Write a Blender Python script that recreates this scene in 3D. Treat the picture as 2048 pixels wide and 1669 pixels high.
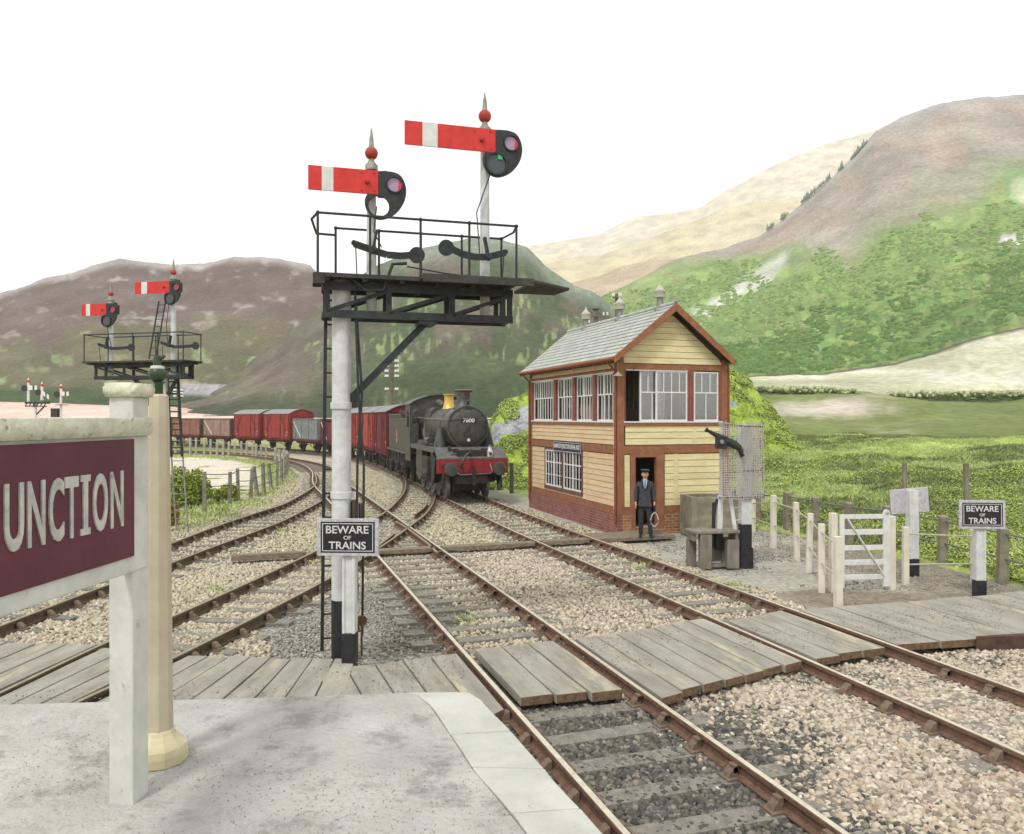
import bpy, bmesh, math, random
import numpy as np
from mathutils import Vector, Matrix, Quaternion
random.seed(7); RNG = np.random.default_rng(11)
R = math.radians
SC = bpy.context.scene
for o in list(bpy.data.objects): bpy.data.objects.remove(o)
COL = SC.collection
# ------------------------------------------------------------------ camera, sky, sun, exposure
CX, CY, F, CH = 1024.0, 834.5, 1564.0, 3.0
cam = bpy.data.cameras.new('camera'); camo = bpy.data.objects.new('camera', cam); COL.objects.link(camo)
camo.location = (0, 0, CH); camo.rotation_euler = (R(90), 0, 0)
cam.sensor_fit = 'HORIZONTAL'; cam.sensor_width = 36; cam.lens = 36 * F / 2048
cam.clip_start = .05; cam.clip_end = 6000
cam.dof.use_dof = False; cam.dof.focus_distance = 13.0; cam.dof.aperture_fstop = 4.0
SC.camera = camo
SC.render.resolution_x, SC.render.resolution_y = 1024, 834
SUN_EL, SUN_AZ = 52, 205      # azimuth clockwise from +Y: behind and to the left of the camera
w = bpy.data.worlds.new("World"); SC.world = w; w.use_nodes = True
nt = w.node_tree; nt.nodes.clear()
sky = nt.nodes.new('ShaderNodeTexSky'); sky.sky_type = 'NISHITA'; sky.sun_disc = False
sky.sun_elevation = R(SUN_EL); sky.sun_rotation = R(SUN_AZ); sky.dust_density = 3; sky.air_density = 1
b1 = nt.nodes.new('ShaderNodeBackground'); b1.inputs[1].default_value = .12
b2 = nt.nodes.new('ShaderNodeBackground'); b2.inputs[0].default_value = (1, .998, .992, 1); b2.inputs[1].default_value = 1.12
mx = nt.nodes.new('ShaderNodeMixShader'); mx.inputs[0].default_value = .93
ow = nt.nodes.new('ShaderNodeOutputWorld')
nt.links.new(sky.outputs[0], b1.inputs[0]); nt.links.new(b1.outputs[0], mx.inputs[1]); nt.links.new(b2.outputs[0], mx.inputs[2]); nt.links.new(mx.outputs[0], ow.inputs[0])
sl = bpy.data.lights.new('sun', 'SUN'); sl.energy = 2.1; sl.angle = R(10); sl.color = (1, .98, .94)
so = bpy.data.objects.new('sun', sl); COL.objects.link(so)
sd = Vector((math.sin(R(SUN_AZ)) * math.cos(R(SUN_EL)), math.cos(R(SUN_AZ)) * math.cos(R(SUN_EL)), math.sin(R(SUN_EL))))
so.rotation_euler = sd.to_track_quat('Z', 'Y').to_euler()
SC.view_settings.view_transform = 'Standard'; SC.view_settings.look = 'None'
SC.view_settings.exposure = 0.18; SC.view_settings.gamma = 1
SC.cycles.max_bounces = 8; SC.cycles.volume_bounces = 2; SC.cycles.transparent_max_bounces = 16

# ------------------------------------------------------------------ measured geometry: photo points to places on the ground
def G(x, y, z=0.0):
    Y = F * (CH - z) / (y - CY); return Vector(((x - CX) * Y / F, Y, z))
def P(x, y, Y): return Vector(((x - CX) * Y / F, Y, CH - (y - CY) * Y / F))
TH = math.atan((CX - 508) / F); CT, ST = math.cos(TH), math.sin(TH)
def W(u, v, z=0.0): return Vector((v * CT - u * ST, v * ST + u * CT, z))     # u along the main line, v across it
def UV(X, Y): return (-X * ST + Y * CT, X * CT + Y * ST)

# ------------------------------------------------------------------ noise
def _h(ix, iy, s):
    n = (ix.astype(np.int64) * 374761393 + iy.astype(np.int64) * 668265263 + s * 982451653) & 0x7fffffff
    n = ((n ^ (n >> 13)) * 1274126177) & 0x7fffffff
    return ((n ^ (n >> 16)) & 0xffff) / 65535.0
def vn(x, y, s=0):
    x = np.asarray(x, float); y = np.asarray(y, float)
    ix = np.floor(x); iy = np.floor(y); fx = x - ix; fy = y - iy
    fx = fx * fx * (3 - 2 * fx); fy = fy * fy * (3 - 2 * fy)
    a = _h(ix, iy, s); b = _h(ix + 1, iy, s); c = _h(ix, iy + 1, s); d = _h(ix + 1, iy + 1, s)
    return (a * (1 - fx) + b * fx) * (1 - fy) + (c * (1 - fx) + d * fx) * fy
def fbm(x, y, s=0, o=4):
    t = 0; a = .5; f = 1.0; n = 0
    for i in range(o):
        t = t + a * vn(x * f, y * f, s + i * 17); n += a; a *= .5; f *= 2.03
    return t / n
def sstep(a, b, x):
    t = np.clip((x - a) / (b - a), 0, 1); return t * t * (3 - 2 * t)

# ------------------------------------------------------------------ materials
K = 0.80
def lin(c):
    c = c / 255.0
    return c / 12.92 if c <= .04045 else ((c + .055) / 1.055) ** 2.4
def S(r, g, b, k=K): return (lin(r) * k, lin(g) * k, lin(b) * k, 1)
def mat(name, c1, c2=None, sc=4, rough=.75, metal=0, bump=0, bs=40, speck=None, sps=60, spt=.68, dirt=None, dth=.55, ds=6, island=0, spec=.35, stretch=None, detail=5, c3=None, bd=.01, contrast=(.35, .65)):
    m = bpy.data.materials.new(name); m.use_nodes = True; n = m.node_tree.nodes; L = m.node_tree.links
    b = n['Principled BSDF']; b.inputs['Roughness'].default_value = rough; b.inputs['Metallic'].default_value = metal
    b.inputs['Specular IOR Level'].default_value = spec
    tc = n.new('ShaderNodeTexCoord'); vec = tc.outputs['Object']
    if stretch:
        mp = n.new('ShaderNodeMapping'); mp.inputs['Scale'].default_value = stretch; L.new(vec, mp.inputs[0]); vec = mp.outputs[0]
    col = None
    if c2:
        no = n.new('ShaderNodeTexNoise'); no.inputs['Scale'].default_value = sc; no.inputs['Detail'].default_value = detail; no.inputs['Roughness'].default_value = .62
        L.new(vec, no.inputs['Vector'])
        cr = n.new('ShaderNodeValToRGB'); cr.color_ramp.elements[0].position = contrast[0]; cr.color_ramp.elements[1].position = contrast[1]
        cr.color_ramp.elements[0].color = c1; cr.color_ramp.elements[1].color = c2
        if c3: e = cr.color_ramp.elements.new(.5); e.color = c3
        L.new(no.outputs[0], cr.inputs[0]); col = cr.outputs[0]
    else:
        rg = n.new('ShaderNodeRGB'); rg.outputs[0].default_value = c1; col = rg.outputs[0]
    if dirt:
        no = n.new('ShaderNodeTexNoise'); no.inputs['Scale'].default_value = ds; no.inputs['Detail'].default_value = 9; no.inputs['Roughness'].default_value = .7
        L.new(vec, no.inputs['Vector'])
        cr = n.new('ShaderNodeValToRGB'); cr.color_ramp.elements[0].position = dth; cr.color_ramp.elements[1].position = min(1, dth + .12)
        cr.color_ramp.elements[0].color = (0, 0, 0, 1); cr.color_ramp.elements[1].color = (.85, .85, .85, 1)
        L.new(no.outputs[0], cr.inputs[0])
        mi = n.new('ShaderNodeMix'); mi.data_type = 'RGBA'; L.new(cr.outputs[0], mi.inputs[0]); L.new(col, mi.inputs[6]); mi.inputs[7].default_value = dirt; col = mi.outputs[2]
    if speck:
        no = n.new('ShaderNodeTexNoise'); no.inputs['Scale'].default_value = sps; no.inputs['Detail'].default_value = 3; L.new(tc.outputs['Object'], no.inputs['Vector'])
        cr = n.new('ShaderNodeValToRGB'); cr.color_ramp.elements[0].position = spt; cr.color_ramp.elements[1].position = spt + .04; L.new(no.outputs[0], cr.inputs[0])
        mi = n.new('ShaderNodeMix'); mi.data_type = 'RGBA'; L.new(cr.outputs[0], mi.inputs[0]); L.new(col, mi.inputs[6]); mi.inputs[7].default_value = speck; col = mi.outputs[2]
    if island:
        ge = n.new('ShaderNodeNewGeometry'); mr = n.new('ShaderNodeMapRange'); mr.inputs[3].default_value = 1 - island; mr.inputs[4].default_value = 1 + island * .8
        L.new(ge.outputs['Random Per Island'], mr.inputs[0])
        vm = n.new('ShaderNodeVectorMath'); vm.operation = 'SCALE'; L.new(col, vm.inputs[0]); L.new(mr.outputs[0], vm.inputs['Scale']); col = vm.outputs[0]
    L.new(col, b.inputs['Base Color'])
    if bump:
        no = n.new('ShaderNodeTexNoise'); no.inputs['Scale'].default_value = bs; no.inputs['Detail'].default_value = 6; L.new(vec, no.inputs['Vector'])
        bp = n.new('ShaderNodeBump'); bp.inputs['Strength'].default_value = bump; bp.inputs['Distance'].default_value = bd
        L.new(no.outputs[0], bp.inputs['Height']); L.new(bp.outputs[0], b.inputs['Normal'])
    return m
def mat_ramp_island(name, cols, rough=.85, spec=.25, noise=0, bump=0, bs=30):
    """colour picked for each separate stone or leaf"""
    m = bpy.data.materials.new(name); m.use_nodes = True; n = m.node_tree.nodes; L = m.node_tree.links
    b = n['Principled BSDF']; b.inputs['Roughness'].default_value = rough; b.inputs['Specular IOR Level'].default_value = spec
    ge = n.new('ShaderNodeNewGeometry'); cr = n.new('ShaderNodeValToRGB'); r = cr.color_ramp
    r.interpolation = 'LINEAR'
    while len(r.elements) < len(cols): r.elements.new(.5)
    for i, c in enumerate(cols): r.elements[i].position = i / (len(cols) - 1); r.elements[i].color = c
    L.new(ge.outputs['Random Per Island'], cr.inputs[0]); L.new(cr.outputs[0], b.inputs['Base Color'])
    if bump:
        tc = n.new('ShaderNodeTexCoord'); no = n.new('ShaderNodeTexNoise'); no.inputs['Scale'].default_value = bs; L.new(tc.outputs['Object'], no.inputs['Vector'])
        bp = n.new('ShaderNodeBump'); bp.inputs['Strength'].default_value = bump; bp.inputs['Distance'].default_value = .01; L.new(no.outputs[0], bp.inputs['Height']); L.new(bp.outputs[0], b.inputs['Normal'])
    return m
def mat_vcol(name, amt=.25, sc=2.0, rough=.95, bump=.0, bs=5, bd=.3, sc2=None):
    m = bpy.data.materials.new(name); m.use_nodes = True; n = m.node_tree.nodes; L = m.node_tree.links
    b = n['Principled BSDF']; b.inputs['Roughness'].default_value = rough; b.inputs['Specular IOR Level'].default_value = .1
    at = n.new('ShaderNodeAttribute'); at.attribute_name = 'Col'
    tc = n.new('ShaderNodeTexCoord'); col = at.outputs['Color']
    for k, s_ in enumerate([sc, sc2 or sc * 7.3]):
        no = n.new('ShaderNodeTexNoise'); no.inputs['Scale'].default_value = s_; no.inputs['Detail'].default_value = 5; L.new(tc.outputs['Object'], no.inputs['Vector'])
        mr = n.new('ShaderNodeMapRange'); mr.inputs[1].default_value = .3; mr.inputs[2].default_value = .7; mr.inputs[3].default_value = 1 - amt; mr.inputs[4].default_value = 1 + amt
        L.new(no.outputs[0], mr.inputs[0]); vm = n.new('ShaderNodeVectorMath'); vm.operation = 'SCALE'
        L.new(col, vm.inputs[0]); L.new(mr.outputs[0], vm.inputs['Scale']); col = vm.outputs[0]
    L.new(col, b.inputs['Base Color'])
    if bump:
        no = n.new('ShaderNodeTexNoise'); no.inputs['Scale'].default_value = bs; no.inputs['Detail'].default_value = 8; L.new(tc.outputs['Object'], no.inputs['Vector'])
        bp = n.new('ShaderNodeBump'); bp.inputs['Strength'].default_value = bump; bp.inputs['Distance'].default_value = bd; L.new(no.outputs[0], bp.inputs['Height']); L.new(bp.outputs[0], b.inputs['Normal'])
    return m
def mat_glass(name, tint=(.75, .8, .8, 1), fac=.22):
    m = bpy.data.materials.new(name); m.use_nodes = True; n = m.node_tree.nodes; L = m.node_tree.links; n.remove(n['Principled BSDF'])
    t = n.new('ShaderNodeBsdfTransparent'); t.inputs[0].default_value = tint; g = n.new('ShaderNodeBsdfGlossy'); g.inputs['Roughness'].default_value = .06
    fr = n.new('ShaderNodeFresnel'); fr.inputs[0].default_value = 1.5; ad = n.new('ShaderNodeMath'); ad.operation = 'ADD'; ad.inputs[1].default_value = fac; L.new(fr.outputs[0], ad.inputs[0])
    mx = n.new('ShaderNodeMixShader'); L.new(ad.outputs[0], mx.inputs[0]); L.new(t.outputs[0], mx.inputs[1]); L.new(g.outputs[0], mx.inputs[2]); L.new(mx.outputs[0], n['Material Output'].inputs[0])
    return m
def mat_brick(name, axis, c1, c2, mortar, bw=.23, bh=.078):
    m = bpy.data.materials.new(name); m.use_nodes = True; n = m.node_tree.nodes; L = m.node_tree.links; b = n['Principled BSDF']; b.inputs['Roughness'].default_value = .9
    tc = n.new('ShaderNodeTexCoord'); sp = n.new('ShaderNodeSeparateXYZ'); cb = n.new('ShaderNodeCombineXYZ'); L.new(tc.outputs['Object'], sp.inputs[0])
    L.new(sp.outputs[0 if axis == 'x' else 1], cb.inputs[0]); L.new(sp.outputs[2], cb.inputs[1])
    br = n.new('ShaderNodeTexBrick'); br.inputs['Scale'].default_value = 1; br.inputs['Brick Width'].default_value = bw; br.inputs['Row Height'].default_value = bh; br.inputs['Mortar Size'].default_value = .006
    br.inputs['Color1'].default_value = c1; br.inputs['Color2'].default_value = c2; br.inputs['Mortar'].default_value = mortar; L.new(cb.outputs[0], br.inputs['Vector'])
    no = n.new('ShaderNodeTexNoise'); no.inputs['Scale'].default_value = 5; L.new(tc.outputs['Object'], no.inputs['Vector'])
    mr = n.new('ShaderNodeMapRange'); mr.inputs[3].default_value = .6; mr.inputs[4].default_value = 1.5; L.new(no.outputs[0], mr.inputs[0])
    vm = n.new('ShaderNodeVectorMath'); vm.operation = 'SCALE'; L.new(br.outputs[0], vm.inputs[0]); L.new(mr.outputs[0], vm.inputs['Scale']); L.new(vm.outputs[0], b.inputs['Base Color'])
    bp = n.new('ShaderNodeBump'); bp.inputs['Strength'].default_value = .7; bp.inputs['Distance'].default_value = .008; bp.invert = True; L.new(br.outputs['Fac'], bp.inputs['Height']); L.new(bp.outputs[0], b.inputs['Normal'])
    return m

SPLIT = {'downpipe', 'barge_board', 'gutter', 'stile', 'gate_bar', 'door', 'soffit', 'window_post', 'brace', 'cover_strip', 'whistle', 'letter_serif', 'weatherboarding', 'curtain', 'glazing_bar', 'number_panel', 'lamp_iron', 'cab_window', 'step', 'steps', 'coupling_rod', 'roof_boarding', 'buffer', 'window_sill', 'rib', 'gable', 'stove_and_desk', 'detector_box', 'conduit', 'coping', 'strut', 'foot_iron', 'apron', 'flare', 'copper_band', 'frames', 'strapping', 'end'}
# ------------------------------------------------------------------ mesh builder
class MB:
    def __init__(s): s.v = []; s.f = []; s.m = []
    def add(s, vs, fs, mi=0):
        o = len(s.v); s.v += [tuple(v) for v in vs]; s.f += [tuple(i + o for i in f) for f in fs]; s.m += [mi] * len(fs); return s
    def box(s, x0, x1, y0, y1, z0, z1, mi=0, M_=None):
        vs = [(x0, y0, z0), (x1, y0, z0), (x1, y1, z0), (x0, y1, z0), (x0, y0, z1), (x1, y0, z1), (x1, y1, z1), (x0, y1, z1)]
        if M_ is not None: vs = [M_ @ Vector(v) for v in vs]
        return s.add(vs, [(3, 2, 1, 0), (4, 5, 6, 7), (0, 1, 5, 4), (1, 2, 6, 5), (2, 3, 7, 6), (3, 0, 4, 7)], mi)
    def bar(s, a, b, wx, wz=None, mi=0, up=(0, 0, 1)):
        """rectangular bar from a to b"""
        a = Vector(a); b = Vector(b); d = (b - a).normalized(); wz = wz or wx; up = Vector(up)
        if abs(d.dot(up)) > .98: up = Vector((0, 1, 0)) if abs(d.y) < .9 else Vector((1, 0, 0))
        x = d.cross(up).normalized() * wx / 2; z = x.cross(d).normalized() * wz / 2
        vs = [a - x - z, a + x - z, a + x + z, a - x + z, b - x - z, b + x - z, b + x + z, b - x + z]
        return s.add(vs, [(0, 1, 2, 3), (7, 6, 5, 4), (0, 4, 5, 1), (1, 5, 6, 2), (2, 6, 7, 3), (3, 7, 4, 0)], mi)
    def tube(s, pts, r, n=8, mi=0, cap=True):
        pts = [Vector(p) for p in pts]; rs = r if isinstance(r, (list, tuple)) else [r] * len(pts); o = len(s.v); ref = None
        for i, p in enumerate(pts):
            d = (pts[min(i + 1, len(pts) - 1)] - pts[max(i - 1, 0)]).normalized()
            if ref is None: ref = Vector((0, 0, 1)) if abs(d.z) < .9 else Vector((1, 0, 0))
            x = d.cross(ref).normalized(); y = d.cross(x).normalized(); ref = y.copy() if False else ref
            for k in range(n):
                a = 2 * math.pi * k / n + math.pi / n; s.v.append(tuple(p + (x * math.cos(a) + y * math.sin(a)) * rs[i]))
        for i in range(len(pts) - 1):
            for k in range(n):
                a = o + i * n + k; b = o + i * n + (k + 1) % n; s.f.append((a, b, b + n, a + n)); s.m.append(mi)
        if cap:
            s.f.append(tuple(o + k for k in reversed(range(n)))); s.m.append(mi); e = o + (len(pts) - 1) * n; s.f.append(tuple(e + k for k in range(n))); s.m.append(mi)
        return s
    def lathe(s, prof, c=(0, 0, 0), axis='z', n=20, mi=0, cap=True):
        """prof: list of (radius, height) along the axis from point c"""
        o = len(s.v); c = Vector(c)
        for r, h in prof:
            for k in range(n):
                a = 2 * math.pi * (k + .5) / n; p, q = r * math.cos(a), r * math.sin(a)
                s.v.append(tuple(c + (Vector((p, q, h)) if axis == 'z' else Vector((p, h, q)) if axis == 'y' else Vector((h, p, q)))))
        for i in range(len(prof) - 1):
            for k in range(n):
                a = o + i * n + k; b = o + i * n + (k + 1) % n; s.f.append((a, b, b + n, a + n)); s.m.append(mi)
        if not cap: return s
        s.f.append(tuple(o + k for k in reversed(range(n)))); s.m.append(mi)
        e = o + (len(prof) - 1) * n; s.f.append(tuple(e + k for k in range(n))); s.m.append(mi)
        return s
    def prism(s, poly, a0, a1, plane='xz', mi=0):
        """polygon extruded along the missing axis"""
        n = len(poly)
        def mk(p, q, t): return (p, t, q) if plane == 'xz' else (t, p, q) if plane == 'yz' else (p, q, t)
        vs = [mk(p, q, a0) for p, q in poly] + [mk(p, q, a1) for p, q in poly]
        return s.add(vs, [tuple(range(n)), tuple(reversed(range(n, 2 * n)))] + [(i, i + n, (i + 1) % n + n, (i + 1) % n) for i in range(n)], mi)
    def sphere(s, c, r, n=10, mi=0, sq=(1, 1, 1)):
        prof = [(max(.001, r * math.sin(math.pi * i / n)), -r * math.cos(math.pi * i / n)) for i in range(n + 1)]
        o = len(s.v); s.lathe(prof, (0, 0, 0), 'z', n * 2, mi)
        for i in range(o, len(s.v)): v = s.v[i]; s.v[i] = (c[0] + v[0] * sq[0], c[1] + v[1] * sq[1], c[2] + v[2] * sq[2])
        return s
    def build(s, name, mats, parent=None, smooth=False, bevel=0, loc=None, label=None):
        if name in SPLIT:
            gs = s.groups(); SPL = [g.build1(name, mats, parent, smooth, bevel, loc, label) for g in gs]; return SPL[0]
        return s.build1(name, mats, parent, smooth, bevel, loc, label)
    def groups(s, gap=.012):
        n = len(s.v); par = list(range(n))
        def fd(a):
            while par[a] != a: par[a] = par[par[a]]; a = par[a]
            return a
        for f in s.f:
            r = fd(f[0])
            for i in f[1:]: par[fd(i)] = r
        isl = {}
        for i in range(n): isl.setdefault(fd(i), []).append(i)
        V = np.array(s.v); bx = [(set(ix), V[ix].min(0) - gap, V[ix].max(0) + gap) for ix in isl.values()]; ch = True
        while ch:
            ch = False
            for i in range(len(bx)):
                for j in range(len(bx) - 1, i, -1):
                    if (bx[i][1] <= bx[j][2]).all() and (bx[j][1] <= bx[i][2]).all():
                        bx[i] = (bx[i][0] | bx[j][0], np.minimum(bx[i][1], bx[j][1]), np.maximum(bx[i][2], bx[j][2])); del bx[j]; ch = True
        out = []
        for st_, _, _ in bx:
            g = MB(); mp = {}
            for i in sorted(st_): mp[i] = len(g.v); g.v.append(s.v[i])
            for f, m in zip(s.f, s.m):
                if f[0] in mp: g.f.append(tuple(mp[i] for i in f)); g.m.append(m)
            out.append(g)
        return out
    def build1(s, name, mats, parent=None, smooth=False, bevel=0, loc=None, label=None):
        me = bpy.data.meshes.new(name); me.from_pydata(s.v, [], s.f)
        if not isinstance(mats, (list, tuple)): mats = [mats]
        for m in mats: me.materials.append(m)
        if len(mats) > 1: me.polygons.foreach_set('material_index', s.m)
        bm = bmesh.new(); bm.from_mesh(me); bmesh.ops.recalc_face_normals(bm, faces=bm.faces); bm.to_mesh(me); bm.free()
        if smooth:
            me.polygons.foreach_set('use_smooth', [True] * len(me.polygons)); me.set_sharp_from_angle(angle=R(smooth if smooth is not True else 40))
        o = bpy.data.objects.new(name, me); COL.objects.link(o)
        if parent: o.parent = parent
        if loc is not None: o.location = loc
        if bevel:
            md = o.modifiers.new('bevel', 'BEVEL'); md.width = bevel; md.segments = 2; md.limit_method = 'ANGLE'; md.angle_limit = R(40)
        if label: o['label'] = label
        return o
def tag(o, label=None, cat=None, group=None, kind=None):
    if label: o['label'] = label
    if cat: o['category'] = cat
    if group: o['group'] = group
    if kind: o['kind'] = kind
    return o
def thing(name, label, cat, loc=(0, 0, 0), rz=0, group=None):
    o = bpy.data.objects.new(name, None); o.empty_display_size = .3; COL.objects.link(o); o.location = loc; o.rotation_euler = (0, 0, rz)
    return tag(o, label, cat, group)
def copy_tree(o, parent=None):
    c = o.copy(); COL.objects.link(c); c.parent = parent
    for ch in [x for x in bpy.data.objects if x.parent == o]: copy_tree(ch, c)
    return c
def text_mesh(name, body, size, mats, parent, M_, depth=.004, width=None, offset=0, spacing=1.0, align='CENTER'):
    """lettering cut as a thin raised mesh; local x right, y up, z out of the board"""
    cu = bpy.data.curves.new('t', 'FONT'); cu.body = body; cu.size = size; cu.extrude = depth / 2; cu.align_x = align; cu.align_y = 'CENTER'; cu.offset = offset; cu.space_character = spacing
    cu.resolution_u = 4
    to = bpy.data.objects.new('t', cu); COL.objects.link(to); bpy.context.view_layer.update()
    dg = bpy.context.evaluated_depsgraph_get(); me = bpy.data.meshes.new_from_object(to.evaluated_get(dg)); bpy.data.objects.remove(to)
    xs = [v.co.x for v in me.vertices]; ys = [v.co.y for v in me.vertices]; w0 = max(xs) - min(xs); cx_ = (max(xs) + min(xs)) / 2; cy_ = (max(ys) + min(ys)) / 2
    k = (width / w0) if width else 1; h0 = max(ys) - min(ys); ky = size / h0
    for v in me.vertices: v.co = Vector(((v.co.x - cx_) * k, (v.co.y - cy_) * ky, v.co.z))
    me.materials.clear(); me.materials.append(mats); me.transform(M_); me.name = name
    o = bpy.data.objects.new(name, me); COL.objects.link(o); o.parent = parent; return o
def fast_mesh(name, V, Fc, mat_, n=3, cols=None, smooth=False):
    """V (k,3) array, Fc (m,n) array of same-size faces"""
    me = bpy.data.meshes.new(name); me.vertices.add(len(V)); me.vertices.foreach_set('co', np.asarray(V, np.float32).ravel())
    me.loops.add(Fc.size); me.loops.foreach_set('vertex_index', Fc.astype(np.int32).ravel())
    me.polygons.add(len(Fc)); me.polygons.foreach_set('loop_start', (np.arange(len(Fc)) * n).astype(np.int32))
    try: me.polygons.foreach_set('loop_total', np.full(len(Fc), n, np.int32))
    except Exception: pass
    if cols is not None:
        at = me.attributes.new('Col', 'FLOAT_COLOR', 'POINT'); c4 = np.ones((len(V), 4), np.float32); c4[:, :3] = cols; at.data.foreach_set('color', c4.ravel())
    me.update(calc_edges=True); me.validate()
    if smooth: me.polygons.foreach_set('use_smooth', np.ones(len(me.polygons), bool))
    me.materials.append(mat_); o = bpy.data.objects.new(name, me); COL.objects.link(o); return o
def cat_rom(pts, step=.5):
    """smooth curve through points, resampled at an even step"""
    p = [np.array(q[:2], float) for q in pts]; p = [2 * p[0] - p[1]] + p + [2 * p[-1] - p[-2]]; out = []
    for i in range(1, len(p) - 2):
        for t in np.linspace(0, 1, 24, endpoint=False):
            a, b, c, d = p[i - 1], p[i], p[i + 1], p[i + 2]
            out.append(.5 * (2 * b + (c - a) * t + (2 * a - 5 * b + 4 * c - d) * t * t + (3 * b - a - 3 * c + d) * t ** 3))
    out.append(p[-2]); out = np.array(out); L_ = np.r_[0, np.cumsum(np.hypot(*np.diff(out, axis=0).T))]
    n = max(2, int(L_[-1] / step) + 1); s = np.linspace(0, L_[-1], n)
    return np.c_[np.interp(s, L_, out[:, 0]), np.interp(s, L_, out[:, 1])], s
def mat3(x, y, z, o=(0, 0, 0)):
    m = Matrix.Identity(4)
    for i in range(3): m[i][0] = x[i]; m[i][1] = y[i]; m[i][2] = z[i]; m[i][3] = o[i]
    return m
# ================================================================== THE LAND
def interp(pts, xs): a = np.array(pts, float); return np.interp(xs, a[:, 0], a[:, 1])
def loft(name, x0, x1, nx, curves, mat_, colfn, disp=0, dsc=.05, seed=3, edge=0, zfloor=None):
    """terrain through contour lines: curves = [(distance, [(bearing, elevation) ...], subdivisions)]"""
    xs = np.linspace(x0, x1, nx); Yl = []; yl = []; tl = []
    for i in range(len(curves) - 1):
        Ya, pa, nn = curves[i]; Yb, pb, _ = curves[i + 1]; a = interp(pa, xs); b = interp(pb, xs)
        last = i == len(curves) - 2
        for t in np.linspace(0, 1, nn + (1 if last else 0), endpoint=last):
            Yl.append(np.full(nx, Ya + (Yb - Ya) * t)); yl.append(a + (b - a) * t); tl.append(np.full(nx, i + t))
    Y = np.array(Yl); y = np.array(yl); T = np.array(tl); X = (xs[None, :] - CX) * Y / F
    Z = CH - (y - CY) * Y / F
    if disp: Z = Z + (fbm(X * dsc, Y * dsc, seed, 5) - .5) * 2 * disp
    if edge:  # ragged small-scale relief
        Z = Z + (fbm(X * .4, Y * .4, seed + 9, 4) - .5) * 2 * edge
    V = np.stack([X, Y, Z], -1).reshape(-1, 3); ny = Y.shape[0]
    ii = (np.arange(ny - 1)[:, None] * nx + np.arange(nx - 1)[None, :]).ravel(); Fc = np.c_[ii, ii + 1, ii + nx + 1, ii + nx]
    xg = np.broadcast_to(xs[None, :], Y.shape)
    cols = colfn(xg, y, T, X, Y, Z).reshape(-1, 3)
    o = fast_mesh(name, V, Fc, mat_, 4, cols, True); return o, X, Y, Z
def mixc(a, b, t): t = np.asarray(t)[..., None]; return np.asarray(a) * (1 - t) + np.asarray(b) * t
def C(r, g, b): return np.array(S(r, g, b)[:3])
def C0(x): return np.ones(x.shape + (1,))

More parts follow.
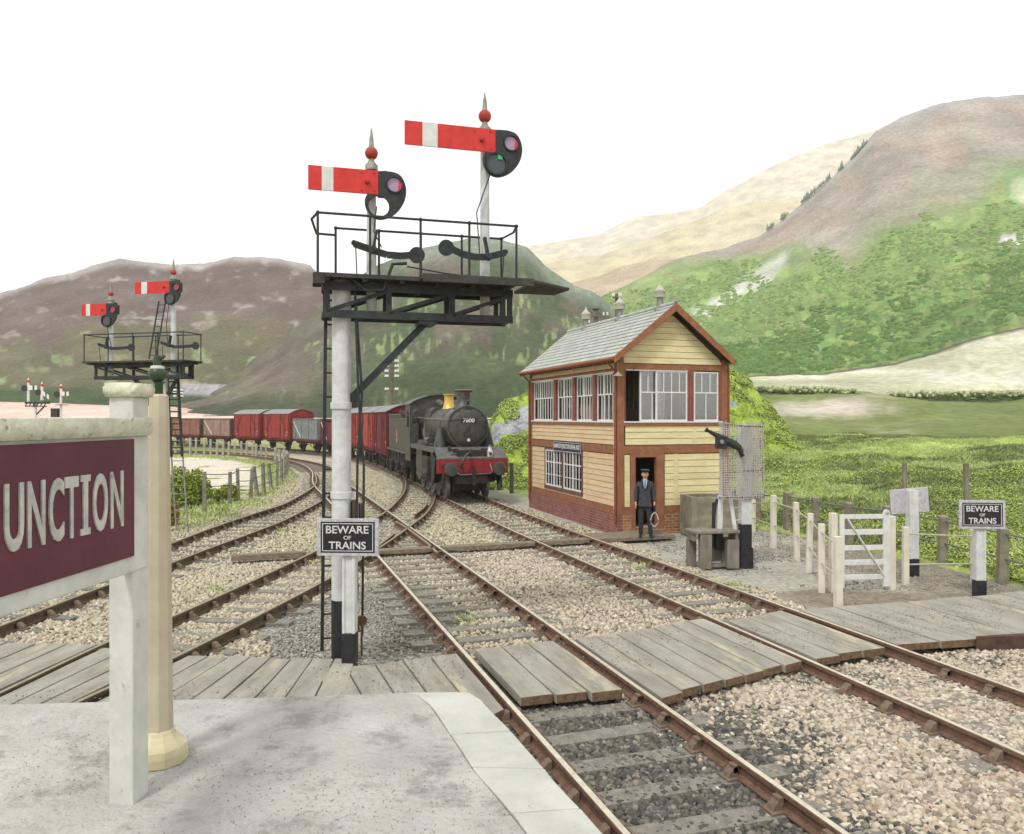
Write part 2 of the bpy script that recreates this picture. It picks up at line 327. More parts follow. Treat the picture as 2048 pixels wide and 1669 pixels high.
# ---- near ground with its zones
def near_ground():
    def axis(fine, far, n1, n2):
        a = np.linspace(fine[0], fine[1], n1); l = fine[0] - np.geomspace(.4, far, n2)[::-1]; r = fine[1] + np.geomspace(.4, far, n2); return np.concatenate([l, a, r])
    xs = axis((-30, 16), 1220, 430, 40); ys = axis((3, 60), 1180, 520, 40)
    X, Y = np.meshgrid(xs, ys); u = -X * ST + Y * CT; v = X * CT + Y * ST
    z = -.205 + (fbm(X * 1.3, Y * 1.3, 5, 4) - .5) * .05
    n1 = fbm(X * .7, Y * .7, 21, 5); n2 = fbm(X * 3, Y * 3, 33, 4); n3 = fbm(X * .25, Y * .25, 41, 3)
    grav = mixc(C(205, 196, 172), C(160, 150, 130), n2); grav = mixc(grav, C(222, 206, 184), sstep(.5, .7, n1) * .6)
    dust = mixc(C(196, 192, 180), C(160, 156, 142), n1 * .7 + n2 * .3)
    soil = mixc(C(150, 138, 118), C(108, 98, 82), n2)
    gr = mixc(C(158, 176, 88), C(118, 140, 62), n1)
    sand = mixc(C(232, 224, 208), C(214, 204, 184), n1)
    dark = mixc(C(100, 98, 90), C(140, 134, 122), n2)
    col = grav
    # right hand cess and yard
    m = sstep(8.5, 9.1, v + (n1 - .5) * .8) * sstep(9.6, 10.4, u); col = mixc(col, dust, m)
    m = sstep(11.2, 12.2, v + (n2 - .5)) * sstep(9.5, 10.5, u) * (1 - sstep(15.5, 17, u)) * .7; col = mixc(col, soil, m)
    d = np.hypot((X - 6.3) / 2.2, (Y - 13.6) / .9); col = mixc(col, soil, (1 - sstep(.6, 1.3, d + (n1 - .5))) * .8)
    # dusty ground round the bracket signal
    d = np.hypot((X + 2.3) / 1.6, (Y - 12) / 3.0); col = mixc(col, dust * .88, (1 - sstep(.7, 1.2, d + (n1 - .5))))
    # between running rails near the platform
    m = sstep(1.4, 2.0, v) * (1 - sstep(4.1, 4.9, v + (n1 - .5))) * (1 - sstep(12, 20, u)); col = mixc(col, dark, m * .75)
    m = sstep(4.2, 7, u) * 0; 
    # left: grass verge beyond the curved track, sandy field inside the fence
    g = np.interp(Y, GX[1], GX[0])                      # X of the outer rail of the curved siding
    off = g - X
    m = sstep(.9, 1.7, off + (n1 - .5) * 1.6); col = mixc(col, mixc(gr, grav, sstep(.45, .6, n2) * .7), m)
    m = sstep(2.4, 3.6, off + (n1 - .5) * 1.0) * sstep(29, 36, Y) ; col = mixc(col, mixc(sand, gr, sstep(.68, .76, n1)), m)
    m = sstep(1.5, 3, off) * sstep(28, 24, Y) * 0; 
    # beyond the line: grass
    m = sstep(9.5, 11.5, v + (n1 - .5)) * sstep(22, 28, u); col = mixc(col, gr, m)
    m = sstep(66, 72, Y); col = mixc(col, gr * .9, m * .8)
    nx = len(xs); ny = len(ys); ii = (np.arange(ny - 1)[:, None] * nx + np.arange(nx - 1)[None, :]).ravel()
    V = np.stack([X, Y, z], -1).reshape(-1, 3)
    o = fast_mesh('ground', V, np.c_[ii, ii + 1, ii + nx + 1, ii + nx], mat_vcol('ground_gravel', .28, 9, bump=.7, bs=26, bd=.04, sc2=60), 4, col.reshape(-1, 3), True)
    tag(o, kind='structure')

# rails measured on the ground (world X, Y)
def Gp(l): return [tuple(G(x, y)[:2]) for x, y in l]
def vline(v, u0, u1): return [tuple(W(u, v)[:2]) for u in np.linspace(u0, u1, 6)]
RAIL_C = vline(2.549, 2.0, 36.5) + [(-11.05, 43.2), (-13.3, 49.6), (-15.8, 54.6), (-19.5, 60.0), (-24.5, 65.2), (-31, 69.6), (-39, 73.2), (-50, 76)]
RAIL_D = vline(4.05, 2.0, 37.0) + [(-9.9, 44.2), (-12.1, 49.9), (-14.5, 54.6), (-18.3, 60.6), (-23.6, 66.4), (-30.4, 71.0), (-38.6, 74.7), (-49.8, 77.5)]
CL = vline(7.245, 2.0, 20) + [W(26.5, 7.42)[:2], W(33, 7.68)[:2], W(40, 7.9)[:2], (-6.5, 45.3), (-8.4, 51.3), (-11.1, 58.1), (-14.6, 64.4), (-18.5, 69.6), (-22.6, 74.2), (-27, 78.6), (-31.8, 82.8), (-37.5, 87), (-44.5, 91), (-54, 95)]
CL = [tuple(p) for p in CL]
RAIL_E = [(-6.55, 2.0)] + Gp([(-420, 1540)])[:0] + [(-5.75, 7.0), (-5.58, 8.52), (-5.4, 10.5), (-5.08, 12.0), (-4.4, 17.6), (-4.08, 22.6), (-4.03, 25.7), (-4.3, 31.0), (-4.95, 36.4), (-5.75, 40.4), (-7.2, 45)]
RAIL_F = [(-5.45, 2.0)] + [(-4.8, 7.0), (-4.55, 8.4), (-4.16, 10.08), (-3.41, 14.6), (-3.03, 18.3), (-2.8, 21.8), (-2.69, 25.0), (-2.93, 29.8), (-3.5, 34.5), (-4.5, 40), (-5.9, 45.6)]
RAIL_G = [(-8.95, 7.6), (-8.8, 11), (-8.5, 14.4)] + Gp([(300, 1102), (420, 1057), (500, 1030), (560, 1011), (595, 994), (626, 974)]) + [(-9.35, 37.4), (-10.6, 42)]
RAIL_H = [(-7.5, 7.5), (-7.42, 9.6), (-7.34, 11.9), (-7.24, 14.0)] + Gp([(300, 1142), (420, 1096), (500, 1067), (560, 1044), (599, 1025), (640, 1003)]) + [(-7.35, 32.3), (-8.3, 37.3), (-9.6, 42.6)]
gsm, _ = cat_rom(RAIL_G[:-2] + [RAIL_G[-2]] + RAIL_C[6:], 1.0); _o = np.argsort(gsm[:, 1]); GX = (gsm[_o, 0], gsm[_o, 1])
near_ground()

# ---- hills
HM = mat_vcol('hillside', .2, .07, rough=1, bump=.6, bs=.5, bd=1.2, sc2=.8)
def hill_left(x, y, T, X, Y, Z):
    top = interp(LRIDGE, x); h = np.clip((803 - y) / (803 - top), 0, 1)
    a = fbm(x / 90, y / 45, 1, 5); b = fbm(x / 28, y / 16, 2, 4); c = fbm(x / 14, y / 5, 6, 3)
    up = mixc(C(122, 106, 102), C(102, 89, 80), a); up = mixc(up, C(186, 174, 174), sstep(.6, .8, b) * .6)
    lo = mixc(C(118, 112, 86), C(94, 96, 70), a); lo = mixc(lo, C(162, 156, 118), sstep(.58, .75, b) * .5)
    wd = mixc(C(78, 96, 60), C(58, 76, 48), c)
    col = mixc(lo, up, sstep(.38, .62, h + (a - .5) * .5)); col = mixc(col, C(128, 176, 118), sstep(.6, .75, b) * sstep(.5, .65, a) * .5 * (1 - h))
    col = mixc(col, wd, 1 - sstep(.05, .16, h + (c - .5) * .12))
    col = mixc(col, C(196, 190, 186), sstep(.93, 1, h) * .6 + sstep(.66, .8, a) * sstep(.5, .8, b) * .3)
    q = sstep(352, 375, x) * (1 - sstep(560, 615, x + (y - 770) * .8)) * sstep(764 + (x - 360) * .04, 770 + (x - 360) * .04, y) * (1 - sstep(790, 798, y + (a - .5) * 10))
    st = fbm((x + y * .9) / 6.5, y / 60, 8, 3); col = mixc(col, mixc(C(140, 134, 138), C(208, 202, 206), st), q * .9)
    g = sstep(30, 0, np.abs(x - (100 + (y - 600) * .9))) * 0; return mixc(col, col * .85, g)
LRIDGE = [(-900, 690), (-300, 640), (-100, 606), (0, 585), (60, 570), (130, 550), (200, 527), (240, 519), (280, 524), (340, 532), (400, 530), (460, 520), (510, 516), (560, 520), (620, 528), (650, 556), (700, 585), (800, 680), (930, 790)]
o, *_ = loft('hill', -900, 930, 420, [(160, [(0, 850)], 2), (170, [(-900, 796), (0, 803), (350, 808), (640, 824), (930, 828)], 45), (245, [(x, 800 - (800 - y) * .5 + 8 * math.sin(x / 60)) for x, y in LRIDGE], 60), (330, LRIDGE, 3), (380, [(x, y + 60) for x, y in LRIDGE], 1)], HM, hill_left, 2.2, .05, 4, .25)
tag(o, kind='structure')
def hill_mid(x, y, T, X, Y, Z):
    top = interp(MRIDGE, x); h = np.clip((818 - y) / (818 - top), 0, 1)
    a = fbm(x / 80, y / 50, 11, 5); b = fbm(x / 22, y / 26, 12, 4); c = fbm(x / 7, y / 16, 13, 3)
    gn = mixc(C(66, 80, 56), C(96, 106, 78), a); br = mixc(C(120, 110, 100), C(98, 92, 80), b); gn = mixc(gn, C(124, 116, 104), (1 - sstep(560, 760, x)) * .8)
    col = mixc(gn, br, sstep(.45, .65, fbm(x / 60, y / 60, 15, 4)) * sstep(.2, .5, h))
    col = mixc(col, C(156, 172, 118), sstep(.55, .72, c) * sstep(.45, .6, a) * .7 * (1 - sstep(.6, .9, h)))
    col = mixc(col, C(64, 76, 52), (1 - sstep(.05, .3, h + (b - .5) * .3)) * .75)
    return mixc(col, C(168, 180, 164), sstep(.82, 1, h) * .55 * sstep(700, 880, x))
MRIDGE = [(300, 826), (360, 812), (420, 786), (480, 745), (560, 680), (640, 612), (700, 572), (760, 530), (850, 495), (930, 472), (980, 470), (1050, 490), (1090, 530), (1150, 570), (1200, 590), (1240, 625), (1300, 680), (1400, 760)]
o, *_ = loft('hill', 300, 1400, 340, [(112, [(0, 905)], 3), (120, [(300, 840), (480, 836), (1400, 826)], 40), (165, [(x, 822 - (822 - y) * .55) for x, y in MRIDGE], 45), (215, MRIDGE, 3), (250, [(x, y + 50) for x, y in MRIDGE], 1)], HM, hill_mid, 1.6, .07, 5, .3)
tag(o, kind='structure')
WBASE = [(900, 838), (1100, 806), (1500, 756), (1640, 752), (1790, 730), (1950, 680), (2048, 652), (2300, 580), (2900, 470)]
RRIDGE = [(900, 680), (1060, 640), (1200, 598), (1250, 570), (1350, 520), (1450, 495), (1520, 470), (1560, 440), (1620, 390), (1700, 320), (1750, 266), (1800, 236), (1870, 210), (1950, 195), (2048, 187), (2300, 190), (2900, 260)]
HEDGE = [(900, 846), (1100, 832), (1500, 776), (1640, 778), (1800, 788), (2048, 786), (2900, 790)]
def hill_right(x, y, T, X, Y, Z):
    a = fbm(x / 120, y / 60, 31, 5); b = fbm(x / 26, y / 20, 32, 4); c = fbm(x / 12, y / 12, 33, 3)
    rt = interp(RRIDGE, x); wb = interp(WBASE, x); h = np.clip((wb - y) / (wb - rt), 0, 1.2)
    wood = mixc(C(100, 134, 72), C(148, 166, 110), a * .6 + h * .6); wood = mixc(wood, C(160, 188, 110), sstep(.5, .72, b) * .5)
    wood = mixc(wood, C(74, 106, 60), sstep(.52, .66, c) * (1 - sstep(.15, .55, h)) * .7); wood = mixc(wood, C(150, 146, 100), sstep(.55, .75, fbm(x / 50, y / 18, 36, 4)) * .5)
    moor = mixc(C(152, 144, 134), C(176, 168, 158), a); moor = mixc(moor, C(180, 158, 142), sstep(.5, .7, fbm(x / 90, y / 40, 35, 3)) * .5)
    # the moor begins higher up to the right
    mh = np.interp(x, [1100, 1500, 1700, 2048], [1.2, .82, .58, .62])
    col = mixc(wood, moor, sstep(mh - .1, mh + .12, h + (a - .5) * .25)); col = mixc(col, C(182, 182, 180), sstep(.93, 1.02, h) * .6 * (x > 1480))
    # pale scree streak and bright patches
    d = np.abs((y - (640 - (x - 1380) * .62))) ; scree = (1 - sstep(6, 26, d + (b - .5) * 30)) * sstep(1370, 1400, x) * (1 - sstep(1560, 1585, x)); col = mixc(col, C(216, 214, 206), scree * .75)
    d = np.hypot((x - 2060) / 55, (y - 385) / 38) + (b - .5) * .8; col = mixc(col, C(128, 170, 118), (1 - sstep(.7, 1.4, d)) * .6); col = mixc(col, C(206, 202, 172), (1 - sstep(.3, .9, d)) * .75)
    d = np.hypot((x - 2040) / 45, (y - 485) / 14) + (b - .5) * .9; col = mixc(col, C(224, 224, 218), (1 - sstep(.7, 1.2, d)) * .9)
    # fields below the wood
    fld = mixc(C(206, 202, 178), C(186, 190, 150), fbm(x / 140, y / 14, 41, 4)); fld = mixc(fld, C(222, 218, 206), sstep(.5, .7, fbm(x / 160, y / 9, 42, 3)) * .7)
    hd = interp(HEDGE, x); low = mixc(C(134, 146, 92), C(116, 124, 74), a); low = mixc(low, C(186, 178, 158), sstep(.5, .75, fbm(x / 150, y / 18, 44, 4)) * (1 - sstep(1750, 1950, x)) * .8)
    pp_ = np.hypot((x - 1650) / 170, (y - 815) / 22) + (b - .5) * .5; low = mixc(low, C(204, 194, 180), (1 - sstep(.4, 1.1, pp_)) * .8); low = mixc(low, C(112, 118, 66), sstep(845, 878, y) * .8)
    col = mixc(col, fld, sstep(wb - 1, wb + 1.5, y)); col = mixc(col, low, sstep(hd - 1, hd + 2, y + (b - .5) * 5))
    wall = (np.abs(y - wb) < 1.3); return np.where(wall[..., None], C(96, 88, 78), col)
o, HX, HY, HZ = loft('hill', 900, 2900, 620, [(50, [(900, 975), (1200, 975), (1400, 930)], 6), (58, [(900, 921), (1100, 900), (1300, 872)], 10), (85, [(900, 893), (1100, 860), (1300, 834)], 12), (112, HEDGE, 14), (140, WBASE, 46), (200, [(x, (dict(WBASE).get(x) or interp(WBASE, np.array([x]))[0]) * .55 + y * .45) for x, y in RRIDGE], 60), (300, RRIDGE, 3), (345, [(x, y + 60) for x, y in RRIDGE], 1)], HM, hill_right, 1.2, .06, 6, .22)
tag(o, kind='structure')
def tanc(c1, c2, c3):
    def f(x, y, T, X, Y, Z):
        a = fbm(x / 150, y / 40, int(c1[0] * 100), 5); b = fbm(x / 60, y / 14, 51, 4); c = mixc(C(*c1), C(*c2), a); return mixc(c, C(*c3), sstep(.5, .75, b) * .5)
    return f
T1 = [(700, 560), (900, 520), (1070, 490), (1150, 479), (1200, 470), (1270, 434), (1340, 428), (1400, 415), (1450, 381), (1550, 330), (1650, 290), (1760, 258), (1900, 232), (2200, 260), (2700, 400)]
T2 = [(700, 600), (900, 540), (1080, 520), (1200, 508), (1290, 478), (1395, 440), (1440, 420), (1520, 400), (1700, 380), (2700, 500)]
T3 = [(700, 640), (900, 590), (1100, 575), (1200, 552), (1250, 532), (1302, 523), (1368, 517), (1450, 520), (1600, 560), (2700, 600)]
for D_, T_, cc in [(900, T1, ((212, 206, 188), (202, 192, 168), (222, 218, 206))), (700, T2, ((206, 196, 164), (196, 184, 150), (216, 210, 188))), (520, T3, ((192, 172, 146), (182, 162, 138), (202, 188, 162)))]:  # farther ridges are paler: slight haze is mixed into their colours
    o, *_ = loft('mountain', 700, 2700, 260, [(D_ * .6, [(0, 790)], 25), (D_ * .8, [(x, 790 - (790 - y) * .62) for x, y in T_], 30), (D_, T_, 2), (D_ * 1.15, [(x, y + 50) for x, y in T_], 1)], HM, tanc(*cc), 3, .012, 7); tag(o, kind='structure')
def beach(x, y, T, X, Y, Z):
    a = fbm(x / 200, y / 8, 61, 4); p = mixc(C(236, 214, 204), C(228, 192, 172), a); return mixc(mixc(C(150, 160, 90), C(186, 172, 140), a), p, sstep(.3, 1.0, T))
o, *_ = loft('beach', -1100, 1150, 200, [(84.5, [(0, 894)], 6), (112, [(0, 837)], 10), (166, [(-900, 800), (0, 805), (350, 814), (640, 826), (1150, 830)], 1), (172, [(0, 840)], 1)], HM, beach, .25, .05, 8)
tag(o, kind='structure')

# ---- grass mound behind the signal box, with its rock outcrop
GM = mat_vcol('mound_turf', .3, 1.2, rough=1, bump=.8, bs=2.2, bd=.5, sc2=8)
MT = [(960, 900), (985, 838), (1000, 816), (1050, 790), (1120, 760), (1250, 730), (1400, 715), (1462, 732), (1500, 762), (1545, 822), (1600, 884), (1625, 925)]
def moundc(x, y, T, X, Y, Z):
    a = fbm(x / 30, y / 20, 71, 5); b = fbm(x / 9, y / 7, 72, 4)
    g = mixc(C(150, 184, 70), C(190, 204, 98), a); g = mixc(g, C(104, 128, 54), sstep(.55, .75, b) * .7); g = mixc(g, C(206, 212, 130), sstep(.6, .8, fbm(x / 15, y / 10, 73, 4)) * .5); g = mixc(g, C(96, 104, 58), sstep(.52, .7, fbm(x / 24, y / 12, 76, 4)) * .7)
    rk = mixc(C(196, 196, 200), C(140, 140, 146), b); d = np.abs(y - (862 - (x - 985) * .35)) + (a - .5) * 50
    m = (1 - sstep(14, 26, d)) * sstep(975, 990, x) * (1 - sstep(1120, 1200, x)); m = np.maximum(m, (1 - sstep(.6, 1, np.hypot((x - 1465) / 12, (y - 812) / 8))) * 1.0)
    return mixc(g, rk, m)
o, MX, MY, MZ = loft('grass_mound', 960, 1625, 240, [(34.2, [(960, 992), (1625, 992)], 10), (36.5, [(960, 940), (1000, 925), (1625, 925)], 34), (38.0, [(x, min(905, y + 45)) for x, y in MT], 24), (42, MT, 4), (47, [(x, y + 45) for x, y in MT], 1)], GM, moundc, .35, .5, 9, .28)
tag(o, kind='structure')
# ---- grassy bank to the right of the line
def bankc(x, y, T, X, Y, Z):
    a = fbm(X * .5, Y * .5, 81, 5); b = fbm(X * 2.2, Y * 2.2, 82, 4)
    g = mixc(C(178, 198, 108), C(140, 160, 84), a); g = mixc(g, C(200, 204, 138), sstep(.5, .75, b) * .6); e = fbm(X * .18, Y * .4, 84, 3)
    g = mixc(g, C(126, 142, 84), sstep(.35, .6, e) * .7 * sstep(1.0, 2.0, T)); g = mixc(g, C(196, 206, 120), sstep(.55, .75, 1 - e) * .6)
    return mixc(mixc(C(168, 160, 132), C(120, 108, 84), b), g, sstep(.1, .8, T + (a - .5) * 1.2))
FL = [(1380, 1060), (1480, 1052), (1574, 1066), (1698, 1093), (1884, 1130), (2048, 1172), (2300, 1250), (2700, 1400)]
def bankcurve(dy, zz): 
    return [(x, CY + (CH - zz) * F / (F * (CH + .15) / (y - CY) + dy)) for x, y in FL]
xs_b = np.linspace(1380, 2900, 300)
def bank():
    xs = xs_b; rows = []; T = []
    prof = [(-.2, -.24), (.5, -.1), (1.6, .12), (4, .45), (9, .95), (16, 1.42), (25, 1.95), (30, 1.8), (36, .6)]
    tt = np.linspace(0, len(prof) - 1, 170); dy = np.interp(tt, range(len(prof)), [p[0] for p in prof]); zz = np.interp(tt, range(len(prof)), [p[1] for p in prof])
    base = F * (CH + .15) / (interp(FL, xs) - CY)
    Y = base[None, :] + dy[:, None]; slope = (xs[None, :] - CX) / F; X = slope * base[None, :] + (slope * .75) * dy[:, None]
    Z = zz[:, None] + (fbm(X * .35, Y * .35, 85, 4) - .5) * .7 * np.clip(dy[:, None] / 6, 0, 1) + (fbm(X * 2, Y * 2, 86, 4) - .5) * .16 * np.clip(dy[:, None], 0, 1) + np.zeros_like(X)
    rp = sstep(1380, 1450, xs)[None, :]; Z = Z * rp - .3 * (1 - rp)
    Tm = np.clip(tt[:, None] + np.zeros_like(X), 0, 9); V = np.stack([X, Y, Z], -1).reshape(-1, 3); nx = len(xs); ny = len(tt)
    ii = (np.arange(ny - 1)[:, None] * nx + np.arange(nx - 1)[None, :]).ravel()
    o = fast_mesh('grass_bank', V, np.c_[ii, ii + 1, ii + nx + 1, ii + nx], GM, 4, bankc(X, Z, Tm, X, Y, Z).reshape(-1, 3), True); tag(o, kind='structure')
    return X, Y, Z, tt
BX, BY, BZ, BT = bank()

# ---- scatter helpers
ICO = None
def ico_base():
    bm = bmesh.new(); bmesh.ops.create_icosphere(bm, subdivisions=1, radius=1); V = np.array([v.co[:] for v in bm.verts]); Fc = np.array([[v.index for v in f.verts] for f in bm.faces]); bm.free(); return V, Fc
IV, IF = ico_base()
OV = np.array([(1, 0, 0), (-1, 0, 0), (0, 1, 0), (0, -1, 0), (0, 0, 1), (0, 0, -1)], float); OF = np.array([(0, 2, 4), (2, 1, 4), (1, 3, 4), (3, 0, 4), (2, 0, 5), (1, 2, 5), (3, 1, 5), (0, 3, 5)])
def scatter(name, pts, size, mat_, base=(IV, IF), flat=.65, jit=.28, sizes=None, tilt=.6):
    V0, F0 = base; n = len(pts); k = len(V0)
    s = (size * (RNG.uniform(.6, 1.35, n)) if sizes is None else sizes)[:, None, None] * np.array([1, .8, flat])[None, None, :] * RNG.uniform(.75, 1.25, (n, 1, 3))
    V = V0[None] * (1 + RNG.uniform(-jit, jit, (n, k, 1))) * s
    a = RNG.uniform(0, 2 * np.pi, n); t = RNG.uniform(-tilt, tilt, n); ca, sa, ct, st = np.cos(a), np.sin(a), np.cos(t), np.sin(t)
    x, y, z = V[..., 0], V[..., 1], V[..., 2]; y, z = y * ct[:, None] - z * st[:, None], y * st[:, None] + z * ct[:, None]
    x, y = x * ca[:, None] - y * sa[:, None], x * sa[:, None] + y * ca[:, None]
    V = np.stack([x, y, z], -1) + pts[:, None, :]
    Fc = (F0[None] + (np.arange(n) * k)[:, None, None]).reshape(-1, 3)
    return fast_mesh(name, V.reshape(-1, 3), Fc, mat_, 3)
def blades(name, pts, h, w_, mat_, lean=.5):
    """grass: one bent blade of two triangles at each point"""
    n = len(pts); a = RNG.uniform(0, 2 * np.pi, n); hh = h * RNG.uniform(.4, 1.3, n); d = np.c_[np.cos(a), np.sin(a), np.zeros(n)]; e = np.c_[-np.sin(a), np.cos(a), np.zeros(n)]
    ln = RNG.uniform(.1, lean * 2, n) * hh; ww = w_ * RNG.uniform(.6, 1.4, n)
    p0 = pts - d * ww[:, None]; p1 = pts + d * ww[:, None]; m_ = pts + e * (ln * .4)[:, None] + np.c_[0 * hh, 0 * hh, hh * .6]; t_ = pts + e * ln[:, None] + np.c_[0 * hh, 0 * hh, hh]
    V = np.stack([p0, p1, m_ + d * ww[:, None] * .6, t_], 1).reshape(-1, 3); b = np.arange(n) * 4
    Fc = np.concatenate([np.c_[b, b + 1, b + 2], np.c_[b, b + 2, b + 3]]); return fast_mesh(name, V, Fc, mat_, 3)
def grid_pts(X, Y, Z, n, ok=None):
    """random points on a terrain grid, even in ground area seen from the line"""
    ny, nx = X.shape; A = np.abs((X[1:, :-1] - X[:-1, :-1]) * (Y[:-1, 1:] - Y[:-1, :-1]) - (X[:-1, 1:] - X[:-1, :-1]) * (Y[1:, :-1] - Y[:-1, :-1])) + 1e-9
    dist = Y[:-1, :-1]; wgt = A / np.maximum(dist, 5) ** 1.5
    if ok is not None: wgt = wgt * ok[:-1, :-1]
    p = (wgt / wgt.sum()).ravel(); idx = RNG.choice(len(p), n, p=p); i, j = np.divmod(idx, nx - 1); a = RNG.uniform(0, 1, n); b = RNG.uniform(0, 1, n)
    def q(M): return (M[i, j] * (1 - a) + M[i + 1, j] * a) * (1 - b) + (M[i, j + 1] * (1 - a) + M[i + 1, j + 1] * a) * b
    return np.c_[q(X), q(Y), q(Z)]
# turf and moss on the bank and mound
grass_m = mat_ramp_island('grass_blades', [S(156, 174, 98), S(178, 194, 114), S(194, 208, 132), S(212, 216, 160), S(164, 180, 112)], .9)
moss_m = mat_ramp_island('moss_clumps', [S(144, 166, 74), S(182, 200, 98), S(206, 216, 136), S(104, 124, 56), S(166, 184, 90), S(86, 104, 48)], .95)
inview = (np.abs(BX) < BY * .74)
pb = grid_pts(BX, BY, BZ, 150000, inview * (BT[:, None] > .7) * np.clip(.25 + fbm(BX * .8, BY * .8, 90, 3), 0, 1) ** 3); e_ = fbm(pb[:, 0] * .22, pb[:, 1] * .3, 84, 4) + sstep(26, 42, pb[:, 1]) * .12 + RNG.uniform(-.05, .05, len(pb)); k_ = e_ > .50
tag(blades('grass', pb[~k_], .085, .009, grass_m, .8), 'pale rough grass growing over the bank beyond the fence', 'grass', kind='stuff')
tag(blades('grass', pb[k_], .11, .010, mat_ramp_island('grass_olive', [S(104, 124, 74), S(130, 146, 86), S(84, 106, 72), S(160, 162, 108), S(118, 116, 80)], .9), .8), 'darker olive tufts of grass in patches over the bank', 'grass', kind='stuff')
ok = inview * (fbm(BX * .6, BY * .6, 91, 3) > .5) * (BT[:, None] > .6) * (BT[:, None] < 5)
pb = grid_pts(BX, BY, BZ, 42000, ok); pb[:, 2] += RNG.uniform(-.01, .08, len(pb)); tag(scatter('moss', pb, .032, moss_m, (OV, OF), .8, .4), 'bright green mossy clumps low on the bank', 'moss', kind='stuff')
pm = grid_pts(MX, MY, MZ, 80000, (fbm(MX * .8, MZ * 1.2, 92, 4) > .42) * (MX > -3)); pm[:, 2] += RNG.uniform(-.02, .16, len(pm)); 
xi = pm[:, 0] / pm[:, 1] * F + CX; yi = CY + (CH - pm[:, 2]) / pm[:, 1] * F; a_ = fbm(xi / 30, yi / 20, 71, 5); dd = np.abs(yi - (862 - (xi - 985) * .35)) + (a_ - .5) * 50
pm = pm[~((dd < 19) & (xi < 1150))]; pm = pm[fbm(pm[:, 0] * 1.6, pm[:, 2] * 2.2, 77, 4) > .44]; tag(scatter('scrub', pm, .05, moss_m, (OV, OF), .8, .4), 'yellow green scrub covering the mound behind the signal box', 'scrub', kind='stuff')
# verge on the left, between the curved track and the fence
def verge():
    n = 60000; Y = RNG.uniform(14, 66, n); g = np.interp(Y, GX[1], GX[0]); off = RNG.uniform(.9, 9, n) ** 1.0; X = g - off
    k = (fbm(X * .9, Y * .9, 95, 4) > .47) & (np.abs(X) < Y * .7) & ((off < 2.6) | (Y < 30) | ((Y > 60) & (off < 6))); return np.c_[X, Y, np.full(n, -.2)][k]
pv = verge(); tag(blades('verge_grass', pv, .13, .02, grass_m, .6), 'short green grass along the verge of the curved track', 'grass', kind='stuff')
# wood on the far hillside: crowns on the slope
wood_d = mat_ramp_island('woodland_crowns_dark', [S(82, 112, 58), S(94, 126, 66), S(112, 142, 78), S(104, 120, 72), S(88, 118, 64)], 1.0, bump=.6, bs=.8)
wood_m = mat_ramp_island('woodland_crowns', [S(100, 130, 72), S(116, 146, 80), S(136, 164, 96), S(150, 174, 108), S(126, 140, 88), S(144, 160, 108), S(106, 134, 78)], 1.0, bump=.6, bs=.8)
ximg = HX / HY * F + CX; yimg = CY - (HZ - CH) / HY * F; hh = np.clip((interp(WBASE, ximg) - yimg) / (interp(WBASE, ximg) - interp(RRIDGE, ximg)), -1, 1.5)
okw = (hh > .015) & (hh < np.interp(ximg, [1100, 1500, 1700, 2100], [1.0, .78, .5, .55]) * (.7 + .6 * fbm(ximg / 50, yimg / 40, 98, 4))) & (ximg < 2150) & (ximg > 1150) & (fbm(ximg / 26, yimg / 16, 99, 3) > .42)
bmw = bmesh.new(); bmesh.ops.create_icosphere(bmw, subdivisions=2, radius=1); WV = np.array([v.co[:] for v in bmw.verts]); WF = np.array([[v.index for v in f.verts] for f in bmw.faces]); bmw.free()
pw = grid_pts(HX, HY, HZ, 15000, okw); pw[:, 2] -= .2; xi = pw[:, 0] / pw[:, 1] * F + CX; yi = CY - (pw[:, 2] - CH) / pw[:, 1] * F; hw_ = (interp(WBASE, xi) - yi) / (interp(WBASE, xi) - interp(RRIDGE, xi)) + (fbm(xi / 40, yi / 20, 97, 4) - .5) * .5; lowm = hw_ < .26
tag(scatter('woodland', pw[lowm], .62, wood_d, (WV, WF), .85, .16), 'darker green woodland along the foot of the right hand mountain', 'woodland', kind='stuff'); o = scatter('woodland', pw[~lowm], .6, wood_m, (WV, WF), .85, .16); tag(o, 'pale green woodland on the middle slope of the right hand mountain', 'woodland', kind='stuff')
# pale bushes along the field edge
hb = []
for x in np.arange(1490, 2120, 2.0):
    for k in range(7):
        yy = interp(HEDGE, np.array([x]))[0] + random.uniform(-3, 6); hb.append(P(x + random.uniform(-3, 3), yy, 110 + random.uniform(-3, 2))[:])
hb = np.array(hb); hb = hb[fbm(hb[:, 0] * .12, hb[:, 1] * .1, 5, 3) > .38]; hedge_m = mat_ramp_island('hedge_leaves', [S(168, 178, 128), S(196, 204, 158), S(140, 152, 104), S(210, 214, 178)], 1)
tag(scatter('hedgerow', hb, .26, hedge_m, (IV, IF), .9, .35), 'pale bushes in a ragged hedgerow across the far fields', 'hedge', kind='stuff')
# firs along the skyline ridge
def firs():
    pts = []
    for x in np.arange(1535, 1735, 3.1):
        y = interp(RRIDGE, np.array([x]))[0] + 2; p = P(x, y, 298)
        if vn(np.array([x / 14.]), np.array([3.]), 4)[0] > .35: pts.append(p[:])
    pts = np.array(pts); V0 = np.array([(math.cos(a), math.sin(a), 0) for a in np.linspace(0, 2 * math.pi, 6, endpoint=False)] + [(0, 0, 4.2)]); F0 = np.array([(i, (i + 1) % 6, 6) for i in range(6)])
    return scatter('fir_trees', pts, .55, mat('fir_green', S(112, 124, 104)), (V0, F0), 1, .1, tilt=.04)
tag(firs(), 'thin dark firs scattered along the skyline shoulder of the right hand mountain', 'fir trees', kind='stuff')
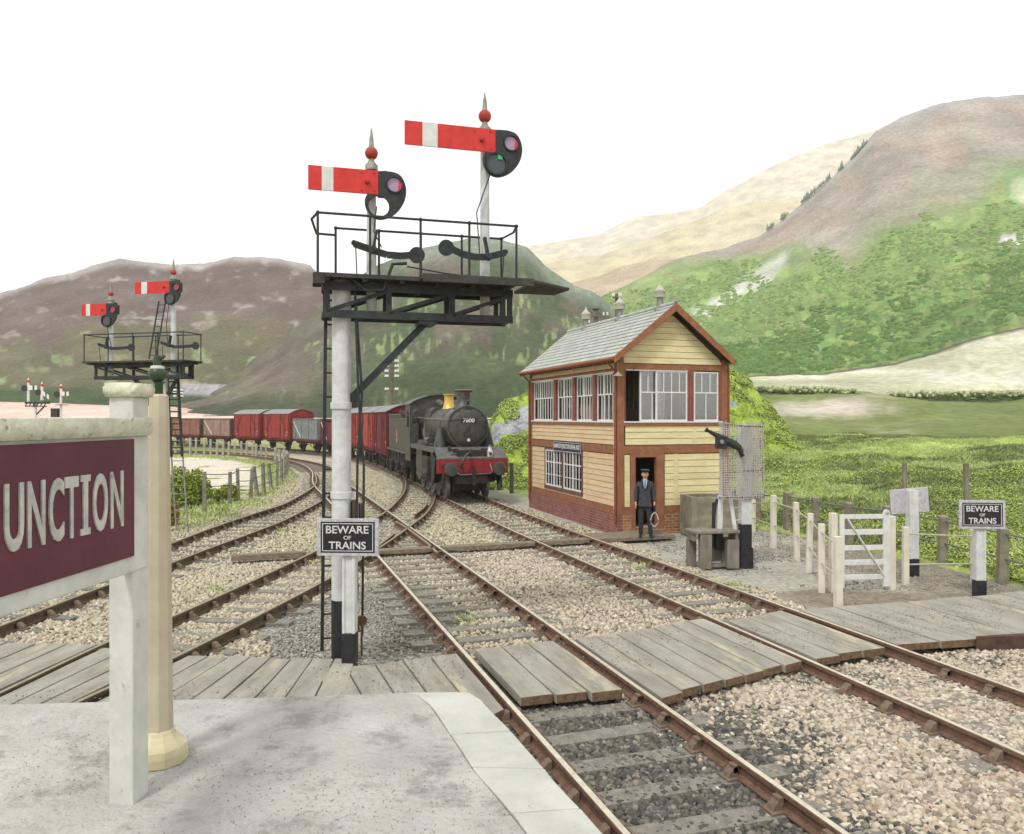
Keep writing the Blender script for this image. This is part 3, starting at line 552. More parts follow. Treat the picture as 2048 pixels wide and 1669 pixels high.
# ================================================================== THE RAILWAY LINES
rust = mat('rail_rust', S(132, 100, 82), S(100, 78, 66), 14, .85, 0, .4, 60, dirt=S(150, 120, 92), dth=.58, ds=9)
olive = mat('rail_grimy', S(108, 92, 70), S(84, 72, 56), 14, .85, 0, .4, 60)
shine = mat('rail_head', S(234, 228, 206), S(208, 200, 176), 8, .32, .35, .1, 80, stretch=(1, 1, 1))
shine2 = mat('rail_head_dull', S(168, 158, 130), S(138, 126, 100), 8, .5, .2)
chair_m = mat('rail_chair_iron', S(138, 118, 100), S(110, 94, 80), 20, .9, 0, .5, 50)
slp_m = mat('sleeper_timber', S(150, 146, 134), S(122, 118, 108), 7, .95, 0, .6, 30, dirt=S(168, 164, 150), dth=.55, ds=12)
slpd_m = mat('sleeper_timber_dark', S(136, 134, 126), S(108, 106, 100), 7, .95, 0, .6, 30)
PROF = [(-.065, -.15), (.065, -.15), (.065, -.135), (.014, -.118), (.011, -.05), (.034, -.04), (.034, -.006), (.026, 0), (-.026, 0), (-.034, -.006), (-.034, -.04), (-.011, -.05), (-.014, -.118), (-.065, -.135)]
def rail(pts, parent, m1, m2, name='rail', step=.5, z=0):
    c, _ = cat_rom(pts, step); t = np.gradient(c, axis=0); t /= np.hypot(t[:, 0], t[:, 1])[:, None]; nrm = np.c_[t[:, 1], -t[:, 0]]; n = len(PROF); V = []; Fc = []; mi = []
    for i in range(len(c)):
        for p, q in PROF: V.append((c[i, 0] + nrm[i, 0] * p, c[i, 1] + nrm[i, 1] * p, q + z))
    for i in range(len(c) - 1):
        for k in range(n):
            Fc.append((i * n + k, i * n + (k + 1) % n, (i + 1) * n + (k + 1) % n, (i + 1) * n + k)); mi.append(1 if k == 7 else 0)
    Fc.append(tuple(range(n))); mi.append(0); Fc.append(tuple((len(c) - 1) * n + k for k in range(n))); mi.append(0)
    b = MB(); b.v = V; b.f = Fc; b.m = mi; return b.build(name, [m1, m2], parent)
# one sleeper mesh and one chair mesh shared by all
def sleeper_mesh(L_, m_):
    b = MB(); b.box(-L_ / 2, L_ / 2, -.115, .115, -.13, 0); o = b.build('sleeper', m_, None, bevel=0); me = o.data
    bm = bmesh.new(); bm.from_mesh(me); bmesh.ops.bevel(bm, geom=bm.edges[:], offset=.012, segments=1); bm.to_mesh(me); bm.free(); bpy.data.objects.remove(o); return me
def chair_mesh():
    b = MB(); b.box(-.17, .17, -.085, .085, 0, .02)
    for s in (-1, 1):
        b.prism([(s * .04, .02), (s * .14, .02), (s * .125, .05), (s * .075, .10), (s * .04, .108)], -.045, .045, 'xz')
    b.box(-.085, -.036, -.045, .045, .05, .115)
    o = b.build('rail_chair', chair_m, None); me = o.data; bm = bmesh.new(); bm.from_mesh(me); bmesh.ops.bevel(bm, geom=bm.edges[:], offset=.01, segments=1); bm.to_mesh(me); bm.free(); bpy.data.objects.remove(o); return me
SLM = {}
CHM = chair_mesh()
def track(label, left, right, r_l, r_r, spacing, smin, smax, ms, name='railway_track', skip=(), zt=-.158, slen=2.45, extra=()):
    t = thing(name, label, 'railway track', (0, 0, -.16))
    for pts in (left, right): pass
    for pts, (a, b) in ((left, r_l), (right, r_r)):
        o = rail(pts, t, a, b); o.location = (0, 0, .16)
    for pts, a, b in extra:
        o = rail(pts, t, a, b, 'check_rail', z=0); o.location = (0, 0, .16)
    cl, sl_ = cat_rom(left, .1); cr_, sr = cat_rom(right, .1)
    pos = []; s = smin
    while s < min(smax, sl_[-1] - .2):
        i = int(np.searchsorted(sl_, s)); p = cl[i]; tg = cl[min(i + 3, len(cl) - 1)] - cl[max(i - 3, 0)]; tg /= np.hypot(*tg); nr = np.array([tg[1], -tg[0]])
        d = cr_ - p; j = int(np.argmin(np.abs(d @ tg) + np.abs(np.hypot(d[:, 0], d[:, 1]) - 1.4) * .6)); q = cr_[j]; mid = (p + q) / 2; dist = math.hypot(*mid)
        if .6 < np.hypot(*(q - p)) < 2.4 and abs(mid[0]) < .72 * mid[1] + 1.6 and not any(a < UV(*mid)[0] < b for a, b in skip): pos.append((mid, q - p, p, q))
        s += spacing
    rest = MB()
    for k, (mid, dv, p, q) in enumerate(pos):
        ang = math.atan2(dv[1], dv[0])
        if k < 98:
            key = (round(slen, 2), ms.name)
            if key not in SLM: SLM[key] = sleeper_mesh(slen, ms)
            o = bpy.data.objects.new('sleeper', SLM[key]); COL.objects.link(o); o.parent = t; o.location = (mid[0], mid[1], .012 + random.uniform(-.008, .006)); o.rotation_euler = (0, 0, ang + random.uniform(-.02, .02))
            for e in (p, q):
                c = bpy.data.objects.new('rail_chair', CHM); COL.objects.link(c); c.parent = o; l = np.hypot(*(e - mid)) * (1 if (e - mid) @ dv > 0 else -1); c.location = (l, 0, 0)
                if l < 0: c.rotation_euler = (0, 0, math.pi)
        else:
            M_ = Matrix.Translation((mid[0], mid[1], 0)) @ Matrix.Rotation(ang, 4, 'Z'); rest.box(-slen / 2, slen / 2, -.115, .115, -.12, .01, M_=M_)
            l = np.hypot(*dv) / 2
            for s_ in (-l, l): rest.box(s_ - .15, s_ + .15, -.07, .07, .01, .12, M_=M_)
    if rest.v: tag(rest.build('sleeper', slpd_m, t), kind='stuff')
    return t
def off(pts, d):
    c, _ = cat_rom(pts, 2.0); t = np.gradient(c, axis=0); t /= np.hypot(t[:, 0], t[:, 1])[:, None]; return [(c[i, 0] + t[i, 1] * d, c[i, 1] - t[i, 0] * d) for i in range(len(c))]
RAIL_A, RAIL_B = off(CL, -.735), off(CL, .735)
RS = (rust, shine); OS = (olive, shine2)
track('straight track nearest the platform, running from the foreground through the diamond crossing', RAIL_C, RAIL_D, RS, RS, .60, .3, 62, slp_m, skip=((7.75, 10.05),),
      extra=[([W(17.6, 2.62), W(18.3, 2.75), W(20.2, 2.76)], rust, shine2), ([W(17.0, 3.86), W(18.5, 3.93), W(21.6, 3.93), W(22.4, 3.86)], rust, shine2)])
track('rust brown track beside the signal box with the steam engine and wagons on it', RAIL_A, RAIL_B, RS, RS, .62, .3, 80, slp_m, skip=((7.9, 10.1),))
track('diagonal track from the lower left, crossing the straight track to join the engine line', RAIL_E, RAIL_F, OS, OS, .66, 3.0, 46, slp_m, slen=2.1,
      extra=[([(-3.0, 24.2), (-2.93, 26.0), (-3.0, 27.6)], rust, shine2), ([(-3.2, 17.0), (-3.12, 18.6), (-3.05, 20.2)], olive, shine2)])
track('curved track on the far left sweeping in past the wire fence', RAIL_G, RAIL_H, OS, OS, .68, 0, 40, slpd_m, slen=2.3)

# ---- boarded crossing: planks in panels between the rails
pl_m = mat('crossing_plank', S(184, 180, 167), S(138, 133, 121), 1.5, .92, 0, .9, 10, dirt=S(206, 194, 162), dth=.57, ds=1.0, island=.06, stretch=(3, .7, 3), bd=.004, speck=S(112, 108, 100), sps=44, spt=.66, contrast=(.25, .75))
plt_m = mat('plank_edge_rot', S(134, 110, 84), S(96, 76, 58), 20, .95, 0, .9, 40)
def panel(label, corners, n, zt=-.012, th=.10, name='crossing_panel', along=True, grp='boarded crossing panels'):
    """corners: near-left, near-right, far-right, far-left on the ground; n planks side by side"""
    a, b, c, d = [Vector((p[0], p[1], 0)) for p in corners]; ctr = (a + b + c + d) / 4; ax = (c + d - a - b); rz = math.atan2(-ax.x, ax.y)
    t = thing(name, label, 'timber crossing', (ctr.x, ctr.y, zt - th), rz, grp); RI = Matrix.Rotation(-rz, 3, 'Z'); a, b, c, d = [RI @ (q - ctr) for q in (a, b, c, d)]; ctr = Vector((0, 0, 0))
    for k in range(n):
        f0, f1 = k / n, (k + 1) / n; g = .012 / max(.1, (b - a).length)
        p0, p1 = a.lerp(b, f0 + g), a.lerp(b, f1 - g); q1, q0 = d.lerp(c, f1 - g), d.lerp(c, f0 + g); dd = (q0 - p0).normalized(); e0, e1 = random.uniform(-.07, .06), random.uniform(-.04, .04); zz = random.uniform(-.006, .006)
        vs = []
        m_ = MB(); N = 8
        for i in range(N + 1):
            s = i / N; L0 = (p0 + dd * e0).lerp(q0 + dd * e1, s); L1 = (p1 + dd * e0).lerp(q1 + dd * e1, s); wv = math.sin(s * 9 + k) * .004
            for p_, z_ in ((L0, th + zz + wv), (L1, th + zz + wv * .5), (L1, 0), (L0, 0)): vs.append((p_.x - ctr.x, p_.y - ctr.y, z_))
        fs = []; 
        for i in range(N):
            for q in range(4): fs.append((i * 4 + q, i * 4 + (q + 1) % 4, i * 4 + 4 + (q + 1) % 4, i * 4 + 4 + q))
        m_.add(vs, fs, 0); m_.add([], [], 0); m_.f.append((0, 1, 2, 3)); m_.m.append(1); m_.f.append(tuple(N * 4 + i for i in range(4))); m_.m.append(1)
        m_.build('plank', [pl_m, plt_m], t, bevel=.008)
    return t
def uvp(l): return [W(u, v) for u, v in l]
panel('three weathered planks between the two rails nearest the platform', uvp([(7.86, 2.70), (7.86, 3.86), (9.75, 3.82), (9.75, 2.70)]), 3, .0)
panel('wide plank crossing panel between the platform track and the engine track', uvp([(7.5, 4.14), (8.1, 6.42), (10.15, 6.38), (9.85, 4.14)]), 7, -.005)
panel('planks between the two rails of the engine track', uvp([(8.05, 6.63), (8.12, 7.83), (10.2, 7.8), (10.0, 6.63)]), 3, .0)
panel('broad planked ramp on the far right beside the white gate', uvp([(8.25, 8.08), (7.7, 13.4), (10.0, 13.4), (10.2, 8.08)]), 8, -.01)
panel('planks left of the platform track at the foot of the bracket signal', [W(6.6, .9), W(7.7, 2.46), W(9.65, 2.46), W(9.62, .7)], 5, -.015)
PE = lambda Y: float(np.interp(Y, [p[1] for p in RAIL_E], [p[0] for p in RAIL_E])); PF = lambda Y: float(np.interp(Y, [p[1] for p in RAIL_F], [p[0] for p in RAIL_F]))
panel('long planks fanning from the diagonal track towards the signal post', [(PF(6.6) + .1, 6.6), (-1.6, 6.6), (-1.95, 9.75), (PF(9.9) + .1, 9.9)], 8, -.015)
panel('planks between the rails of the diagonal track behind the name board', [(PE(6.8) + .1, 6.8), (PF(6.8) - .1, 6.8), (PF(9.9) - .1, 9.9), (PE(10.2) + .1, 10.2)], 3, -.005)
panel('planks left of the diagonal track at the photograph edge', [(-7.2, 7.5), (PE(7.4) - .1, 7.4), (PE(10.4) - .1, 10.4), (-7.2, 10.5)], 4, -.02)
b = MB(); p0, p1 = W(8.1, 9.3), W(7.55, 13.6)
for i in range(8):
    q0, q1 = p0.lerp(p1, i / 8), p0.lerp(p1, (i + 1) / 8); d0 = Vector((-.25, -.45, 0)) * (i / 8 + .12); d1 = Vector((-.25, -.45, 0)) * ((i + 1) / 8 + .12); b.add([(q0 + d0 + Vector((0, 0, z)))[:] for z in (-.3, .03)] + [(q1 + d1 + Vector((0, 0, z)))[:] for z in (-.3, .03)] + [(q0 + Vector((0, 0, z)))[:] for z in (-.3, .03)] + [(q1 + Vector((0, 0, z)))[:] for z in (-.3, .03)], [(0, 2, 3, 1), (1, 3, 7, 5), (4, 5, 7, 6)])
tag(b.build('timber_edging', mat('red_brown_timber', S(104, 76, 64), S(76, 56, 48), 6, .9, 0, .5, 20), None), 'red brown timber edging along the near side of the right hand planked ramp', 'timber edging')
# foot crossing boards farther off, one line of timber broken by the rails
wk_m = mat('old_board', S(150, 138, 118), S(112, 100, 86), 5, .95, 0, .5, 20, stretch=(1, 4, 4))
def board(label, v0, v1, u0, wd, zt, th=.09, u1=None):
    a = W(u0, v0); b = W(u1 if u1 is not None else u0, v1); t = MB(); t.bar((0, 0, -th / 2), (b.x - a.x, b.y - a.y, -th / 2), wd, th)
    o = t.build('walkway_board', wk_m, None, bevel=.01, loc=(a.x, a.y, zt)); tag(o, label, 'timber board', 'foot crossing boards')
board('low board lying left of the front warning sign, its end near the diagonal track', -.47, 1.1, 17.95, .22, .02, .12)
board('board between the rails of the diagonal and straight tracks, right of the warning sign', 2.66, 3.95, 17.75, .3, .0)
board('longest foot crossing board, between the straight track and the engine track', 4.14, 6.40, 17.75, .3, .0)
board('short foot crossing board between the two rails of the engine track', 6.62, 7.84, 17.8, .3, .0)
board('wide timber deck in front of the signal box doorway', 8.1, 10.35, 18.35, .95, -.045, .1)

# ---- ballast
tanb = mat_ramp_island('ballast_stone', [S(140, 128, 112), S(192, 178, 156), S(214, 202, 180), S(196, 178, 156), S(228, 220, 202), S(168, 152, 132), S(118, 112, 104), S(208, 193, 172), S(186, 166, 146), S(218, 206, 186), S(150, 144, 134), S(202, 184, 160)], .9, bump=.4, bs=60)
dkb = mat_ramp_island('ballast_stone_dark', [S(74, 74, 70), S(98, 96, 88), S(126, 122, 110), S(84, 84, 80), S(158, 150, 136), S(66, 66, 66), S(110, 106, 98)], .85, bump=.4, bs=60)
mdb = mat_ramp_island('ballast_stone_mid', [S(160, 152, 126), S(196, 188, 158), S(222, 212, 184), S(176, 168, 142), S(206, 200, 172), S(140, 134, 116)], .95)
gyb = mat_ramp_island('cinder_grit', [S(140, 136, 126), S(176, 172, 160), S(120, 116, 108), S(200, 196, 186)], .95)
def stones(u0, u1, v0, v1, n): 
    u = RNG.uniform(u0, u1, n); v = RNG.uniform(v0, v1, n); X = v * CT - u * ST; Y = v * ST + u * CT; k = (np.abs(X) < Y * .74 + 1.8) & (Y > 3.6); return u[k], v[k], X[k], Y[k]
def pts3(X, Y, z0, zr): return np.c_[X, Y, z0 + RNG.uniform(-zr, zr, len(X))]
def near_rail(X, Y, w_=.05):
    m = np.zeros(len(X), bool)
    for Rr in (RAIL_A, RAIL_B, RAIL_C, RAIL_D, RAIL_E, RAIL_F, RAIL_G, RAIL_H):
        c, _ = cat_rom(Rr, .5); o = np.argsort(c[:, 1]); m |= np.abs(np.interp(Y, c[o, 1], c[o, 0]) - X) < w_
    return m
u, v, X, Y = stones(3.0, 8.15, 1.7, 14, 128000); n_ = fbm(u * 1.1, v * 1.1, 7, 4); n2_ = fbm(u * 2.6, v * 2.6, 8, 3); dk = (v + RNG.normal(0, .42, len(v)) < 4.7 + (n_ - .5) * 2.2) | ((RNG.uniform(0, 1, len(v)) < .1 + .5 * (n2_ > .6)) & (v > 6.0) & (u > 7.2)); nr = near_rail(X, Y)
tk = (~dk) & ~nr; o = scatter('ballast', pts3(X[tk], Y[tk], -.182, .02), .034, tanb, (IV, IF), .75, .3); tag(o, 'pinkish tan ballast stones in front of the boarded crossing', 'ballast', kind='stuff')
tk = dk & ~nr; o = scatter('dark_ballast', pts3(X[tk], Y[tk], -.188, .02), .034, dkb, (IV, IF), .7, .3); tag(o, 'dark grey ballast stones between the rails beside the platform', 'ballast', kind='stuff')
u, v, X, Y = stones(9.9, 18.5, -7, 9.3, 110000); n_ = fbm(u * .9, v * .9, 17, 4); k = (v < 8.6 + (n_ - .5) * 1.4) & ~near_rail(X, Y) & (np.hypot((X + 2.3) / 1.5, (Y - 12) / 2.9) + (n_ - .5) * .6 > 1)
inside = ((v > 2.5) & (v < 4.1)) | ((v > 6.4) & (v < 8.1)); k &= (~inside) | (RNG.uniform(0, 1, len(u)) < .62)
A = k & (((v > 4.2) & (v < 6.6)) | (RNG.uniform(0, 1, len(u)) < .45)); B = k & ~A
tag(scatter('ballast', pts3(X[A], Y[A], -.185, .018), .042, tanb, (OV, OF), .75, .25), 'pale ballast stones between the tracks behind the boarded crossing', 'ballast', kind='stuff')
tag(scatter('ballast', pts3(X[B], Y[B], -.188, .016), .04, mdb, (OV, OF), .75, .25), 'buff ballast chippings around the sleepers behind the boarded crossing', 'ballast', kind='stuff')
u, v, X, Y = stones(18.5, 46, -14, 9.2, 150000); n_ = fbm(u * .7, v * .7, 27, 4); g = np.interp(Y, GX[1], GX[0]); k = (v < 8.9 + (n_ - .5)) & ((X > g - 1.2 - n_ * .8)) & ~near_rail(X, Y)
tag(scatter('ballast', pts3(X[k], Y[k], -.185, .02), .046, mdb, (OV, OF), .75, .25), 'buff ballast around the diamond crossing and the curved tracks', 'ballast', kind='stuff')
u, v, X, Y = stones(9.9, 22, 8.4, 15, 15000); k = fbm(u, v, 29, 3) > .45
tag(scatter('grit', pts3(X[k], Y[k], -.2, .012), .02, gyb, (OV, OF), .7, .25), 'loose grit scattered over the yard in front of the white fence', 'gravel', kind='stuff')
n = 9000; X = RNG.normal(-2.3, .9, n); Y = RNG.normal(12.0, 1.7, n); k = (Y > 9.9) & ~near_rail(X, Y)
tag(scatter('grit', pts3(X[k], Y[k], -.198, .012), .026, gyb, (OV, OF), .7, .25), 'grey grit trodden round the foot of the bracket signal', 'gravel', kind='stuff')

# a few weeds that have rooted between the tracks
wd_ = []
for x, y in ((620, 1128), (590, 1132), (735, 1030), (1215, 1075), (780, 1112), (560, 1062), (1290, 1135), (430, 1180), (1180, 1085), (930, 1240), (1460, 1170), (1380, 1150)):
    p = G(x, y, -.17); wd_.append(np.c_[RNG.normal(p.x, .12, 90), RNG.normal(p.y, .1, 90), np.full(90, -.17)])
tag(blades('weeds', np.concatenate(wd_), .07, .012, grass_m, .8), 'small green weeds rooted here and there in the ballast', 'weeds', kind='stuff')
# grit kicked up on to the planks, and on the platform
u = RNG.uniform(8.4, 9.75, 3200); v = RNG.uniform(-3.5, 13, 3200); X = v * CT - u * ST; Y = v * ST + u * CT; k = (np.abs(X) < Y * .74 + .5) & ~near_rail(X, Y, .1) & (fbm(X * 1.5, Y * 1.5, 63, 3) > .42)
tag(scatter('grit', pts3(X[k], Y[k], .0, .006), .010, gyb, (OV, OF), .7, .25), 'fine grit lying on the planks of the boarded crossing', 'gravel', kind='stuff')
Y = RNG.uniform(3.4, 5.7, 5000); X = RNG.uniform(-4, .4, 5000); k = ((X * CT + Y * ST) < 1.55) & (fbm(X * 1.2, Y * 2.2, 64, 4) + RNG.uniform(-.15, .15, 5000) > .5)
tag(scatter('grit', pts3(X[k], Y[k], .902, .001), .0045, gyb, (OV, OF), .7, .25), 'fine grit scattered over the platform surface', 'gravel', kind='stuff')
# ---- platform
asph = mat('platform_asphalt', S(202, 201, 194), S(168, 167, 160), 1.3, .95, 0, 1.0, 26, dirt=S(146, 145, 138), dth=.52, ds=3.4, contrast=(.3, .7), bd=.022, speck=S(132, 130, 124), sps=85, spt=.66)
cope = mat('platform_coping', S(208, 209, 200), S(190, 191, 182), 3, .92, 0, .6, 50, dirt=S(178, 178, 164), dth=.62, ds=5, bd=.006, speck=S(150, 148, 134), sps=46, spt=.68)
wallm = mat('platform_face', S(150, 144, 130), S(110, 104, 94), 4, .95, 0, .6, 12)
ZP = .9
edge = [tuple(G(x, y, ZP)[:2]) for x, y in [(915, 1385), (944, 1387), (956, 1392), (965, 1402), (984, 1424), (1034, 1475), (1085, 1534), (1147, 1604), (1207, 1668)]]; e2 = edge[-1]; edge += [(e2[0] + .33 * 1.2, e2[1] - 1.2), (e2[0] + .33 * 5, e2[1] - 5)]
inner = [tuple(G(x, y, ZP)[:2]) for x, y in [(815, 1386), (822, 1387), (829, 1389), (836, 1393), (860, 1413), (905, 1478), (944, 1539), (996, 1600), (1046, 1662)]]; i2 = inner[-1]; inner += [(i2[0] + .33 * 1.2, i2[1] - 1.2), (i2[0] + .33 * 5, i2[1] - 5)]
pt = thing('platform', 'grey asphalt station platform with pale coping slabs filling the lower left', 'platform', (0, 5, -.2)); OFF = Vector((0, 5, -.2))
def flat_poly(name, ring, z0, z1, m_, bev=0):
    b = MB(); b.prism([(p[0] - OFF.x, p[1] - OFF.y) for p in ring], z0 - OFF.z, z1 - OFF.z, 'xy'); return b.build(name, m_, pt, bevel=bev)
far = [tuple(G(x, y, ZP)[:2]) for x, y in [(-900, 1432), (-400, 1421), (0, 1410), (300, 1402), (600, 1394)]]
flat_poly('surface', far + inner + [(-9, -1.5)], ZP - .1, ZP, asph)
for i in range(len(edge) - 1):   # coping slabs
    pass
ce, _ = cat_rom(edge, .1); ci, _ = cat_rom(inner, .1)
def atl(c, f): i = int(f * (len(c) - 1)); return c[i]
cuts = [0, .13, .2, .275, .345, .41, .475, .54, .62, .72, .86, 1]
for a, b in zip(cuts[:-1], cuts[1:]):
    ia, ib = int(a * (len(ce) - 1)), int(b * (len(ce) - 1)); ja, jb = int(a * (len(ci) - 1)), int(b * (len(ci) - 1))
    ring = [tuple(ce[i]) for i in np.linspace(ia, ib, 7).astype(int)] + [tuple(ci[j]) for j in np.linspace(jb, ja, 7).astype(int)]
    ring = [np.array(p) for p in ring]; cc = sum(ring) / len(ring); ring = [tuple(cc + (p - cc) * (1 - .009 / max(.15, float(np.hypot(*(p - cc)))))) for p in ring]; flat_poly('coping_slab', ring, ZP - .09, ZP + .006 + random.uniform(-.002, .002), cope, .008)
def inset(c, d):
    t = np.gradient(c, axis=0); t /= np.hypot(t[:, 0], t[:, 1])[:, None]; return [(c[i, 0] - t[i, 1] * -d * -1, c[i, 1] + t[i, 0] * -d * -1) for i in range(0, len(c), 3)]
flat_poly('retaining_wall', [(p[0], p[1] - .05) for p in far] + [(p[0] - .05, p[1] - .03) for p in ce[::3]] + [(-9, -1.5)], -.3, ZP - .102, wallm)
# ================================================================== SIGNALS AND SIGNS
white_p = mat('white_paint', S(228, 230, 228), S(200, 202, 200), 5, .6, 0, .3, 40, dirt=S(132, 130, 124), dth=.62, ds=16, speck=S(110, 106, 98), sps=70, spt=.68)
white_c = mat('white_paint_clean', S(236, 236, 232), S(216, 216, 210), 6, .55, 0, .15, 40)
black_p = mat('black_paint', S(52, 54, 56), S(34, 35, 38), 8, .45, 0, .25, 60, dirt=S(92, 88, 84), dth=.66, ds=18)
black_i = mat('black_iron', S(58, 62, 62), S(36, 38, 40), 12, .5, 0, .35, 90, dirt=S(104, 98, 90), dth=.64, ds=22)
red_p = mat('signal_red', S(226, 62, 56), S(206, 50, 46), 6, .5, 0, .2, 40, dirt=S(172, 60, 50), dth=.6, ds=9)
red_d = mat('finial_red', S(190, 72, 58), S(160, 58, 48), 12, .6, 0, .3, 60)
grey_m = mat('weathered_zinc', S(170, 168, 160), S(126, 124, 118), 16, .6, .2, .4, 60)
lens_r = mat('red_lens', S(150, 60, 80), None, rough=.15, spec=.6); lens_p = mat('lilac_lens', S(176, 150, 176), None, rough=.12, spec=.6); lens_g = mat('green_lens', S(60, 190, 110), None, rough=.15); lens_d = mat('dark_lens', S(66, 76, 80), None, rough=.12, spec=.6)
deck_m = mat('signal_deck', S(78, 76, 70), S(52, 52, 50), 10, .8, 0, .4, 40, dirt=S(110, 104, 92), dth=.6, ds=10)
def ladder(name, parent, a, b, wdir, wd, n, m_, r=.014, mats2=None):
    a, b, wdir = Vector(a), Vector(b), Vector(wdir).normalized() * wd / 2; m = MB(); m.bar(a - wdir, b - wdir, r * 2.2, r * 1.4); m.bar(a + wdir, b + wdir, r * 2.2, r * 1.4)
    for i in range(n): p = a.lerp(b, (i + .5) / n); m.tube([p - wdir, p + wdir], r * .75, 5)
    return m.build(name, m_, parent)
def finial(parent, x, y, z0, ztip, zb0, zb1, r):
    """base collar, red ball, tapering spike"""
    f = MB(); f.lathe([(r * 1.02, z0 - .06), (r * 1.25, z0 - .05), (r * 1.25, z0 + .02), (r * .8, z0 + .05), (r * .55, zb0 - .01), (r * .5, zb0 + .01)], (x, y, 0), n=18); o = f.build('finial_collar', grey_m, parent, smooth=50)
    b = MB(); b.sphere((x, y, (zb0 + zb1) / 2), (zb1 - zb0) / 2 * 1.04, 9); b.build('finial_ball', red_d, parent, smooth=60)
    s = MB(); s.lathe([(r * .62, zb1 - .02), (r * .5, zb1 + .02), (r * .42, zb1 + .1), (.008, ztip)], (x, y, 0), n=14); s.build('finial_spike', grey_m, parent, smooth=50)
def spectacle_poly(w_, h):
    """cast plate carrying the two lenses, drawn from the arm end"""
    c = [(0, .48), (.25, .5), (.5, .49), (.75, .4), (.92, .15), (1.0, -.25), (.93, -.72), (.7, -1.15), (.4, -1.42), (.05, -1.54), (-.25, -1.42), (-.44, -1.1), (-.48, -.75), (-.4, -.52), (0, -.5)]
    q, _ = cat_rom([(a * w_, b * h) for a, b in c[:-1]], .025); return [tuple(p) for p in q] + [(0, -.5 * h)]
def arm(parent, xl, xr, zc, h, y, spw, ang=0, low='dark', sunk=False):
    """semaphore arm: red blade with a white stripe, boss, spectacle casting and lenses"""
    L_ = xr - xl; e = thing('semaphore_arm', None, None, (xr, y, zc)); e.parent = parent; e.rotation_euler = (0, R(ang), 0)
    a = MB(); s0, s1 = -L_ + L_ * .19, -L_ + L_ * .355
    a.box(-L_, s0, -.012, .012, -h / 2, h / 2, 0); a.box(s0, s1, -.0122, .0122, -h / 2, h / 2, 1); a.box(s1, 0, -.012, .012, -h / 2, h / 2, 0)
    a.build('blade', [red_p, white_c], e, bevel=.004)
    bo = MB(); bo.lathe([(.032, 0), (.032, -.03), (.018, -.045)], (-L_ * .16, -.012, .0), 'y', 14)
    for q in [(-L_ * .06, h * .38), (-L_ * .06, -h * .36), (-L_ * .24, -h * .36), (-L_ * .24, h * .36)]: bo.lathe([(.012, 0), (.01, -.01)], (q[0], -.012, q[1]), 'y', 8)
    bo.build('boss', red_d, e)
    p = spectacle_poly(spw, h); holes = [(spw * .58, -h * .04, h * .31), (spw * .02, -h * .98, h * .43)]
    # plate built as a ring fan so that both lens openings are real holes
    bm = bmesh.new(); ov = [bm.verts.new((x, 0, z)) for x, z in p]; oe = [bm.edges.new((ov[i], ov[(i + 1) % len(ov)])) for i in range(len(ov))]; alle = oe[:]
    for cx, cz, r in holes:
        hv = [bm.verts.new((cx + r * math.cos(t), 0, cz + r * math.sin(t))) for t in np.linspace(0, 2 * math.pi, 20, endpoint=False)]; alle += [bm.edges.new((hv[i], hv[(i + 1) % 20])) for i in range(20)]
    bmesh.ops.triangle_fill(bm, use_beauty=True, edges=alle, normal=(0, -1, 0)); ge = bmesh.ops.extrude_face_region(bm, geom=bm.faces[:]); bmesh.ops.translate(bm, verts=[v for v in ge['geom'] if isinstance(v, bmesh.types.BMVert)], vec=(0, .035, 0)); bmesh.ops.recalc_face_normals(bm, faces=bm.faces)
    me = bpy.data.meshes.new('spectacle'); bm.to_mesh(me); bm.free(); me.materials.append(black_i); o = bpy.data.objects.new('spectacle', me); COL.objects.link(o); o.parent = e; o.location = (0, -.02, 0)
    r1 = MB(); cx, cz, r = holes[0]
    for q in holes[:1] + ([] if low == 'open' else holes[1:]): 
        ring = MB(); ring.lathe([(q[2] * 1.16, 0), (q[2] * 1.16, -.022), (q[2] * .99, -.022), (q[2] * .99, 0)], (q[0], -.02, q[1]), 'y', 20, cap=False); ring.build('lens_rim', black_i, e)
    r1.lathe([(r, 0), (r * .99, .012)], (cx, -.012, cz), 'y', 22); r1.build('lens', lens_p if low != 'dim' else lens_r, e)
    r3 = MB(); r3.prism([(cx + r * .45, cz - r * .8), (cx + r * .95, cz - r * .3), (cx + r * .99, cz + r * .2), (cx + r * .6, cz + r * .78), (cx + r * .5, cz)], -.018, -.013, 'xz'); r3.build('lens_glow_crescent', mat('painted_lens_glow', S(232, 60, 90), None, rough=.2), e)  # red glow painted as a brighter crescent on one side of the lens
    if low != 'open':
        cx, cz, r = holes[1]; r2 = MB(); r2.lathe([(r, 0), (r * .99, .012)], (cx, -.012, cz), 'y', 22); r2.build('lens', lens_d, e)
        if low == 'green': g_ = MB(); g_.box(cx + r * .1, cx + r * .6, -.03, -.018, cz + r * .45, cz + r * .95); g_.build('green_filter', lens_g, e)
    return e
def lever(parent, x, z, y, Ls, name='balance_lever', flip=1, wz=-.03):
    """cast balance lever with a round weight"""
    p = []; L_ = Ls; m = MB()
    cur = [(-.24, .07), (0, 0), (.18, -.04 + wz * .3), (.36, -.035 + wz * .6), (L_, wz)]
    for a, b in zip(cur[:-1], cur[1:]): m.bar((x + flip * a[0], y, z + a[1]), (x + flip * b[0], y, z + b[1]), .035, .085)
    m.lathe([(.105, 0), (.105, .04)], (x + flip * (L_ + .05), y - .017, z + wz), 'y', 18); m.lathe([(.055, 0), (.055, -.04), (.03, -.05)], (x, y - .0, z), 'y', 14); m.lathe([(.035, 0), (.035, .03)], (x - flip * .24, y - .015, z + .08), 'y', 12)
    m.bar((x, y, z), (x + flip * .05, y, z + .26), .032, .085)
    return m.build(name, black_i, parent)
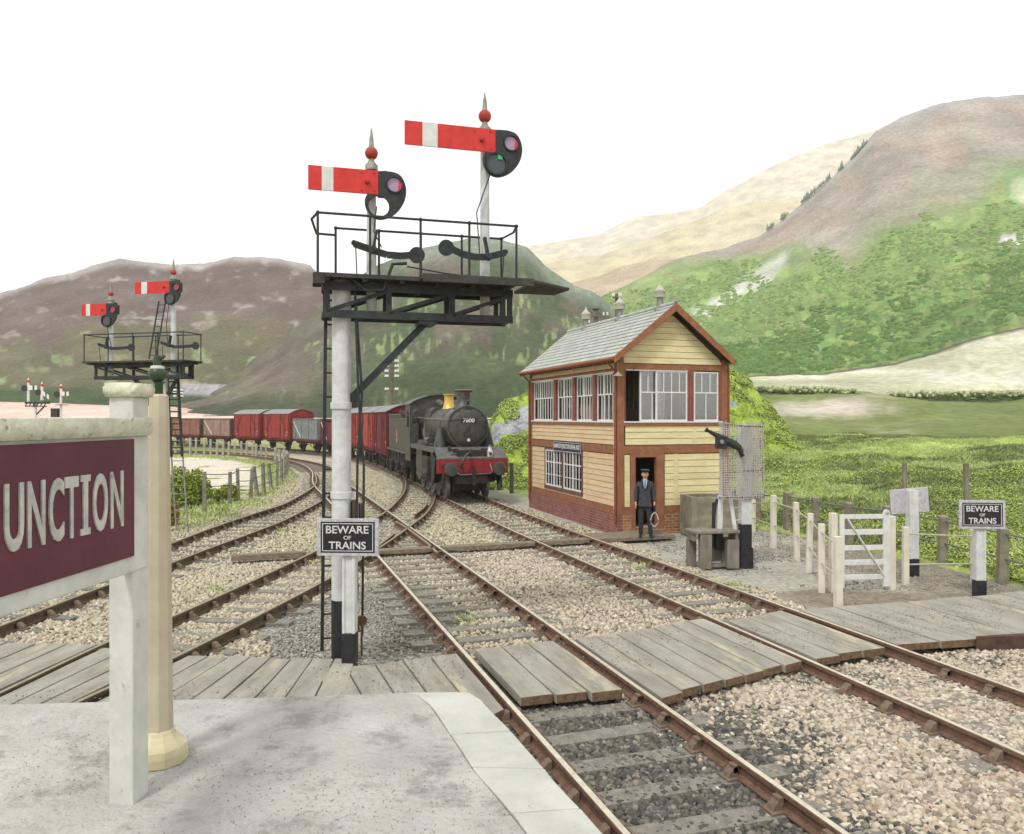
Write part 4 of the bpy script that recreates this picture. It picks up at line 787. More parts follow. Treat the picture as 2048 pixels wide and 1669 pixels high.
def bracket_signal(label, base, rz, post_r, ztop, deck, truss, rail_z, dolls, far=False):
    """deck=(x0,x1,z) truss=(x0,x1,z0,z1)"""
    t = thing('bracket_signal', label, 'railway signal', base, rz, None); bz = base[2]
    def Z(z): return z - bz
    m = MB(); m.lathe([(post_r * 1.02, .75), (post_r * .98, Z(2.2)), (post_r * .96, Z(ztop)), (post_r * .7, Z(ztop) + .02)], n=24); m.build('post', white_p, t, smooth=40)
    m = MB(); m.lathe([(post_r * 1.03, -.1), (post_r * 1.04, .752)], n=24); m.build('post_foot', black_p, t, smooth=40)
    for zz in ((Z(1.95), Z(3.1)) if not far else (Z(1.2), Z(2.6))):
        m = MB(); m.lathe([(post_r * 1.0, 0), (post_r * 1.12, .005), (post_r * 1.12, .085), (post_r * 1.0, .09)], (0, 0, zz), n=24); m.box(post_r * .9, post_r * 1.5, -.03, .03, zz + .01, zz + .08); m.build('post_band', white_p, t, smooth=40)
    x0, x1, z0, z1 = truss; z0, z1 = Z(z0), Z(z1)
    m = MB()
    for y in (-.19, .19):
        m.box(x0, x1, y - .025, y + .025, z0 - .05, z0 + .045); m.box(x0, x1, y - .028, y + .028, z1 - .05, z1 + .05)
        n = 3; xs = [x0 + .05] + [x0 + (x1 - x0) * (i + 1) / n for i in range(n - 1)] + [x1 - .04]
        for i, x in enumerate(xs): m.box(x - .035, x + .035, y - .02, y + .02, z0 + .045, z1 - .05)
        for a, b in zip(xs[:-1], xs[1:]): m.bar((a, y, z0 + .03) if base[0] > -5 else (a, y, z1 - .04), (b, y, z1 - .04) if base[0] > -5 else (b, y, z0 + .03), .05, .045)
        m.box(x1 - .16, x1 - .1, y - .02, y + .02, z0 + .045, z1 - .05)
    for x in (x0 + .02, (x0 + x1) / 2, x1 - .05): m.box(x - .03, x + .03, -.165, .165, z0 - .04, z0 + .02); m.box(x - .03, x + .03, -.165, .165, z1 - .03, z1 + .03)
    m.build('truss', black_i, t)
    dx0, dx1, dz = deck; dz = Z(dz); m = MB()
    nb = 7; ys = np.linspace(-.36, .42, nb + 1)
    for i in range(nb): m.box(dx0, dx1 if (i > 2 or far) else dx1 + .0, ys[i] + .004, ys[i + 1] - .004, dz - .035, dz)
    if not far:
        m.prism([(.95, -.62), (2.45, -.62), (3.05, -.2), (3.0, .28), (2.4, .30), (2.4, -.37), (.95, -.37)], dz - .05, dz - .015, 'xy')
        m.box(.95, 2.4, -.66, -.62, dz - .1, dz - .0); m.box(dx0 - .02, dx0 + .12, -.40, -.37, dz - .14, dz - .01)
    m.box(dx0, dx1, -.385, -.362, dz - .055, dz); m.box(dx0, dx1, .422, .442, dz - .055, dz)
    for x in np.linspace(dx0 + .15, dx1 - .15, 6): m.box(x - .03, x + .03, -.36, .42, dz - .09, dz - .036)
    m.build('deck', deck_m, t, bevel=.003)
    rz_ = Z(rail_z); m = MB(); r = .016
    for y, xa, xb in ((-.35, dx0 + .04, dx1 - .03), (.41, dx0 + .3, dx1 - .03)):
        m.tube([(xa, y, rz_), (xb, y, rz_)], r, 6)
        for x in np.linspace(xa, xb, 5): m.tube([(x, y, dz), (x, y, rz_)], r, 6); m.sphere((x, y, rz_), r * 1.7, 4)
    m.tube([(dx1 - .03, -.35, rz_), (dx1 + .03, 0, rz_ + .0), (dx1 - .03, .41, rz_)], r, 6)
    m.tube([(dx0 + .04, -.35, rz_), (dx0 - .03, -.2, rz_ - .05), (dx0 + .04, .1, rz_ - .16), (dx0 + .3, .3, rz_ - .12)] if not far else [(dx0 + .04, -.35, rz_), (dx0 + .02, .41, rz_), (dx0 + .3, .41, rz_)], r, 6)
    m.build('handrail', black_i, t)
    m = MB()
    if not far: m.bar((.1, -.0, Z(3.22)), (1.12, -.0, z0 - .03), .06, .09); m.box(.05, .2, -.06, .06, Z(3.12), Z(3.3)); m.box(.98, 1.2, -.2, .2, z0 - .1, z0 - .05)
    else: m.bar((-.1, 0, Z(3.3)), (-.95, 0, z0 - .03), .06, .09); m.bar((.12, 0, Z(3.6)), (.45, 0, z0 - .03), .06, .08)
    m.build('strut', black_i, t)
    for k, d in enumerate(dolls):
        x, r, ztip, zb1, zb0, zc, xl, xr, az, h, spw, low = d; e = thing('doll', None, None, (x, .06, 0)); e.parent = t
        m = MB(); m.lathe([(r, z0 + .0), (r, z0 + .5), (r * .86, Z(zc))], n=18); m.box(-r * 1.2, r * 1.2, -r * 1.2, r * 1.2, dz - .04, dz + .05) if False else None; m.build('post', white_p, e, smooth=40)
        finial(e, 0, 0, Z(zc), Z(ztip), Z(zb0), Z(zb1), r)
        arm(t, xl, xr, Z(az), h, -.10, spw, 0 if not far else 0, low)
        # lamp behind the spectacle
        m = MB(); m.box(xr + .02, xr + .2, .03, .17, Z(az) - .12, Z(az) + .14); m.lathe([(.06, 0), (.06, .06), (.03, .08)], (xr + .11, .1, Z(az) + .14), n=12); m.lathe([(.05, 0), (.05, -.03)], (xr + .11, .03, Z(az) + .03), 'y', 12); m.build('signal_lamp', black_i, t)
        m = MB(); s = -1 if (not far and k == 1) or (far and k == 0 and False) else 1
        m.tube([(xr - .02, -.08, Z(az) - .3), (x + .02 if k == 0 else x - .14, -.05, (Z(az) + dz) / 2), (x + .12 if k == 0 else x - .1, -.05, dz + .42)], .009, 5)
        m.tube([(x - .22 * s, -.13, dz + .42), (x - .2 * s, -.1, dz)], .008, 5); m.build('pull_rod', black_i, t)
        lever(t, x, Z(deck[2]) + (.36 if not far else .42), -.12, .52 if not far else .78, flip=-1 if (not far and k == 1) else 1, wz=.09 if (not far and k == 1) else -.03)
    return t, Z
base = G(683, 1315, -.1)
sig, Z_ = bracket_signal('tall bracket signal in the centre with two red arms, behind the front warning sign', tuple(base), R(16), .125, 4.78, (-.35, 2.28, 4.79), (-.24, 2.24, 4.31, 4.66), 5.53,
    [(.388, .066, 6.78, 6.54, 6.375, 6.28, -.42, .46, 6.03, .31, .36, 'open'), (1.92, .068, 7.42, 7.19, 7.02, 6.92, .80, 2.03, 6.72, .315, .37, 'green')])
ladder('ladder', sig, (-.1, .3, .02), (-.05, .3, Z_(4.7)), (1, .18, 0), .27, 15, black_i, .02)
m = MB()
for dx, y in ((.17, -.14), (.25, -.16)): m.tube([(dx, y, .3), (dx + .02, y, Z_(2.4)), (dx + .08 if dx < .2 else .2, y, Z_(3.3)), (.16, y, Z_(4.6))], .016, 6)
m.tube([(.1, -.28, Z_(4.75)), (.28, -.3, Z_(4.6)), (.5, -.3, Z_(4.62)), (.62, -.3, Z_(4.95)), (.8, -.3, Z_(4.97))], .022, 6); m.tube([(.8, -.3, Z_(4.93)), (1.3, -.33, Z_(4.86)), (1.9, -.2, Z_(4.85))], .01, 5)
m.build('signal_wire', black_i, sig)
m = MB(); m.box(.13, .20, -.13, .09, Z_(1.3), Z_(1.92)); m.box(.22, .28, -.13, .05, Z_(1.3), Z_(1.88)); m.build('detector_box', mat('dull_brown_iron', S(96, 78, 68), S(70, 58, 52), 10, .8), sig)
m = MB(); m.tube([(.17, -.1, 1.4), (.19, -.12, .9), (.16, -.14, .55), (.21, -.15, .35)], .02, 6); m.tube([(.24, -.18, .05), (.24, -.18, .42), (.27, -.18, .52)], .014, 6); m.lathe([(.07, 0), (.07, .02), (.03, .025), (.03, 0)], (.24, -.2, .5), 'y', 14); m.lathe([(.045, 0), (.045, .02)], (.15, -.19, .46), 'y', 12)
m.build('wire_pulley', mat('rusty_pulley', S(122, 92, 58), S(84, 70, 50), 20, .8), sig)
bf = G(327, 1062, -.15)
sf, Z2 = bracket_signal('farther bracket signal with two red arms, standing behind the name board post', tuple(bf), R(-14), .125, 4.5, (-2.34, .92, 4.55), (-2.1, .82, 4.1, 4.44), 5.3,
    [(-1.775, .075, 6.83, 6.56, 6.42, 6.33, -2.62, -1.78, 6.03, .33, .36, 'dim'), (.272, .075, 7.38, 7.08, 6.93, 6.85, -.84, .28, 6.58, .33, .36, 'dim')], far=True)
ladder('ladder', sf, (.52, .1, .0), (.36, .1, Z2(1.9)), (1, .1, 0), .34, 9, grey_m, .018); ladder('ladder', sf, (.35, .1, Z2(1.9)), (.20, .1, Z2(4.4)), (1, .1, 0), .32, 15, black_i, .028); ladder('ladder', sf, (-.2, -.2, Z2(4.6)), (.0, -.05, Z2(6.2)), (1, .1, 0), .2, 8, black_i, .016)

# small signals far off on the left, seen from behind
def far_signal(label, x, ybase, ytip, Y, arms, deckw=None):
    p = P(x, ybase, Y); t = thing('distant_signal', label, 'railway signal', tuple(p)); s = Y / F
    def zz(y): return CH - (y - CY) * s - p.z
    if deckw:
        m = MB(); m.lathe([(.14, -6), (.14, zz(805))], n=10); m.build('post', white_c, t); m = MB(); a, b = (deckw[0] - x) * s, (deckw[1] - x) * s
        m.box(a, b, -.25, .25, zz(808), zz(804)); m.box(a, b, -.2, -.15, zz(814), zz(812)); [m.bar((a + (b - a) * q, -.18, zz(813)), (a + (b - a) * (q + .12), -.18, zz(806)), .06) for q in np.linspace(0, .85, 6)]; m.bar((.1, 0, zz(830)), (b * .7, 0, zz(813)), .09); m.build('deck', black_i, t)
    for (ax, yb, yt, arm_) in arms:
        X_ = (ax - x) * s; m = MB(); m.lathe([(.11, zz(yb) - (6 if not deckw else 0)), (.09, zz(yt + 9))], (X_, 0, 0), n=10); m.build('post', white_c, t); m = MB(); m.sphere((X_, 0, zz(yt + 7)), .14, 5); m.build('finial_ball', red_p, t)
        m = MB(); m.lathe([(.08, zz(yt + 4)), (.01, zz(yt))], (X_, 0, 0), n=8); m.build('finial_spike', white_c, t)
        L_, dz_, st = arm_; m = MB(); c = zz(yt + 20); q = [(0, .17), (L_, .17 + dz_), (L_, -.17 + dz_), (0, -.17)]; m.prism([(X_ + a_, c + b_) for a_, b_ in q], -.14, -.11, 'xz'); m.prism([(X_ + L_ * .55, c + dz_ * .55 + .18), (X_ + L_ * .72, c + dz_ * .72 + .18), (X_ + L_ * .72, c + dz_ * .72 - .18), (X_ + L_ * .55, c + dz_ * .55 - .18)], -.15, -.1, 'xz', 1); m.build('semaphore_arm', [white_c, black_p], t)
        m = MB(); m.lathe([(.25, 0), (.25, .05)], (X_ - .25, -.13, c - .05), 'y', 12); m.build('spectacle', black_i, t)
    return t
far_signal('small far bracket signal with two posts, leftmost of the tiny signals above the name board', 70, 840, 756, 62, [(57, 804, 756, (.75, 0, 0)), (84, 801, 764, (.62, -.45, 0))], (53, 97))
t = far_signal('tiny far signal on a single post with one pale arm, above the name board', 122, 840, 768, 62, [(122, 836, 768, (.68, 0, 0))])
m = MB(); m.box(-.65, -.15, -.3, .1, .2, .9); m.box(-.3, .45, -.3, .3, 1.15, 1.2); m.build('platform', black_i, t)

# ---- warning signs
sign_k = mat('sign_black', S(46, 42, 50), S(34, 32, 38), 9, .45, 0, .15, 60); sign_w = mat('sign_white', S(232, 232, 232), S(210, 210, 212), 10, .5, dirt=S(140, 134, 128), dth=.64, ds=26)
chipped = mat('sign_edge_chipped', S(214, 214, 218), S(176, 172, 176), 30, .6, 0, .4, 60, dirt=S(120, 100, 92), dth=.6, ds=34)
def beware(label, base, rz, bw, bh, zc, post_w, kf, tilt=0, front=True, panel_over=.0):
    t = thing('warning_sign', label, 'warning sign', tuple(base), rz, None); Zc = zc - base[2]
    m = MB(); m.box(-post_w / 2, post_w / 2, .03, .03 + post_w * .8, kf, Zc + bh * .45 + (0 if front else .0)); m.box(-post_w / 2, -post_w * .28, .015, .03, kf, Zc - bh * .5); m.box(post_w * .28, post_w / 2, .015, .03, kf, Zc - bh * .5); m.build('post', white_p, t, bevel=.006)
    m = MB(); m.box(-post_w * .53, post_w * .53, .008, .035 + post_w * .83, -.15, kf); m.build('post_foot', black_p, t, bevel=.006)
    y1, y0 = (.012, -.016) if front else (.03 + post_w * .8 + .03, .03 + post_w * .8)
    bd = thing('board', None, None, (0, 0, Zc)); bd.parent = t; bd.rotation_euler = (0, R(tilt), 0)
    m = MB(); m.box(-bw / 2, bw / 2, y0, y1, -bh / 2, bh / 2); m.build('board_plate', chipped, bd, bevel=.004)
    if front:
        a, b = bw / 2 - bw * .062, bh / 2 - bh * .085; m = MB(); m.box(-a, a, -.019, -.015, -b, b); m.build('black_panel', sign_k, bd)
        a -= bw * .026; b -= bh * .042; l = bw * .011; m = MB(); m.box(-a, a, -.0215, -.0185, b - l, b); m.box(-a, a, -.0215, -.0185, -b, -b + l); m.box(-a, -a + l, -.0216, -.0186, -b, b); m.box(a - l, a, -.0216, -.0186, -b, b); m.build('border_line', sign_w, bd)
        X = mat3((1, 0, 0), (0, 0, 1), (0, -1, 0)); 
        for s, wd, sz, z in (('BEWARE', bw * .69, bh * .205, bh * .205), ('OF', bw * .12, bh * .105, -.005), ('TRAINS', bw * .60, bh * .205, -bh * .215)):
            text_mesh('lettering', s, sz, sign_w, bd, Matrix.Translation((-.004, -.0215, z)) @ X, .005, wd, offset=sz * .012)
    return t
b_ = G(696, 1333, -.04); beware('black and white beware of trains sign in front of the bracket signal post', b_, R(-3), .76, .455, 1.535, .16, .39)
b_ = G(1964, 1190, -.12); beware('black and white beware of trains sign at the right, beyond the planked ramp', b_, R(-4), .78, .50, CH - (1029.5 - CY) * b_[1] / F, .165, .24)
b_ = G(1830, 1146, -.12); beware('white back of a tilted warning board on a post behind the white gate', b_, R(4), .80, .50, CH - (1004 - CY) * b_[1] / F, .19, .27, tilt=-4, front=False)
# ================================================================== SIGNAL BOX AND ITS SURROUNDINGS
brown = mat('brown_paint', S(164, 112, 80), S(142, 92, 66), 5, .75, 0, .3, 50, dirt=S(124, 86, 68), dth=.6, ds=12)
brown2 = mat('maroon_paint', S(148, 88, 72), S(126, 72, 60), 5, .6, 0, .2, 50)
orange_p = mat('rusty_downpipe', S(160, 92, 52), S(138, 74, 44), 9, .6, 0, .25, 50)
side_b = mat('tan_boarding', S(234, 208, 170), S(220, 190, 150), 2.2, .8, 0, .4, 30, dirt=S(190, 158, 122), dth=.56, ds=8, island=.06, stretch=(1, .5, 3))
end_b = mat('yellow_boarding', S(244, 231, 184), S(228, 211, 156), 2.2, .8, 0, .4, 30, dirt=S(200, 188, 154), dth=.54, ds=8, island=.06, stretch=(.5, 1, 3))
gap_m = mat('board_gap', S(92, 72, 54))
slate = mat('roof_slate', S(196, 198, 190), S(168, 172, 166), 4, .85, 0, .3, 40, dirt=S(136, 140, 132), dth=.62, ds=6, island=.06)
sash = mat('sash_white', S(240, 240, 240), S(226, 226, 224), 9, .5)
bk_s = mat_brick('side_brick', 'y', S(146, 92, 84), S(124, 74, 68), S(168, 130, 116)); bk_e = mat_brick('end_brick', 'x', S(166, 118, 82), S(140, 92, 62), S(196, 170, 130))
glass = mat_glass('window_glass', (.9, .9, .87, 1), .14)
intr = mat('interior_cream', S(206, 192, 160), S(186, 172, 142), 2, .9); dkint = mat('interior_dark', S(70, 62, 54), S(50, 44, 40), 3, .8)
BXW, BXL, Z0, ZE = 3.36, 7.05, -.2, 4.62
cb = G(1237, 1068, -.15); box = thing('signal_box', 'two storey yellow and brown timber signal box with slate roof, right of the steam engine', 'signal box', (cb.x, cb.y, 0), TH)
# local: x along the end wall, y along the track side wall, z up from railhead
def part(name, m_, b, **k): return b.build(name, m_, box, **k)
def boards_side(b, s0, s1, z0, z1, pitch=.165, x=0):
    n = max(1, round((z1 - z0) / pitch)); h = (z1 - z0) / n
    for i in range(n): b.add([(x, s0, z0 + i * h + .006), (x - .022, s0, z0 + i * h + .006), (x - .010, s0, z0 + (i + 1) * h - .004), (x, s0, z0 + (i + 1) * h - .004), (x, s1, z0 + i * h + .006), (x - .022, s1, z0 + i * h + .006), (x - .010, s1, z0 + (i + 1) * h - .004), (x, s1, z0 + (i + 1) * h - .004)], [(0, 1, 2, 3), (7, 6, 5, 4), (1, 5, 6, 2), (0, 4, 5, 1), (2, 6, 7, 3), (0, 3, 7, 4)])
def boards_end(b, x0, x1, z0, z1, pitch=.165, y=0, clip=None):
    n = max(1, round((z1 - z0) / pitch)); h = (z1 - z0) / n
    for i in range(n):
        a0, a1 = z0 + i * h + .006, z0 + (i + 1) * h - .004; c0, c1, d0, d1 = x0, x1, x0, x1
        if clip: c0, c1 = clip(a0); d0, d1 = clip(a1)
        if d1 - d0 < .02: continue
        b.add([(c0, y, a0), (c0, y - .022, a0), (d0, y - .010, a1), (d0, y, a1), (c1, y, a0), (c1, y - .022, a0), (d1, y - .010, a1), (d1, y, a1)], [(3, 2, 1, 0), (4, 5, 6, 7), (1, 2, 6, 5), (0, 1, 5, 4), (2, 3, 7, 6), (0, 4, 7, 3)])
# cores of the walls (thickness .12) leave the openings free
def wall_core():
    b = MB(); T = .12
    # side wall: below sill, above windows, lower window opening 2.45-5.5, z .75-1.95
    b.box(.0, T, .0, BXL, .36, .72); b.box(0, T, 0, 2.45, .72, 1.95); b.box(0, T, 5.5, BXL, .72, 1.95); b.box(0, T, 0, BXL, 1.95, 2.85); b.box(0, T, 0, BXL, 4.22, ZE)
    # far side and back
    b.box(BXW - T, BXW, 0, BXL, .36, ZE); b.box(T, BXW - T, BXL - T, BXL, .36, ZE)
    # end wall: door .5-1.12 up to 1.92
    b.box(T, .46, 0, T, .36, 2.0); b.box(1.16, BXW - T, 0, T, .36, 2.0); b.box(T, BXW - T, 0, T, 2.0, 2.85); b.box(T, BXW - T, 0, T, 4.28, ZE)
    return b
part('wall', gap_m, wall_core())
ovl, ovr = .27, .03; hx = (BXW + ovr - ovl) / 2; RZ = 6.08
b = MB(); b.prism([(0.02, ZE), (BXW - .04, ZE), (hx, RZ - .14)], .0, .1, 'xz'); b.prism([(0.02, ZE), (BXW - .04, ZE), (hx, RZ - .14)], BXL - .1, BXL, 'xz'); part('gable', gap_m, b)
s = MB(); boards_side(s, .16, BXL - .22, 2.24, 2.76, .13); boards_side(s, .16, 2.36, .56, 1.98); boards_side(s, 5.6, BXL - .22, .56, 1.98); boards_side(s, 2.36, 5.6, .56, .66, .1); boards_side(s, .2, BXL - .25, 4.33, 4.48, .15); part('weatherboarding', side_b, s)
s = MB(); xl, xr = .2, BXW - .16; boards_end(s, xl, xr, 2.24, 2.76, .17); boards_end(s, .17, .33, .56, 1.98, 2); boards_end(s, 1.40, xr, .56, 1.98, .17)
def gclip(z): hw = max(0, (RZ - .2 - z) / (RZ - 4.6) * (hx + ovl)); return (max(.12, hx - hw), min(BXW - .14, hx + hw))
boards_end(s, 0, 0, 4.46, RZ - .28, .165, clip=gclip); part('weatherboarding', end_b, s)
# brown framing
f = MB(); e = .03
f.box(-e - .02, .14, -e - .02, .17, .36, ZE - .02)                                             # corner post
f.box(BXW - .16, BXW + e, -e, .12, .36, ZE - .02); f.box(-e, .1, BXL - .22, BXL + e, .36, ZE - .02)
f.box(-e - .002, .05, .17, BXL - .22, 2.0, 2.22); f.box(.14, BXW - .16, -e - .002, .05, 2.0, 2.22)
f.box(-e - .02, .05, .17, BXL - .22, 2.76, 2.85); f.box(.14, BXW - .16, -e - .02, .05, 2.76, 2.85)
f.box(-e - .001, .05, .17, BXL - .22, .36, .55); f.box(.14, .34, -e - .001, .05, .36, .55); f.box(1.36, BXW - .16, -e - .001, .05, .36, .55)
f.box(-e + .004, .05, .17, BXL - .22, 4.24, 4.32); f.box(.14, BXW - .16, -e, .05, 4.29, 4.44)
f.box(-e, .05, .17, BXL - .22, 4.50, 4.62)
part('timber_frame', brown, f, bevel=.006)
# small studs on the boarding
f = MB(); 
for y_ in (2.05,): f.box(-.034, 0, y_ - .03, y_ + .03, .56, 1.98)
f.box(-.034, 0, 4.75, 4.81, 2.24, 2.75)
for y_ in (1.55, 3.1, 4.68): f.box(-.036, 0, y_ - .05, y_ + .05, 4.33, 4.49)
part('cover_strip', side_b, f, bevel=.003); f = MB(); f.box(1.68, 1.80, -.034, 0, .56, 1.98); f.box(2.28, 2.38, -.034, 0, 2.24, 2.75); part('cover_strip', end_b, f, bevel=.003)
# brick plinth, side and end
b = MB(); b.box(-.05, .1, -.05, BXL + .04, Z0, .36); part('brick_plinth', bk_s, b)
b = MB(); b.box(.1, .36, -.052, .1, Z0, .36); b.box(1.38, BXW + .04, -.052, .1, Z0, .36); b.box(.36, 1.38, -.04, .1, Z0, -.0); part('brick_plinth', bk_e, b)
b = MB(); b.box(BXW - .08, BXW + .04, .1, BXL + .04, Z0, .36); b.box(.1, BXW - .08, BXL - .08, BXL + .03, Z0, .36); part('brick_plinth', bk_s, b)
# windows -----------------------------------------------------------------
def side_window(y0, y1, z0, z1, nb_t, nb_b, split=.56, x=-.018, depth=.05, name='window'):
    w_ = thing(name, None, None, (x, (y0 + y1) / 2, z0)); w_.parent = box; h = z1 - z0; a = (y1 - y0) / 2; t = .035; fr = MB()
    fr.box(0, depth, -a, a, 0, .05); fr.box(0, depth, -a, a, h - .045, h); fr.box(0, depth, -a, -a + t, .05, h - .045); fr.box(0, depth, a - t, a, .05, h - .045); fr.box(.004, depth - .006, -a + t, a - t, h * split - .018, h * split + .018)
    for i in range(1, nb_t): yy = -a + 2 * a * i / nb_t; fr.box(.008, depth - .012, yy - .011, yy + .011, h * split + .018, h - .045)
    for i in range(1, nb_b): yy = -a + 2 * a * i / nb_b; fr.box(.008, depth - .012, yy - .011, yy + .011, .05, h * split - .018)
    fr.build('sash', sash, w_); g = MB(); g.box(depth * .5, depth * .5 + .004, -a + .01, a - .01, .02, h - .02); g.build('pane', glass, w_); return w_
bays = [(.30, 1.46, 4, 3), (1.66, 2.95, 5, 4), (3.20, 4.52, 5, 4), (4.82, 6.80, 8, 6)]
for y0, y1, a, b_n in bays:
    mid_ = y0 + (y1 - y0) * (.62 if y0 > 4 else .5)
    side_window(y0, mid_ + .01, 2.88, 4.22, max(2, round(a * (mid_ - y0) / (y1 - y0)) + 1), max(2, round(b_n * (mid_ - y0) / (y1 - y0)) + 1), x=-.02); side_window(mid_ - .01, y1, 2.88, 4.22, max(2, round(a * (y1 - mid_) / (y1 - y0)) + 1), max(2, round(b_n * (y1 - mid_) / (y1 - y0))), x=.035)
f = MB()
for y_ in (1.56, 3.075, 4.67): f.box(-.03, .08, y_ - .1, y_ + .1, 2.85, 4.24)
f.box(-.028, .08, 6.8, BXL - .21, 2.85, 4.24); f.box(-.028, .08, .17, .30, 2.85, 4.24); part('window_post', brown2, f, bevel=.004)
f = MB(); f.box(-.06, .04, .17, BXL - .22, 2.846, 2.885); f.box(-.045, 0, .17, BXL - .22, 4.215, 4.245); part('window_sill', sash, f)
# lower pair on the track side
f = MB(); f.box(-.035, .08, 2.38, 2.46, .64, 1.98); f.box(-.035, .08, 5.49, 5.57, .64, 1.98); f.box(-.036, .08, 2.46, 5.49, 1.93, 1.98); f.box(-.05, .08, 2.38, 5.57, .62, .72); f.box(-.034, .08, 3.88, 4.04, .72, 1.93); part('window_frame', mat('grey_brown_timber', S(128, 92, 78), S(104, 70, 60), 9, .8, 0, .4, 30), f, bevel=.004)
for y0, y1 in ((2.46, 3.88), (4.04, 5.49)):
    for q0, q1, xx, nb in ((y0, (y0 + y1) / 2 + .02, -.01, 3), ((y0 + y1) / 2 - .02, y1, -.026, 3)):
        w_ = side_window(q0, q1, .73, 1.92, nb, nb, .66, xx); fr = MB(); a = (q1 - q0) / 2; fr.box(.006, .04, -a + .03, a - .03, .36, .38); fr.build('glazing_bar', sash, w_)
# end wall windows
def end_window(x0, x1, z0, z1, nt_, nb_, y=-.018, split=.58):
    w_ = thing('window', None, None, ((x0 + x1) / 2, y, z0)); w_.parent = box; h = z1 - z0; a = (x1 - x0) / 2; t = .045; fr = MB()
    fr.box(-a, a, 0, .05, 0, .055); fr.box(-a, a, 0, .05, h - .035, h); fr.box(-a, -a + t, 0, .05, .055, h - .035); fr.box(a - t, a, 0, .05, .055, h - .035); fr.box(-a + t, a - t, .004, .044, h * split - .018, h * split + .018)
    for i in range(1, nt_): xx = -a + 2 * a * i / nt_; fr.box(xx - .013, xx + .013, .008, .036, h * split + .018, h - .035)
    for i in range(1, nb_): xx = -a + 2 * a * i / nb_; fr.box(xx - .013, xx + .013, .008, .036, .055, h * split - .018)
    fr.build('sash', sash, w_); g = MB(); g.box(-a + .01, a - .01, .024, .028, .02, h - .02); g.build('pane', glass, w_)
end_window(.66, 1.42, 2.875, 4.26, 3, 2, .035); end_window(1.12, 2.1, 2.875, 4.26, 4, 2, -.02); end_window(2.31, 3.10, 2.875, 4.26, 3, 2, -.01)
f = MB(); f.box(2.11, 2.30, -.03, .08, 2.85, 4.29); f.box(3.105, BXW - .155, -.028, .08, 2.85, 4.29); f.box(.14, .2, -.028, .08, 2.85, 4.29); part('window_post', brown2, f, bevel=.004)
f = MB(); f.box(.14, BXW - .16, -.062, .04, 2.846, 2.882); f.box(.2, 2.11, -.04, 0, 4.262, 4.285); part('window_sill', sash, f)
# door case and dark lobby
f = MB(); f.box(.34, .495, -.04, .1, -.02, 2.0); f.box(1.13, 1.37, -.04, .1, -.02, 2.0); f.box(.495, 1.13, -.04, .1, 1.9, 2.0); part('door_frame', brown, f, bevel=.005)
f = MB(); f.box(.5, 1.13, -.02, .5, -.06, -.01); part('door_step', mat('stone_step', S(150, 144, 130), S(124, 118, 104), 6, .9), f)
# lobby box behind the door: floor, walls, ceiling
f = MB(); f.box(.12, 3.3, .12, 6.9, -.1, -.06); f.box(1.6, 1.66, .12, 2.0, -.06, 2.5); f.box(.12, 1.6, 2.0, 2.06, -.06, 2.5); part('lobby', dkint, f)
f = MB(); f.box(.12, BXW - .12, .12, BXL - .12, 2.6, 2.68); part('upper_floor', dkint, f)
f = MB(); f.box(BXW - .2, BXW - .121, .12, BXL - .12, 2.68, 4.6); f.box(.12, BXW - .2, BXL - .2, BXL - .121, 2.68, 4.6); f.box(.12, BXW - .12, .12, BXL - .12, 4.6, 4.61); part('interior_lining', intr, f)
f = MB()
for i in range(16): y_ = 1.0 + i * .28; f.bar((.9, y_, 2.68), (.98, y_, 3.75), .035, .02); f.tube([(.98, y_, 3.75), (1.0, y_, 3.92)], .018, 6)
f.box(.75, 1.25, .8, 5.6, 2.68, 2.82); part('lever_frame', mat('lever_steel', S(120, 116, 112), S(80, 44, 40), 8, .5), f)
f = MB(); f.box(.35, .8, .5, .9, 2.68, 3.25); f.lathe([(.18, 2.68), (.2, 3.0), (.12, 3.4)], (.55, .7, 0), n=12); f.box(1.6, 2.6, .6, 1.1, 2.68, 3.4); part('stove_and_desk', dkint, f)
# curtains behind the track side windows
f = MB(); cm = mat('pale_curtain', S(206, 188, 168), S(186, 164, 146), 7, .95)
for y0, y1, *_ in bays:
    for q in np.arange(y0 + .2, y1 - .1, .42): f.prism([(q, 2.9), (q + .16, 2.9), (q + .16, 4.2), (q, 4.2)], .2, .22, 'yz')
part('curtain', cm, f)
